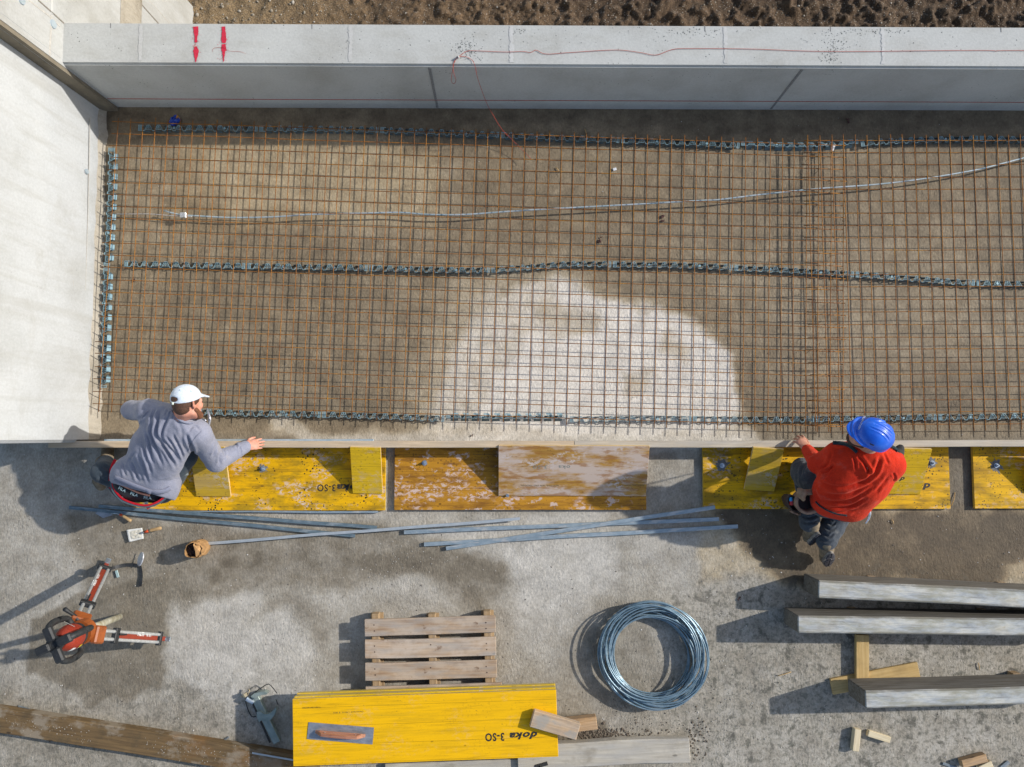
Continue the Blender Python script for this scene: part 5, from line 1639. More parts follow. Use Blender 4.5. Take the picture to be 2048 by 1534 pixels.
# ------------------------------------------------------------------ litter and small stones
BLU = mat_plain('blue_foil', (0.01, 0.05, 0.35), .35, 0, .3, 20)
wr = thing('snack_wrapper', at(352, 243, 0), 'crumpled blue and orange wrapper lying near the parapet at the top left of the slab', 'wrapper')
V = []; F = []
n = 9
cw = at(351, 243, 0)
for i in range(n):
    for j in range(n):
        a = i / (n - 1) - .5; b = j / (n - 1) - .5
        r_ = 1 - .5 * max(0, abs(a) + abs(b) - .55) * 2
        V.append((cw.x + a * .095 * r_ + b * .02, cw.y + b * .10 * r_, .035 + .03 * noise.noise(Vector((a * 5, b * 5, 3))) - .03 * (a * a + b * b) * 2))
for i in range(n - 1):
    for j in range(n - 1):
        F.append((i * n + j, (i + 1) * n + j, (i + 1) * n + j + 1, i * n + j + 1))
o = from_pydata('foil', V, F, BLU, wr)
from_pydata('orange_corner', [(V[k][0] + .004, V[k][1], V[k][2] + .004) for k in (n * 5 + 5, n * 8 + 5, n * 8 + 8, n * 5 + 8)], [(0, 1, 2, 3)], mat_plain('orange_foil', (0.50, 0.22, 0.02), .4), wr)
tg = bar('paper_tag', at(1664, 301, .085), at(1668, 290, .09), .026, .002, WHT, None, .0)
tag(tg, 'white paper tag on the rebar mats at the lap in the top spacer row', 'tag')
o = bar('plastic_clip', at(1226, 339, .014), at(1233, 337, .014), .022, .012, mat_plain('white_clip', (0.7, 0.72, 0.75), .5), None, .002)
tag(o, 'small white clip on the slab below the top row of spacers', 'clip')
LF = mat_plain('dead_leaf', (0.075, 0.035, 0.028), .9, 0, .5, 40)
for (x, y, r_, lab) in ((1326, 436, .030, 'dark dried clump on the slab under the mat, right one of two'), (1199, 479, .024, 'dark dried clump on the slab under the mat, left one of two'), (1695, 240, .02, 'dark splinter lying in the shade below the parapet joint'), (268, 560, .014, 'small dark crumb under the mat near the middle spacer row at the left'), (1478, 1197, .016, 'reddish brown clod near the shadow tip of the upper beam'), (943, 871, .012, 'dark pebble beside the shutter right of the galvanised strip')):
    bm = bmesh.new()
    for i in range(7):
        ico_stone(bm, at(x, y, .01) + Vector((random.uniform(-1, 1) * r_ * .6, random.uniform(-1, 1) * r_, 0)), r_ * random.uniform(.25, .5))
    o = bm_obj('debris_clump', bm, LF)
    tag(o, lab, 'debris')
SPL = mat_wood('wood_splinter', (0.40, 0.24, 0.08), (0.6, 0.42, 0.2), 1, .8, 0, 3, False)
for (a, b, lab) in (((1903, 1012), (1910, 985), 'long thin wood splinter right of the panel the worker kneels on'), ((1555, 1352), (1582, 1344), 'curled pale splinter left of the lowest beam'), ((1169, 258), (1172, 268), 'short orange splinter in the shade above the mat'), ((1112, 335), (1118, 344), 'short brown splinter under the mat near the hanging string'), ((1956, 1325), (1958, 1341), 'thin brown twig between the middle and the lowest beam'), ((1784, 1039), (1786, 1048), 'tiny pale chip on the wet ground below the right worker')):
    P = [at(*a, .008), at((a[0] + b[0]) / 2 + 1.5, (a[1] + b[1]) / 2, .012), at(*b, .006)]
    o = tube('wood_splinter', resample(P, .02), .0035, SPL, n=5)
    tag(o, lab, 'splinter')
# loose stones
bm = bmesh.new()
spots = [ (1290, 1440, 110, 40, 160, .006), (800, 1110, 60, 30, 120, .005), (1420, 1390, 40, 60, 60, .007), (560, 1350, 60, 30, 40, .006), (1480, 1200, 60, 90, 60, .006)]
for cx, cy, sx_, sy_, nn, rr in spots:
    for i in range(nn):
        x = random.gauss(cx, sx_); y = random.gauss(cy, sy_)
        p = at(x, y, 0); p.z = .001
        ico_stone(bm, p, rr * random.uniform(.3, 1.1))
for i in range(1500):
    x = random.uniform(0, 2048); y = random.uniform(1025, 1534)
    p = at(x, y, .001)
    ico_stone(bm, p, random.choice((.002, .003, .003, .0045, .006)))
for i in range(450):
    x = random.uniform(215, 2048); y = random.uniform(235, 878)
    p = at(x, y, .001)
    ico_stone(bm, p, random.choice((.002, .003, .004)))
t = NT('grit_mix')
vv = t.voro(t.coord(), 30, out='Color')
sp = t.n('ShaderNodeSeparateColor'); t.l(vv, sp.inputs[0])
c = t.ramp(sp.outputs[0], [(0, (0.06, 0.05, 0.04)), (0.4, (0.20, 0.18, 0.15)), (0.75, (0.38, 0.36, 0.32)), (1, (0.62, 0.60, 0.56))])
o = bm_obj('loose_grit', bm, t.done(c, .9))
bm = bmesh.new()
for cx, cy, sx_, sy_, nn, rr in ((1180, 1476, 40, 10, 320, .009), (1165, 1462, 34, 8, 120, .014), (1260, 1470, 50, 7, 90, .008), (1395, 1480, 14, 22, 60, .009), (1300, 1455, 60, 16, 90, .005)):
    for i in range(nn):
        p = at(random.gauss(cx, sx_), random.gauss(cy, sy_), .002)
        if to_px([p])[0][0] < 1118: continue
        ico_stone(bm, p, rr * random.uniform(.3, 1.1))
o2 = bm_obj('soil_crumbs', bm, mat_plain('dark_soil_crumbs', (0.12, 0.095, 0.07), .95, 0, .5, 30, .4))
tag(o2, 'dark soil crumbs heaped along the grey plank right of the panel stack', 'soil', kind='stuff')
tag(o, 'loose grit and pebbles scattered over the slab', 'grit', kind='stuff')
# ------------------------------------------------------------------ sculpting helper: distance field -> surface nets
class Field:
    def __init__(self, lo, hi, vox):
        self.lo = np.array(lo, float); self.vox = vox
        self.n = np.ceil((np.array(hi, float) - self.lo) / vox).astype(int) + 1
        self.F = np.full(self.n, .05, np.float32)
    def _box(self, lo, hi):
        a = np.clip(np.floor((np.array(lo) - self.lo) / self.vox).astype(int), 0, self.n - 1)
        b = np.clip(np.ceil((np.array(hi) - self.lo) / self.vox).astype(int) + 1, 1, self.n)
        if np.any(b <= a): return None
        g = [self.lo[i] + self.vox * np.arange(a[i], b[i]) for i in range(3)]
        X, Y, Z = np.meshgrid(*g, indexing='ij')
        return (slice(a[0], b[0]), slice(a[1], b[1]), slice(a[2], b[2])), X, Y, Z
    def _add(self, sl, d, k, sub=False):
        f = self.F[sl]
        d = np.minimum(d, .05).astype(np.float32)
        if sub:
            self.F[sl] = np.maximum(f, -d); return
        if k <= 0:
            self.F[sl] = np.minimum(f, d); return
        h = np.clip(.5 + .5 * (f - d) / k, 0, 1)
        self.F[sl] = f * (1 - h) + d * h - k * h * (1 - h)
    def cap(self, a, b, ra, rb=None, k=.02, flat=1.0, nrm=None, sub=False):
        a = np.array(a, float); b = np.array(b, float); rb = ra if rb is None else rb
        m = max(ra, rb) + .06
        r = self._box(np.minimum(a, b) - m, np.maximum(a, b) + m)
        if r is None: return self
        sl, X, Y, Z = r
        e = b - a; L2 = max(e @ e, 1e-9)
        wx, wy, wz = X - a[0], Y - a[1], Z - a[2]
        t = np.clip((wx * e[0] + wy * e[1] + wz * e[2]) / L2, 0, 1)
        dx, dy, dz = wx - t * e[0], wy - t * e[1], wz - t * e[2]
        if flat != 1.0 and nrm is not None:
            nn = np.array(nrm, float); nn /= np.linalg.norm(nn)
            c = dx * nn[0] + dy * nn[1] + dz * nn[2]
            dx, dy, dz = dx + c * (flat - 1) * nn[0], dy + c * (flat - 1) * nn[1], dz + c * (flat - 1) * nn[2]
        d = np.sqrt(dx * dx + dy * dy + dz * dz) - (ra + (rb - ra) * t)
        if flat != 1.0: d = d / (1 + (flat - 1) * .5)
        self._add(sl, d, k, sub)
        return self
    def chain(self, pts, rad, k=.02, **kw):
        for i in range(len(pts) - 1):
            self.cap(pts[i], pts[i + 1], rad[i], rad[i + 1], k, **kw)
        return self
    def ell(self, c, radii, axes=None, k=.02, sub=False):
        c = np.array(c, float); A = np.eye(3) if axes is None else np.array([np.array(x, float) / np.linalg.norm(x) for x in axes])
        m = max(radii) + .06
        r = self._box(c - m, c + m)
        if r is None: return self
        sl, X, Y, Z = r
        P = np.stack([X - c[0], Y - c[1], Z - c[2]], -1) @ A.T
        R_ = np.array(radii)
        k0 = np.sqrt(((P / R_) ** 2).sum(-1)); k1 = np.sqrt(((P / R_ ** 2) ** 2).sum(-1)) + 1e-9
        d = k0 * (k0 - 1) / k1
        self._add(sl, d, k, sub)
        return self
    def cut(self, p, n):
        """remove the half space on the side n points to"""
        n = np.array(n, float); n /= np.linalg.norm(n)
        g = [self.lo[i] + self.vox * np.arange(self.n[i]) for i in range(3)]
        d = ((g[0] - p[0]) * n[0])[:, None, None] + ((g[1] - p[1]) * n[1])[None, :, None] + ((g[2] - p[2]) * n[2])[None, None, :]
        self.F = np.maximum(self.F, d.astype(np.float32))
        return self
    def mesh(self):
        F = self.F
        F[0] = F[-1] = .05; F[:, 0] = F[:, -1] = .05; F[:, :, 0] = F[:, :, -1] = .05
        s = F < 0
        nx, ny, nz = F.shape
        c = [s[i:nx - 1 + i, j:ny - 1 + j, k:nz - 1 + k] for i in (0, 1) for j in (0, 1) for k in (0, 1)]
        cnt = sum(x.astype(np.int8) for x in c)
        act = (cnt > 0) & (cnt < 8)
        I = np.argwhere(act)
        idx = -np.ones(act.shape, int); idx[act] = np.arange(len(I))
        acc = np.zeros((len(I), 3)); num = np.zeros(len(I))
        corners = [(i, j, k) for i in (0, 1) for j in (0, 1) for k in (0, 1)]
        for a in range(8):
            for b in range(a + 1, 8):
                ca, cb = np.array(corners[a]), np.array(corners[b])
                if np.abs(ca - cb).sum() != 1: continue
                fa = F[I[:, 0] + ca[0], I[:, 1] + ca[1], I[:, 2] + ca[2]]
                fb = F[I[:, 0] + cb[0], I[:, 1] + cb[1], I[:, 2] + cb[2]]
                m = (fa < 0) != (fb < 0)
                t = np.where(m, fa / (fa - fb + 1e-12), 0)
                acc[m] += (ca + (cb - ca) * t[:, None])[m]; num[m] += 1
        V = self.lo + (I + acc / num[:, None]) * self.vox
        Q = []
        for ax in range(3):
            o = [1, 1, 1]; o[ax] = 0
            sh = [slice(o[d], F.shape[d] - 1) for d in range(3)]
            sh2 = list(sh); sh2[ax] = slice(1, F.shape[ax])
            a = s[tuple(sh)]; b = s[tuple(sh2)]
            E = np.argwhere(a != b)
            if len(E) == 0: continue
            pos = E + np.array(o)
            u, v_ = [d for d in range(3) if d != ax]
            def g(du, dv):
                q = pos.copy(); q[:, u] -= du; q[:, v_] -= dv
                return idx[q[:, 0], q[:, 1], q[:, 2]]
            q = np.stack([g(1, 1), g(0, 1), g(0, 0), g(1, 0)], 1)
            fl = a[tuple(E.T)]
            if ax == 1: fl = ~fl
            q[~fl] = q[~fl][:, ::-1]
            Q.append(q)
        Q = np.concatenate(Q)
        Q = Q[(Q >= 0).all(1)]
        return V, Q

def relax(V, Q, it=2, lam=.5):
    for _ in range(it):
        S = np.zeros_like(V); c = np.zeros(len(V))
        for a in range(4):
            b = (a + 1) % 4
            np.add.at(S, Q[:, a], V[Q[:, b]]); np.add.at(c, Q[:, a], 1)
            np.add.at(S, Q[:, b], V[Q[:, a]]); np.add.at(c, Q[:, b], 1)
        V = V + lam * (S / np.maximum(c, 1)[:, None] - V)
    return V

def vnormals(V, Q):
    n = np.cross(V[Q[:, 2]] - V[Q[:, 0]], V[Q[:, 3]] - V[Q[:, 1]])
    N = np.zeros_like(V)
    for a in range(4): np.add.at(N, Q[:, a], n)
    return N / (np.linalg.norm(N, axis=1)[:, None] + 1e-12)

def seg_d(P, pts):
    """distance in px to a polyline and position along it 0..1"""
    pts = np.array(pts, float)
    best = np.full(len(P), 1e9); tt = np.zeros(len(P))
    L = np.r_[0, np.cumsum(np.linalg.norm(np.diff(pts, axis=0), axis=1))]
    for i in range(len(pts) - 1):
        a, b = pts[i], pts[i + 1]; e = b - a
        t = np.clip(((P - a) @ e) / (e @ e), 0, 1)
        d = np.linalg.norm(P - a - t[:, None] * e, axis=1)
        m = d < best
        best[m] = d[m]; tt[m] = (L[i] + t[m] * (L[i + 1] - L[i])) / L[-1]
    return best, tt

def smooth_px(pts, n=6):
    P = resample([Vector((a, b, 0)) for a, b in pts], 3.0)
    return [(p.x, p.y) for p in P]

def sculpt(name, field, mat, parent, folds=(), up_only=True, it=2, noise_amp=0.0, noise_s=8, flip=None):
    V, Q = field.mesh()
    V = relax(V, Q, it)
    N = vnormals(V, Q)
    if len(folds):
        PX = to_px(V)
        disp = np.zeros(len(V))
        face = smooth01((N[:, 2] + .25) * 2)
        for pts, depth, w in folds:
            d, t = seg_d(PX, smooth_px(pts))
            taper = np.minimum(1, np.minimum(t, 1 - t) * 5 + .15)
            disp += taper * depth * (-np.exp(-(d / w) ** 2) + .75 * np.exp(-((d - 2.1 * w) / (1.1 * w)) ** 2))
        V = V + N * (disp * face)[:, None]
        V = relax(V, Q, 1, .3)
    if noise_amp:
        dn = np.array([noise.fractal(Vector(p * noise_s), 1.0, 2.0, 3) for p in V])
        V = V + N * (dn * noise_amp)[:, None]
    me = bpy.data.meshes.new(name)
    me.vertices.add(len(V)); me.vertices.foreach_set('co', V.astype(np.float32).ravel())
    me.loops.add(Q.size); me.loops.foreach_set('vertex_index', Q.ravel().astype(np.int32))
    me.polygons.add(len(Q)); me.polygons.foreach_set('loop_start', np.arange(0, Q.size, 4, dtype=np.int32))
    me.update(calc_edges=True)
    bm = bmesh.new(); bm.from_mesh(me); bmesh.ops.recalc_face_normals(bm, faces=bm.faces); bm.to_mesh(me); bm.free()
    return mesh_obj(name, me, mat, parent, smooth=True)

def bvh_of(objs):
    V = []; F = []
    for o in objs:
        k = len(V); me = o.data; M = o.matrix_basis
        V += [M @ v.co for v in me.vertices]
        F += [tuple(k + i for i in p.vertices) for p in me.polygons]
    return BVHTree.FromPolygons(V, F)
def hit(bvh, px_, py_, lift=.002):
    d = (CAM_R @ Vector(((px_ - 1024) / FPX, -(py_ - 767) / FPX, -1.0))).normalized()
    loc, nn, i, dist = bvh.ray_cast(Vector((0, 0, CAM_H)), d)
    if loc is None: return None
    return loc - d * lift

def on_surface_ribbon(name, bvh, pts_px, w_px, mat, parent, lift=.004, th=.004, fallback=.5):
    """band following a pixel path draped over the mesh below it"""
    P = smooth_px(pts_px)
    V = []; F = []
    m = len(P)
    for i, p in enumerate(P):
        a = np.array(P[max(i - 1, 0)]); b = np.array(P[min(i + 1, m - 1)])
        t = (b - a) / np.linalg.norm(b - a); s = np.array([-t[1], t[0]])
        w = w_px[0] + (w_px[1] - w_px[0]) * i / (m - 1) if isinstance(w_px, tuple) else w_px
        for e in (-.5, 0, .5):
            q = np.array(p) + s * w * e
            h_ = hit(bvh, q[0], q[1], lift)
            if h_ is None: h_ = at(q[0], q[1], V[-1][2] if V else fallback)
            V.append(tuple(h_))
    for i in range(m - 1):
        for j in (0, 1):
            F.append((i * 3 + j, i * 3 + j + 1, (i + 1) * 3 + j + 1, (i + 1) * 3 + j))
    o = from_pydata(name, V, F, mat, parent, smooth=True)
    md = o.modifiers.new('s', 'SOLIDIFY'); md.thickness = th; md.offset = 0
    return o

def draped_text(name, bvh, txt, px_, py_, size_px, ang, mat, parent, shear=0.0, lift=.003, flipy=False):
    cu = bpy.data.curves.new('tmp_txt', 'FONT')
    cu.body = txt; cu.size = 1.0; cu.shear = shear; cu.align_x = 'CENTER'; cu.align_y = 'CENTER'; cu.offset = .01; cu.resolution_u = 2
    ob = bpy.data.objects.new('tmp_txt', cu); scene.collection.objects.link(ob)
    dg = bpy.context.evaluated_depsgraph_get()
    me = bpy.data.meshes.new_from_object(ob.evaluated_get(dg))
    bpy.data.objects.remove(ob); bpy.data.curves.remove(cu)
    me.name = name; me.materials.clear()
    c, s = math.cos(ang), math.sin(ang)
    last = .6
    for v in me.vertices:
        x, y = v.co.x * size_px, v.co.y * size_px
        X = px_ + x * c + y * s; Y = py_ + x * s - y * c
        h_ = hit(bvh, X, Y, lift)
        if h_ is None: h_ = at(X, Y, last)
        last = h_.z; v.co = h_
    return mesh_obj(name, me, mat, parent)

def V3(t): return np.array(at(*t))

def hand(fld, wrist, knuckle, normal, spread, curl, r=.0085, lens=(.075, .085, .08, .065), thumb_side=1, thumb_dir=.9, fingers=None):
    """palm plus five fingers. wrist, knuckle: points; normal: back of hand"""
    w = Vector(wrist); kn = Vector(knuckle); n = Vector(normal).normalized()
    d = (kn - w).normalized(); n = (n - d * n.dot(d)).normalized(); s = d.cross(n) * thumb_side
    L = (kn - w).length
    fld.cap(w + s * .008, kn + s * .022, .024, .022, .012, flat=1.7, nrm=n)
    fld.cap(w - s * .008, kn - s * .022, .022, .020, .012, flat=1.7, nrm=n)
    fld.cap(w, kn, .026, .026, .012, flat=1.5, nrm=n)
    for i in range(4):
        off = (1.5 - i) * .0195
        base = kn + s * off * 1.02 - d * (.004 + .006 * abs(1.2 - i))
        a = (1.5 - i) * spread
        fd = (d * math.cos(a) + s * math.sin(a)).normalized()
        p = base; ang = 0
        rr = r * (1.0, 1.03, .98, .86)[i]
        for j, f in enumerate((.45, .30, .25)):
            ang += curl[j] * (1, 1.05, 1.15, 1.3)[i]
            q = p + (fd * math.cos(ang) - n * math.sin(ang)) * lens[i] * f
            fld.cap(p, q, rr * (1.08 - .10 * j), rr * (.98 - .10 * j), .003)
            p = q
        # knuckle
        fld.ell(base + n * .004, (.009, .009, .007), k=.006)
    tb = w + d * L * .25 + s * .026 - n * .006
    t1 = tb + (s * thumb_dir + d * .55 - n * .25).normalized() * .036
    t2 = t1 + (s * thumb_dir * .45 + d * .9 - n * .20).normalized() * .030
    t3 = t2 + (s * .1 + d * .95 - n * .25).normalized() * .024
    fld.cap(w + d * .01 + s * .01, tb, .020, .016, .012)
    fld.cap(tb, t1, .0145, .0115, .008); fld.cap(t1, t2, .0110, .0098, .003); fld.cap(t2, t3, .0100, .0082, .003)

def head(fld, c, up, fwd, sc=1.0, neck=None, neck_r=.058):
    """c: centre of the skull, up: to the crown, fwd: where the face looks"""
    c = Vector(c); u = Vector(up).normalized(); f = Vector(fwd); f = (f - u * f.dot(u)).normalized(); r_ = f.cross(u)
    ax = (r_, f, u)
    P = lambda x, y, z: c + (r_ * x + f * y + u * z) * sc
    fld.ell(P(0, -.012, .025), (.076 * sc, .094 * sc, .088 * sc), ax, .02)
    fld.ell(P(0, .022, -.035), (.060 * sc, .070 * sc, .078 * sc), ax, .03)
    fld.ell(P(0, .052, -.088), (.036 * sc, .034 * sc, .026 * sc), ax, .03)     # chin
    fld.cap(P(-.05, .0, -.06), P(-.018, .06, -.09), .022 * sc, .02 * sc, .025)
    fld.cap(P(.05, .0, -.06), P(.018, .06, -.09), .022 * sc, .02 * sc, .025)
    fld.cap(P(-.045, .070, .012), P(.045, .070, .012), .013 * sc, .013 * sc, .02)      # brow
    fld.cap(P(0, .085, .0), P(0, .108, -.030), .009 * sc, .015 * sc, .012)             # nose
    fld.ell(P(-.012, .094, -.034), (.009 * sc, .011 * sc, .008 * sc), ax, .008)
    fld.ell(P(.012, .094, -.034), (.009 * sc, .011 * sc, .008 * sc), ax, .008)
    fld.ell(P(0, .086, -.058), (.024 * sc, .012 * sc, .006 * sc), ax, .006)            # lips
    fld.ell(P(0, .083, -.068), (.021 * sc, .012 * sc, .007 * sc), ax, .006)
    for sg in (-1, 1):
        fld.ell(P(sg * .032, .076, -.003), (.016 * sc, .010 * sc, .011 * sc), ax, .004)   # lids
        fld.ell(P(sg * .040, .062, -.030), (.022 * sc, .022 * sc, .018 * sc), ax, .02)    # cheek
        # ear: rim and lobe
        e0 = P(sg * .077, -.010, .008)
        fld.cap(e0 + u * .018 * sc, P(sg * .090, -.024, .018), .006 * sc, .006 * sc, .004)
        fld.cap(P(sg * .090, -.024, .018), P(sg * .090, -.024, -.006), .0065 * sc, .006 * sc, .004)
        fld.cap(P(sg * .090, -.024, -.006), P(sg * .080, -.010, -.026), .006 * sc, .007 * sc, .004)
        fld.cap(P(sg * .076, -.010, .015), P(sg * .078, -.010, -.02), .006 * sc, .006 * sc, .006)
    if neck is not None:
        fld.cap(P(0, -.030, -.045), neck, neck_r * .95, neck_r * 1.1, .03)
    return P

t = NT('skin')
v = t.coord()
c = t.ramp(t.noise(v, 22, 4), [(0.3, (0.50, 0.20, 0.13)), (0.7, (0.66, 0.33, 0.235))])
t.b.inputs['Subsurface Weight'].default_value = .08
t.b.inputs['Subsurface Radius'].default_value = (.01, .004, .002)
SKIN = t.done(c, .55, 0, t.bump(t.noise(v, 240, 3), .2, .001), spec=.35)
t = NT('skin_darker')
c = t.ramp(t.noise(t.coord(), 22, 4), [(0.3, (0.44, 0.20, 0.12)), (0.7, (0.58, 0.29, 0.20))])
SKIN2 = t.done(c, .55, 0, None, spec=.35)  # slightly darker skin tone for the kneeling person
HAIR = mat_plain('brown_hair', (0.085, 0.038, 0.020), .7, 0, .5, 120, .5)
BEARD = mat_plain('reddish_beard', (0.16, 0.062, 0.028), .8, 0, .5, 160, .6)
SOLE = mat_plain('dusty_sole', (0.20, 0.185, 0.165), .9, 0, .6, 60, .6)
BOOT = mat_plain('dusty_boot', (0.20, 0.155, 0.10), .85, 0, .5, 20, .4)
EYEW = mat_plain('eye', (0.7, 0.7, 0.68), .2, 0, .05)

# ================================================================== worker with the white cap
PA = thing('person', at(300, 975, 0), 'crouching person in a white cap and grey sweatshirt, reaching along the edge board', 'person')
hipc = V3((290, 968, .47)); mid = V3((314, 905, .66)); chest = V3((346, 852, .80))
shL = V3((299, 822, .80)); shR = V3((396, 866, .80)); neckb = V3((358, 836, .87))
elL = V3((263, 820, .64)); wrL = V3((352, 826, .42)); knL = V3((371, 835, .34))
elR = V3((432, 923, .50)); wrR = V3((492, 893, .33)); knR = V3((511, 889, .285))
hdc = V3((375, 806, .96))
upv = Vector((.0, .93, .25)); fwv = Vector((.50, .20, -.84))
hipL = V3((258, 962, .40)); hipR = V3((325, 975, .40))
knlL = V3((206, 944, .46)); ftL = V3((212, 925, .09)); toeL = V3((216, 896, .05))
knlR = V3((372, 910, .50)); ftR = V3((368, 925, .12)); toeR = V3((378, 902, .07))
backn = np.cross(chest - hipc, shR - shL); backn = backn / np.linalg.norm(backn)
if backn[2] < 0: backn = -backn
side = np.array((shR - shL)); side = side / np.linalg.norm(side)

lo = np.array([-3.55, -1.0, 0.0]); 
allp = np.array([hipc, mid, chest, shL, shR, elL, wrL, elR, wrR, hdc, hipL, hipR, knlL, ftL, knlR, ftR, toeL, toeR])
LO = allp.min(0) - .22; HI = allp.max(0) + .22; LO[2] = max(LO[2], -.01)
# the body itself: one continuous surface
B = Field(LO, HI, .0042)
B.chain([hipc, mid, chest], [.105, .12, .150], .05, flat=1.5, nrm=backn)
B.cap(shL, shR, .060, .060, .05); B.cap(chest, neckb, .10, .07, .05)
B.chain([shL, elL, wrL], [.058, .043, .028], .03); B.chain([shR, elR, wrR], [.058, .043, .028], .03)
B.chain([hipL, knlL, ftL], [.085, .058, .042], .03); B.chain([hipR, knlR, ftR], [.085, .058, .042], .03)
B.cap(ftL, toeL, .04, .035, .02); B.cap(ftR, toeR, .04, .035, .02)
B.cap(hipL - np.array((0, 0, .04)), hipR - np.array((0, 0, .04)), .10, .10, .04)
HP = head(B, hdc, upv, fwv, 1.0, neckb, .053)
hand(B, wrR, knR, (.1, .1, 1), .06, (.10, .12, .10), .0086, thumb_side=-1, thumb_dir=.55)
hand(B, wrL, knL, (-.2, .6, .7), .02, (1.0, .9, .6), .0086, thumb_side=-1)
sculpt('body', B, SKIN, PA, it=1)
del B

# sweatshirt
Sf = Field(LO, HI, .006)
Sf.cap(hipc + side * -.065, hipc + side * .065, .150, .150, .06, flat=1.35, nrm=backn)
Sf.chain([hipc - side * .05, mid - side * .045, chest - side * .06], [.150, .140, .145], .06, flat=1.30, nrm=backn)
Sf.chain([hipc + side * .05, mid + side * .045, chest + side * .06], [.150, .140, .145], .06, flat=1.30, nrm=backn)
Sf.cap(shL, shR, .078, .078, .05); Sf.cap(chest, neckb, .12, .085, .05)
Sf.chain([shL, elL], [.080, .068], .035); Sf.chain([elL, wrL], [.066, .046], .02)
Sf.chain([shR, elR], [.086, .076], .035); Sf.chain([elR, wrR + (elR - wrR) * .04], [.076, .048], .02)
spine = (chest - hipc) / np.linalg.norm(chest - hipc)
Sf.cap(V3((266, 955, .50)), V3((318, 966, .50)), .155, .150, .06, flat=1.2, nrm=backn)
hem = V3((263, 977, .60))
hn = np.array(at(262, 1005.7, .6) - at(280, 960, .6)); vw = hem - np.array((0, 0, CAM_H)); vw /= np.linalg.norm(vw); hn = hn - vw * (hn @ vw)
Sf.cut(np.array(hem), hn)
# neckline
Sf.cut(np.array(neckb) + np.array((.03, .062, .045)), (.35, .75, .55))
wd = (wrR - elR) / np.linalg.norm(wrR - elR)
SWEAT = mat_cloth('grey_sweatshirt', (0.265, 0.275, 0.345), (0.195, 0.205, 0.26), .95, .4, 170)
patches(SWEAT, 9.0, (0.33, 0.32, 0.35), .55, .68, .6, 3, (1, 1, 1))
folds = [
    ([(305, 836), (302, 862), (308, 884), (316, 906), (325, 932)], .0105, 2.6),
    ([(321, 818), (315, 843), (314, 866), (321, 882), (336, 905), (352, 936)], .0125, 2.8),
    ([(343, 822), (333, 840), (326, 856), (324, 874), (338, 893), (352, 912), (358, 930)], .0105, 2.6),
    ([(331, 872), (345, 890), (357, 912), (361, 925)], .0085, 2.2),
    ([(292, 862), (299, 884), (301, 905), (306, 928)], .0100, 2.6),
    ([(284, 890), (290, 905), (297, 925), (303, 948)], .0080, 2.4),
    ([(261, 918), (268, 936), (277, 962)], .0085, 2.4),
    ([(276, 908), (286, 926), (292, 945), (296, 966)], .0075, 2.4),
    ([(345, 868), (355, 888), (363, 905), (365, 918)], .0075, 2.2),
    ([(270, 905), (263, 915), (258, 926)], .006, 2.2),
    ([(246, 926), (248, 940), (252, 952)], .006, 2.4),
    ([(311, 817), (305, 830), (300, 842)], .007, 2.2),
    ([(337, 819), (333, 826), (331, 834)], .006, 1.8),
    ([(372, 868), (378, 882), (385, 900), (386, 912)], .012, 3.0),
    ([(377, 860), (388, 852), (400, 860)], .005, 2.4),
    ([(432, 888), (429, 902), (425, 912)], .0100, 2.2),
    ([(440, 900), (440, 914), (438, 928)], .0110, 2.2),
    ([(446, 900), (449, 912), (447, 922)], .0080, 1.8),
    ([(463, 892), (470, 888), (476, 896)], .0085, 2.0),
    ([(478, 892), (481, 902), (480, 910)], .0060, 1.8),
    ([(284, 828), (276, 840), (268, 848)], .004, 3.0),
    ([(262, 806), (285, 800), (300, 804)], .004, 2.5),
    ([(352, 838), (362, 856), (366, 876)], .004, 3.5),
]
sw = sculpt('sweatshirt', Sf, SWEAT, PA, folds, it=3, noise_amp=.0035, noise_s=9)
del Sf
bv = bvh_of([sw])
# ribbed hem, cuff and shoulder seam
SW2 = mat_cloth('sweatshirt_rib', (0.225, 0.240, 0.315), (0.18, 0.19, 0.255), .95, .5, 260)
on_surface_ribbon('hem_band', bv, [(229, 955), (243, 961), (262, 969), (285, 978), (303, 984), (326, 983), (342, 976)], 8.5, SW2, PA, .006, .006)
on_surface_ribbon('collar', bv, [(341, 820), (347, 830), (356, 838), (366, 843), (378, 846), (386, 845)], 4.5, SW2, PA, .008, .010)
on_surface_ribbon('sleeve_seam', bv, [(404, 862), (392, 874), (381, 890), (377, 902)], 1.0, SW2, PA, .004, .003)
on_surface_ribbon('sleeve_seam', bv, [(296, 822), (285, 834), (278, 848)], 1.0, SW2, PA, .004, .003)
cf = Field(wrR - .09, wrR + .09, .004)
cf.cap(wrR - wd * .040, wrR - wd * .006, .044, .040, .01)
cf.cut(wrR - wd * .000, wd); cf.cut(wrR - wd * .045, -wd)
sculpt('cuff', cf, SW2, PA, it=1)

# trousers
TR = mat_cloth('dark_work_trousers', (0.050, 0.068, 0.085), (0.030, 0.042, 0.055), .9, .4, 150)
TRG = mat_cloth('grey_knee_cloth', (0.22, 0.25, 0.25), (0.13, 0.16, 0.17), .9, .3, 60)
Tf = Field(LO, HI, .006)
Tf.cap(V3((264, 962, .37)), V3((315, 966, .37)), .160, .150, .05)
Tf.chain([hipL, knlL, ftL + (knlL - ftL) * .10], [.115, .078, .068], .03)
Tf.chain([hipR, knlR, ftR + (knlR - ftR) * .10], [.115, .082, .068], .03)
tr_ = sculpt('trousers', Tf, TR, PA, [([(205, 930), (218, 940), (226, 955)], .006, 2.5), ([(195, 948), (205, 960), (222, 966)], .006, 2.5)], it=2, noise_amp=.004, noise_s=10)
del Tf
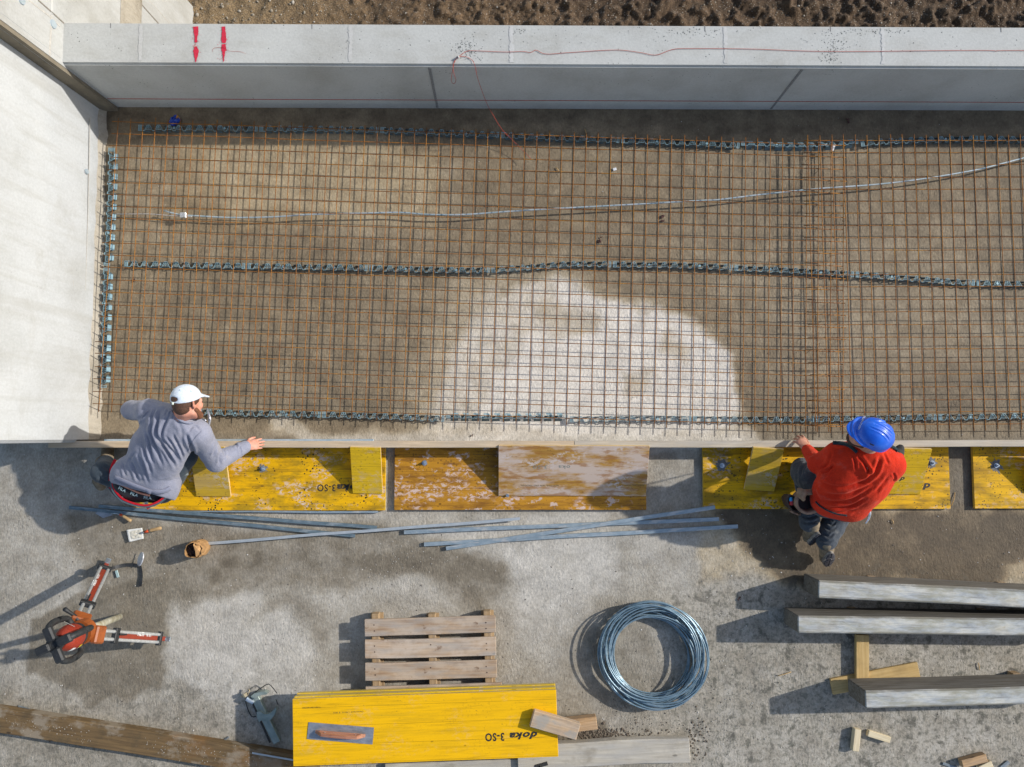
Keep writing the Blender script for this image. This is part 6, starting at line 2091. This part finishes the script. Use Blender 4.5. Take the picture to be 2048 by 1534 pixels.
# underwear between the sweatshirt and the trousers
NAV = mat_cloth('black_underwear', (0.012, 0.015, 0.022), (0.008, 0.010, 0.015), .85, .3, 200)
Uf = Field(LO, HI, .006)
Uf.cap(V3((266, 961, .46)), V3((314, 967, .46)), .146, .138, .05)
ud = sculpt('underwear', Uf, NAV, PA, it=2)
bvu = bvh_of([ud, tr_])
REDB = mat_cloth('red_band', (0.50, 0.006, 0.018), (0.36, 0.006, 0.014), .85, .2, 100)
GRB = mat_cloth('slate_band', (0.085, 0.125, 0.150), (0.06, 0.09, 0.11), .85, .2, 100)
arc = [(221, 962), (223, 975), (230, 988), (242, 1000), (257, 1007), (275, 1012), (293, 1014), (310, 1010), (325, 1002), (338, 990)]
def raised_band(name, pts, w, zc, mat, hgt=.03, lift=0):
    P = smooth_px(pts); V = []; F = []; m = len(P)
    for i, p in enumerate(P):
        a = np.array(P[max(i - 1, 0)]); b = np.array(P[min(i + 1, m - 1)]); t_ = (b - a) / np.linalg.norm(b - a); s = np.array([-t_[1], t_[0]])
        z = zc + lift
        for e, dz in ((-.5, -hgt), (-.5, 0), (.5, .0), (.5, -hgt)):
            q = np.array(p) + s * w * e
            V.append(tuple(at(q[0], q[1], z + dz)))
    for i in range(m - 1):
        for j in range(3):
            F.append((i * 4 + j, i * 4 + j + 1, (i + 1) * 4 + j + 1, (i + 1) * 4 + j))
    return from_pydata(name, V, F, mat, PA, smooth=False)
raised_band('waistband', arc, 3.4, .56, GRB, .16)
raised_band('red_lining', [(x + (290 - x) * .050, y - 3.4 + (1 if y < 985 else 0)) for x, y in arc], 3.8, .565, REDB, .05)
for a, b in (((242, 993), (241, 1001)), ((291, 1004), (292, 1014)), ((222, 962), (231, 962))):
    P = [at(*a, .555), at(*b, .555)]
    ribbon('belt_loop', P, .018, GRB, PA, th=.02)
for tri_ in ([(217, 975), (224, 975), (226, 983)], [(290, 1012), (309, 1009), (295, 1019)]):
    lo_ = [at(a, b, .50) for a, b in tri_]; 
    from_pydata('red_flap', [tuple(p) for p in lo_] + [(p.x, p.y, p.z - .012) for p in lo_], [(0, 1, 2), (5, 4, 3), (0, 3, 4, 1), (1, 4, 5, 2), (2, 5, 3, 0)], REDB, PA)
raised_band('red_piping', [(231, 919), (226, 928), (222, 940), (221, 952), (220, 962)], 6.0, .54, REDB, .03)
TXT = mat_plain('pale_lettering', (0.45, 0.62, 0.64), .7, 0, .1, 40)
bvu = bvh_of([ud])
for (x, y, a) in ((244, 979, 26), (268, 989, 20), (295, 996, 6)):
    draped_text('waist_lettering', bvu, 'FILA', x, y, 8.6, R(a), TXT, PA, 0.0, .006)
on_surface_ribbon('lower_back', bvh_of([ud]), [(242, 970), (260, 978), (280, 986), (300, 991)], (1.6, 3.2), SKIN, PA, .008, .008)
# knee patch on the right side
kb = bvh_of([tr_])
kn = Field(knlR - .16, knlR + .16, .006)
kn.cap(V3((366, 925, .47)), V3((360, 952, .45)), .062, .055, .03)
sculpt('knee_cloth', kn, TRG, PA, it=2)
# boots
for (a_, t_) in ((ftL, toeL), (ftR, toeR)):
    bf = Field(np.minimum(a_, t_) - .12, np.maximum(a_, t_) + .12, .005)
    bf.cap(a_ + np.array((0, 0, .05)), a_, .055, .050, .02); bf.cap(a_ - np.array((0, 0, .01)), t_, .050, .046, .02)
    bf.cut(np.array((0, 0, .018)), (0, 0, -1))
    sculpt('boot', bf, BOOT, PA, it=1)
bf = Field(V3((198, 966, .05)) - .12, V3((198, 966, .05)) + .12, .005)
bf.cap(V3((196, 962, .06)), V3((202, 972, .05)), .042, .038, .02); bf.cut(np.array((0, 0, .01)), (0, 0, -1))
sculpt('boot_heel', bf, BOOT, PA, it=1)
# hair, beard and eyes
uN = Vector(upv).normalized(); fN = Vector(fwv); fN = (fN - uN * fN.dot(uN)).normalized(); rN = fN.cross(uN)
axA = (rN, fN, uN)
hf = Field(hdc - .2, hdc + .2, .004)
hf.ell(HP(0, -.020, .022), (.081, .094, .090), axA, .01)
hf.ell(HP(0, -.050, -.030), (.058, .050, .045), axA, .02)
hf.ell(HP(0, .09, -.03), (.085, .075, .10), axA, 0, sub=True)
hf.cap(HP(-.10, -.012, -.02), HP(.10, -.012, -.02), .026, .026, sub=True)
sculpt('hair', hf, HAIR, PA, it=1)
bf = Field(hdc - .2, hdc + .2, .004)
bf.cap(HP(-.062, .012, -.045), HP(-.030, .062, -.095), .020, .026, .02); bf.cap(HP(.062, .012, -.045), HP(.030, .062, -.095), .020, .026, .02)
bf.ell(HP(0, .070, -.100), (.042, .036, .032), axA, .02); bf.cap(HP(-.03, .086, -.046), HP(.03, .086, -.046), .010, .010, .01)
sculpt('beard', bf, BEARD, PA, it=1)
for sg in (-1, 1):
    ef = Field(Vector(HP(sg * .032, .079, -.003)) - Vector((.03, .03, .03)), Vector(HP(sg * .032, .079, -.003)) + Vector((.03, .03, .03)), .003)
    ef.ell(HP(sg * .032, .080, -.003), (.011, .008, .006), axA, 0)
    sculpt('eye', ef, EYEW, PA, it=0)
# cap: crown, brim, back opening
CAPM = mat_cloth('white_cap', (0.62, 0.70, 0.80), (0.55, 0.62, 0.72), .8, .2, 120)
cf = Field(hdc - .26, hdc + .26, .0045)
cf.ell(HP(0, -.010, .040), (.090, .106, .092), axA, .01)
cf.cut(np.array(HP(0, 0, .028)), tuple(-uN + fN * .10))
cf.cap(HP(-.030, -.120, .050), HP(.030, -.120, .050), .020, .020, sub=True)
bp = [(HP(-.05, .085, .040), HP(-.032, .138, .022)), (HP(0, .095, .046), HP(0, .158, .020)), (HP(.05, .085, .040), HP(.032, .138, .022))]
cf.cap(bp[0][0], bp[0][1], .020, .014, .02, flat=3.2, nrm=tuple(uN + fN * .25)); cf.cap(bp[1][0], bp[1][1], .030, .020, .02, flat=3.2, nrm=tuple(uN + fN * .25)); cf.cap(bp[2][0], bp[2][1], .020, .014, .02, flat=3.2, nrm=tuple(uN + fN * .25))
cp_ = sculpt('cap', cf, CAPM, PA, [([(362, 778), (372, 781), (380, 784), (384, 796)], .003, 1.4), ([(376, 775), (381, 784)], .002, 1.2)], it=1)
hf = Field(hdc - .2, hdc + .2, .004)
hf.ell(HP(0, -.014, .034), (.084, .098, .084), axA, 0)
sculpt('hair_under_cap', hf, HAIR, PA, it=0)
bm = bmesh.new()
for a, b, c_ in ((.03, -.075, .108), (-.03, -.075, .108), (.075, -.02, .095)):
    bmesh.ops.create_icosphere(bm, subdivisions=1, radius=.004, matrix=Matrix.Translation(HP(a, b, c_)))
bm_obj('eyelets', bm, mat_plain('cap_eyelet', (0.25, 0.38, 0.45)), PA)
tube('strap_end', [HP(.005, -.118, .030), HP(.006, -.122, .012)], .008, mat_plain('cap_strap', (.6, .66, .6)), PA)

# hammer held in the left hand
hmr = thing('hammer', at(412, 838, .30), 'steel hammer with a long curved pick, held in front of the bearded face', 'hammer')
HST = mat_galv('hammer_steel', (0.25, 0.25, 0.28), (0.55, 0.55, 0.58), .3, .8, (0.2, 0.17, 0.16), .2)
zz = .30
tube('handle', resample([at(370, 834, .33), at(390, 837, zz + .01), at(404, 839, zz), at(413, 841.5, zz)], .02), .0095, HST, hmr, n=8)
V, F = tube_pydata(resample([at(414, 815.5, zz - .01), at(417, 826, zz), at(419.5, 838, zz), at(418, 848, zz), at(416, 854, zz), at(413.5, 855.5, zz)], .008), .009, 8)
P = resample([at(414, 815.5, zz - .01), at(417, 826, zz), at(419.5, 838, zz), at(418, 848, zz), at(416.5, 855, zz)], .008)
n_ = len(P)
rad = [.003 + .012 * min(1, i / n_ * 1.9) if i < n_ * .6 else .013 - .004 * (i / n_ - .6) * 2 for i in range(n_)]
V, F = tube_pydata(P, rad, 8)
from_pydata('head', V, F, HST, hmr, smooth=True)
bm = bmesh.new(); cyl(bm, at(415.5, 853, zz), at(411, 856, zz - .01), .011, n=8); bm_obj('striking_face', bm, HST, hmr)
# ================================================================== worker in the red fleece
PB_ = thing('person', at(1650, 1010, 0), 'kneeling person in a red fleece and blue hard hat with a leather tool pouch', 'person')
hc = V3((1684, 1003, .56)); md_ = V3((1708, 962, .70)); ch = V3((1733, 925, .80))
sL = V3((1674, 908, .80)); sR = V3((1782, 930, .80)); nb = V3((1738, 905, .88))
eL = V3((1636, 928, .60)); wL = V3((1614, 899, .34)); kL = V3((1602, 882, .300))
eR = V3((1772, 946, .58)); wR = V3((1797, 915, .34)); kR = V3((1797, 903, .28))
hdB = V3((1737, 873, 1.0))
upB = Vector((.35, .33, .87)); fwB = Vector((-.92, -.02, -.38))
hL = V3((1650, 1000, .46)); hR = V3((1689, 1012, .46))
nL = V3((1604, 938, .14)); aL = V3((1619, 1042, .22)); tL = V3((1622, 1052, .15))
nR = V3((1690, 985, .14)); aR = V3((1652, 1078, .22)); tR = V3((1655, 1088, .15))
bn = np.cross(ch - hc, sR - sL); bn /= np.linalg.norm(bn)
if bn[2] < 0: bn = -bn
sd = (sR - sL) / np.linalg.norm(sR - sL)
allp = np.array([hc, md_, ch, sL, sR, eL, wL, kL, eR, wR, hdB, nL, aL, tL, nR, aR, tR])
LO = allp.min(0) - .22; HI = allp.max(0) + .22; LO[2] = -.01
B = Field(LO, HI, .0042)
B.chain([hc, md_, ch], [.14, .13, .155], .05, flat=1.45, nrm=bn)
B.cap(sL, sR, .060, .060, .05); B.cap(ch, nb, .10, .07, .05)
B.chain([sL, eL, wL], [.058, .043, .028], .03); B.chain([sR, eR, wR], [.058, .043, .028], .03)
B.chain([hL, nL, aL], [.085, .055, .040], .03); B.chain([hR, nR, aR], [.085, .055, .040], .03)
B.cap(aL, tL, .038, .030, .02); B.cap(aR, tR, .038, .030, .02)
B.cap(hL, hR, .12, .12, .04)
HB = head(B, hdB, upB, fwB, 1.0, nb, .058)
hand(B, wL, kL, (.1, .0, 1), .20, (.22, .40, .30), .0096, thumb_side=1, thumb_dir=.45, lens=(.080, .086, .080, .064))
hand(B, wR, kR, (0, -.2, 1), .05, (.5, .5, .4), .0088, thumb_side=1)
body_b = sculpt('body', B, SKIN2, PB_, it=1)
del B
# fleece
Rf = Field(LO, HI, .006)
Rf.chain([hc - sd * .075, md_ - sd * .085, ch - sd * .085], [.150, .155, .145], .06, flat=1.25, nrm=bn)
Rf.chain([hc + sd * .070, md_ + sd * .085, ch + sd * .085], [.145, .155, .150], .06, flat=1.25, nrm=bn)
Rf.cap(sL, sR, .080, .080, .05); Rf.cap(ch, nb, .12, .080, .05)
Rf.chain([sL, eL], [.082, .070], .03); Rf.chain([eL, wL + (eL - wL) * .05], [.068, .046], .02)
Rf.chain([sR, eR], [.090, .074], .035); Rf.chain([eR, wR + (eR - wR) * .06], [.070, .048], .02)
Rf.cap(V3((1645, 976, .62)), V3((1644, 996, .56)), .06, .06, .05)
belt_n = np.array(at(1668, 1060, .5) - at(1690, 1000, .5)); belt_n[2] = -.25
Rf.cut(V3((1672, 1034, .50)), belt_n)
Rf.cut(nb + np.array((-.02, .045, .06)), (-.25, .8, .55))
FLC = mat_cloth('red_fleece', (0.62, 0.034, 0.010), (0.42, 0.016, 0.007), .98, .5, 120)
FLC.node_tree.nodes['Principled BSDF'].inputs['Sheen Weight'].default_value = .3
FLC.node_tree.nodes['Principled BSDF'].inputs['Sheen Tint'].default_value = (1, .25, .15, 1)
foldsB = [
    ([(1632, 962), (1650, 968), (1672, 974), (1700, 972), (1730, 960), (1758, 945)], .008, 3.2),
    ([(1640, 985), (1665, 990), (1692, 990), (1722, 978), (1752, 958), (1768, 945)], .009, 3.4),
    ([(1648, 1002), (1675, 1003), (1702, 998), (1732, 982), (1752, 966)], .0085, 3.0),
    ([(1655, 1015), (1680, 1015), (1706, 1010), (1730, 996)], .008, 2.8),
    ([(1668, 1024), (1690, 1024), (1710, 1020)], .006, 2.4),
    ([(1728, 930), (1740, 945), (1735, 960), (1716, 970)], .009, 3.0),
    ([(1718, 912), (1728, 925), (1736, 938), (1734, 950)], .010, 2.6),
    ([(1706, 912), (1710, 925), (1712, 940)], .008, 2.2),
    ([(1760, 912), (1757, 928), (1750, 945), (1738, 962)], .011, 3.4),
    ([(1766, 905), (1772, 918), (1778, 930)], .006, 2.0),
    ([(1642, 945), (1654, 944), (1668, 930)], .014, 2.4),
    ([(1638, 938), (1652, 932), (1660, 918), (1664, 905)], .007, 2.4),
    ([(1612, 908), (1620, 912), (1628, 908)], .006, 1.8),
    ([(1644, 962), (1655, 950), (1668, 942)], .006, 2.4),
    ([(1630, 975), (1634, 990), (1642, 1004)], .005, 2.4),
    ([(1785, 945), (1790, 955), (1786, 966)], .006, 2.0),
    ([(1775, 955), (1765, 968), (1752, 984)], .006, 2.6),
]
fb = sculpt('fleece', Rf, FLC, PB_, foldsB, it=3, noise_amp=.0035, noise_s=8)
del Rf
bvb = bvh_of([fb])
DTE = mat_cloth('dark_teal_yoke', (0.025, 0.048, 0.055), (0.018, 0.034, 0.040), .9, .3, 160)
on_surface_ribbon('yoke', bvb, [(1666, 885), (1680, 886), (1694, 889), (1706, 897), (1714, 905)], 6.5, DTE, PB_, .006, .006)
on_surface_ribbon('yoke', bvb, [(1776, 892), (1786, 894), (1795, 902)], 6, DTE, PB_, .006, .006)
cf = Field(nb - .2, nb + .2, .005)
cf.cap(nb + np.array((-.045, -.03, .02)), nb + np.array((.05, -.045, .02)), .030, .030, .02)
cf.cap(nb + np.array((-.045, -.03, .02)), nb + np.array((-.075, .03, .0)), .028, .026, .02)
cf.cap(nb + np.array((.05, -.045, .02)), nb + np.array((.09, .01, .0)), .028, .026, .02)
COLL = mat_cloth('grey_collar', (0.060, 0.062, 0.055), (0.03, 0.035, 0.035), .9, .3, 160)
sculpt('collar', cf, COLL, PB_, it=2)
wdb = (wL - eL) / np.linalg.norm(wL - eL)
cf = Field(wL - .1, wL + .1, .004)
cf.cap(wL - wdb * .045, wL - wdb * .008, .046, .042, .01); cf.cut(wL, wdb); cf.cut(wL - wdb * .05, -wdb)
sculpt('cuff', cf, mat_cloth('red_cuff', (0.50, 0.022, 0.012), (0.36, 0.014, 0.009), .95, .4, 200), PB_, it=1)
# elasticated hem with a black belt line
hemp = [(1632, 1008), (1640, 1017), (1654, 1026), (1672, 1033), (1690, 1036), (1705, 1036), (1716, 1031), (1724, 1025)]
def band_b(name, pts, w, zc, mat, hgt=.03):
    o_ = raised_band(name, pts, w, zc, mat, hgt)
    o_.parent = PB_; o_.matrix_parent_inverse = PB_.matrix_basis.inverted()
    return o_
band_b('hem_band', [(x - .5, y + 3) for x, y in hemp], 5.0, .535, FLC, .08)
on_surface_ribbon('black_piping', bvh_of([fb, PB_.children[-1]]), [(1631, 1003), (1640, 1012), (1655, 1021), (1674, 1028), (1694, 1031)], 2.4, NAV, PB_, .006, .005)
# trousers
TB = mat_cloth('dusty_work_trousers', (0.060, 0.072, 0.088), (0.030, 0.037, 0.048), .9, .4, 120)
patches(TB, 14.0, (0.17, 0.17, 0.165), .56, .68, .5, 2, (1, 1, 1))
Tf = Field(LO, HI, .006)
Tf.cap(hL, hR, .128, .118, .05)
Tf.chain([hL, nL, aL + (nL - aL) * .05], [.110, .080, .068], .035)
Tf.chain([hR, nR, aR + (nR - aR) * .08], [.110, .085, .066], .035)
Tf.cap(V3((1622, 955, .35)), V3((1606, 944, .22)), .095, .09, .05)
Tf.cap(aR + (nR - aR) * .10, aR + (nR - aR) * .35, .074, .070, .03)
Tf.cap(aL + np.array((-.005, .05, .0)), aL + np.array((0, -.012, .0)), .070, .076, .03)
Tf.cap(aR + np.array((.01, .05, .0)), aR + np.array((.005, -.015, .0)), .070, .078, .03)
Tf.cap(V3((1690, 1005, .25)), V3((1668, 1052, .20)), .085, .080, .05)
Tf.cut(np.array((0, 0, .045)), (0, 0, -1))
fT = [([(1612, 925), (1604, 940), (1600, 958)], .006, 2.2), ([(1596, 950), (1594, 965), (1600, 985)], .006, 2.2), ([(1605, 1020), (1620, 1024), (1632, 1018)], .008, 2.0), ([(1604, 1032), (1618, 1036), (1636, 1030)], .009, 2.0), ([(1606, 1044), (1622, 1046), (1636, 1040)], .008, 2.0),
      ([(1648, 1052), (1660, 1060), (1672, 1056)], .009, 2.0), ([(1646, 1066), (1658, 1074), (1668, 1066)], .009, 2.0), ([(1656, 1045), (1664, 1050), (1672, 1044)], .007, 1.8), ([(1640, 1078), (1654, 1084), (1664, 1082)], .007, 1.8)]
tb = sculpt('trousers', Tf, TB, PB_, fT, it=2, noise_amp=.006, noise_s=12)
del Tf
bvt = bvh_of([tb])
TEAL = mat_cloth('teal_pocket_trim', (0.055, 0.115, 0.140), (0.035, 0.08, 0.10), .9, .2, 100)
band_b('pocket_flap', [(1632, 1016), (1644, 1027), (1660, 1035), (1676, 1040), (1696, 1042)], 4.0, .52, TEAL, .06)
# boots lying on their toes, soles up and back
def boot(an, to, heel_dir, name='boot'):
    """an: ankle, to: toe on the ground; the sole faces back and up"""
    an = Vector(an); to = Vector(to)
    d = (to - an).normalized()
    sn = Vector(heel_dir); sn = (sn - d * sn.dot(d)).normalized()
    f = Field(np.minimum(an, to) - .16, np.maximum(an, to) + .16, .0045)
    heel = an + sn * .035
    f.cap(an - d * .05, an + d * .01, .054, .050, .02)
    f.cap(heel, heel + d * .05, .044, .042, .02)
    f.cap(heel + d * .02, heel + d * .165, .045, .042, .02, flat=1.35, nrm=sn)
    f.cap(an + d * .03, heel + d * .14 - sn * .022, .046, .038, .03)
    f.cut(np.array((0, 0, .002)), (0, 0, -1))
    o1 = sculpt(name, f, BOOT, PB_, it=1)
    s_ = d.cross(sn)
    # sole slab with tread blocks
    prof = []
    n = 28
    for i in range(n):
        a = 2 * math.pi * i / n
        y = .122 * math.cos(a); w_ = .046 * (1 - .12 * math.cos(a * 2 + .2)) * math.sin(a) * (1.0 if math.cos(a) > 0 else .86)
        prof.append((y, w_))
    cen = heel + d * .074 + sn * .030
    V = []; F = []
    for z in (0, .020):
        for y, w_ in prof: V.append(cen + d * y + s_ * w_ + sn * z)
    F = [tuple(range(n))[::-1], tuple(range(n, 2 * n))] + [(i, (i + 1) % n, n + (i + 1) % n, n + i) for i in range(n)]
    so = from_pydata('sole', V, F, SOLE, PB_)
    bm = bmesh.new()
    for i in range(-5, 6):
        if i == -1: continue
        for sg in (-1, 1):
            w_ = .032 * math.sqrt(max(0.05, 1 - (i * .024 / .14) ** 2))
            M = frame(cen + d * (i * .0212) + s_ * sg * w_ * .62 + sn * .024, s_, v=d)
            M = M @ Matrix.Rotation(sg * .5, 4, 'Z')
            bm_box(bm, w_ * 1.05, .012, .010, M, 0)
    bm_obj('tread', bm, mat_tread, PB_)
mat_tread = mat_plain('dark_tread', (0.065, 0.062, 0.07), .9, 0, .7, 50, .4)
a0 = V3((1622, 1053, .20)); boot(a0, a0 + np.array((.02, -.11, -.21)), (.35, -.75, .5))
a0 = V3((1652, 1092, .20)); boot(a0, a0 + np.array((.05, -.13, -.20)), (.15, -.8, .55))
# leather pouch, holster and belt hammer
LEA = mat_plain('worn_leather', (0.24, 0.15, 0.10), .75, 0, .5, 16, .4, (0.10, 0.055, 0.038))
LEAD = mat_plain('dark_leather', (0.030, 0.016, 0.014), .6, 0, .5, 16, .3)
def pouch(name, cpx, ang, w, h, dep, z, mat, dark):
    """open topped bag: a bent wall with an inner dark floor; mouth faces up"""
    c0 = at(*cpx, z)
    ca, sa = math.cos(ang), math.sin(ang)
    V = []; F = []; n = 24
    rings = [(.70, -dep, 0), (.95, -dep * .6, 0), (1.06, 0, 0), (.84, .004, 1), (.66, -dep * .45, 1)]
    for s_, dz, inn in rings:
        for k in range(n):
            a = 2 * math.pi * k / n
            x = w * s_ * math.cos(a) * (1 + .10 * noise.noise(Vector((math.cos(a) * 2, math.sin(a) * 2, dz * 5 + z))))
            y = h * s_ * math.sin(a) * (1 + .14 * noise.noise(Vector((math.cos(a) * 2 + 5, math.sin(a) * 2, dz * 5))))
            zz_ = dz + (.025 * math.sin(a + ang) if dz > -.01 else 0)
            V.append((c0.x + x * ca - y * sa, c0.y + x * sa + y * ca, c0.z + zz_))
    for i in range(len(rings) - 1):
        for k in range(n):
            l = (k + 1) % n
            F.append((i * n + k, i * n + l, (i + 1) * n + l, (i + 1) * n + k))
    F.append(tuple(range(n))[::-1])
    o_ = from_pydata(name, V, F, mat, PB_, smooth=True)
    m = len(rings) - 1
    from_pydata('pouch_lining', [V[m * n + k] for k in range(n)], [tuple(range(n))], dark, o_)
    return o_
pouch('tool_pouch', (1617, 1005), R(-35), .098, .082, .17, .56, LEA, LEAD)
pouch('holster', (1587, 1007), R(-60), .075, .032, .16, .50, LEAD, LEAD)
on_surface_ribbon('pouch_rim', bvt, [(1580, 1022), (1590, 1027), (1600, 1029)], 3, LEA, PB_, .03, .02)
ff = Field(V3((1604, 984, .58)) - .12, V3((1604, 984, .58)) + .12, .005)
ff.chain([V3((1598, 980, .60)), V3((1604, 988, .61)), V3((1607, 998, .59))], [.020, .030, .016], .02, flat=1.8, nrm=(0, 0, 1))
ff.cap(V3((1608, 984, .60)), V3((1622, 984, .58)), .02, .025, .02)
sculpt('pouch_flap', ff, mat_plain('light_leather', (0.24, 0.155, 0.095), .8, 0, .4, 20, .4), PB_, it=1, noise_amp=.006, noise_s=20)
for p_, c_ in (((1582.5, 1006), mat_plain('red_tool_grip', (0.35, 0.01, 0.02), .4)), ((1581.5, 998.5), mat_plain('blue_tool_grip', (0.02, 0.25, 0.55), .4))):
    bm = bmesh.new(); bm_box(bm, .018, .032, .03, Matrix.Translation(at(*p_, .515)), .004)
    bm_obj('tool_grip', bm, c_, PB_)
BH = mat_galv('bright_hammer_steel', (0.5, 0.52, 0.54), (0.75, 0.77, 0.8), .25, .7)
P = [at(1729, 1021, .62), at(1736, 1019, .62), at(1739, 1027, .61), at(1737, 1037, .59), at(1731, 1047, .57)]
n_ = 5
P2 = resample(P, .012)
V, F = tube_pydata(P2, [.018 - .012 * (i / (len(P2) - 1)) for i in range(len(P2))], 8)
bh = thing('claw_hammer', at(1730, 1032, .45), 'bright claw hammer hanging from the belt of the person in red', 'hammer')
from_pydata('head', V, F, BH, bh, smooth=True)
bm = bmesh.new(); cyl(bm, at(1731, 1020, .60), at(1729, 1022, .30), .012, n=8); bm_obj('handle', bm, BLK, bh)
# glove or tool end by the right hand
GF = Field(kR - .12, kR + .12, .005)
GF.cap(wR, kR, .040, .042, .02, flat=1.3, nrm=(0, 0, 1)); GF.cap(kR, kR + np.array((.02, .03, -.005)), .03, .025, .02)
sculpt('glove', GF, mat_plain('dark_glove', (0.03, 0.03, 0.028), .9, 0, .5, 30), PB_, it=1)
# hair and face
uB = Vector(upB).normalized(); fB = Vector(fwB); fB = (fB - uB * fB.dot(uB)).normalized(); rB = fB.cross(uB)
axB = (rB, fB, uB)
hf = Field(hdB - .2, hdB + .2, .004)
hf.ell(HB(0, -.020, .015), (.081, .095, .088), axB, .01); hf.ell(HB(0, -.055, -.030), (.055, .045, .042), axB, .02)
hf.ell(HB(0, .085, -.03), (.085, .075, .12), axB, 0, sub=True)
hf.cap(HB(-.10, -.012, -.02), HB(.10, -.012, -.02), .024, .024, sub=True)
sculpt('hair', hf, mat_plain('dark_hair', (0.03, 0.018, 0.012), .7, 0, .5, 120, .5), PB_, it=1)
bf = Field(hdB - .2, hdB + .2, .004)
bf.cap(HB(-.058, .012, -.050), HB(-.028, .060, -.092), .016, .022, .02); bf.cap(HB(.058, .012, -.050), HB(.028, .060, -.092), .016, .022, .02)
bf.ell(HB(0, .068, -.096), (.036, .030, .024), axB, .02)
sculpt('stubble', bf, mat_plain('dark_stubble', (0.07, 0.035, 0.022), .85, 0, .4, 160, .4), PB_, it=1)
for sg in (-1, 1):
    ef = Field(Vector(HB(sg * .032, .079, -.003)) - Vector((.03, .03, .03)), Vector(HB(sg * .032, .079, -.003)) + Vector((.03, .03, .03)), .003)
    ef.ell(HB(sg * .032, .080, -.003), (.011, .008, .006), axB, 0)
    sculpt('eye', ef, EYEW, PB_, it=0)
# hard hat
BLUE = NT('blue_hard_hat')
vv = BLUE.coord()
cc = BLUE.ramp(BLUE.noise(vv, 10, 4), [(0.35, (0.004, 0.085, 0.55)), (0.65, (0.008, 0.135, 0.72))])
BLUE.b.inputs['Coat Weight'].default_value = .3
BLUE = BLUE.done(cc, .32, 0, None)
hh = Field(hdB - .32, hdB + .32, .0045)
hh.ell(HB(0, -.005, .045), (.118, .148, .105), axB, .01)
hh.cut(np.array(HB(0, 0, .030)), tuple(-uB))
hh.cap(HB(0, -.030, .034), HB(0, .075, .034), .115, .098, .012, flat=9.0, nrm=tuple(uB))
hh.cap(HB(0, .08, .036), HB(0, .13, .024), .088, .070, .02, flat=8.0, nrm=tuple(uB + fB * .2))
hat = sculpt('hard_hat', hh, BLUE, PB_, [([(1752, 842), (1768, 844), (1780, 849), (1790, 860)], .0055, 1.2), ([(1749, 847), (1764, 852), (1778, 862), (1789, 874)], .0055, 1.3), ([(1740, 855), (1756, 861), (1769, 869), (1779, 882)], .0045, 1.3), ([(1714, 870), (1716, 852), (1728, 838), (1742, 832)], .004, 1.6)], it=2)
bvhh = bvh_of([hat])
draped_text('hat_lettering', bvhh, 'HONEYWELL', 1723.5, 845, 5.2, R(-66), WHT, PB_, 0, .003)
on_surface_ribbon('hat_slot', bvhh, [(1740, 887.5), (1744, 889.5), (1748, 891)], 1.6, NAV, PB_, .003, .003)
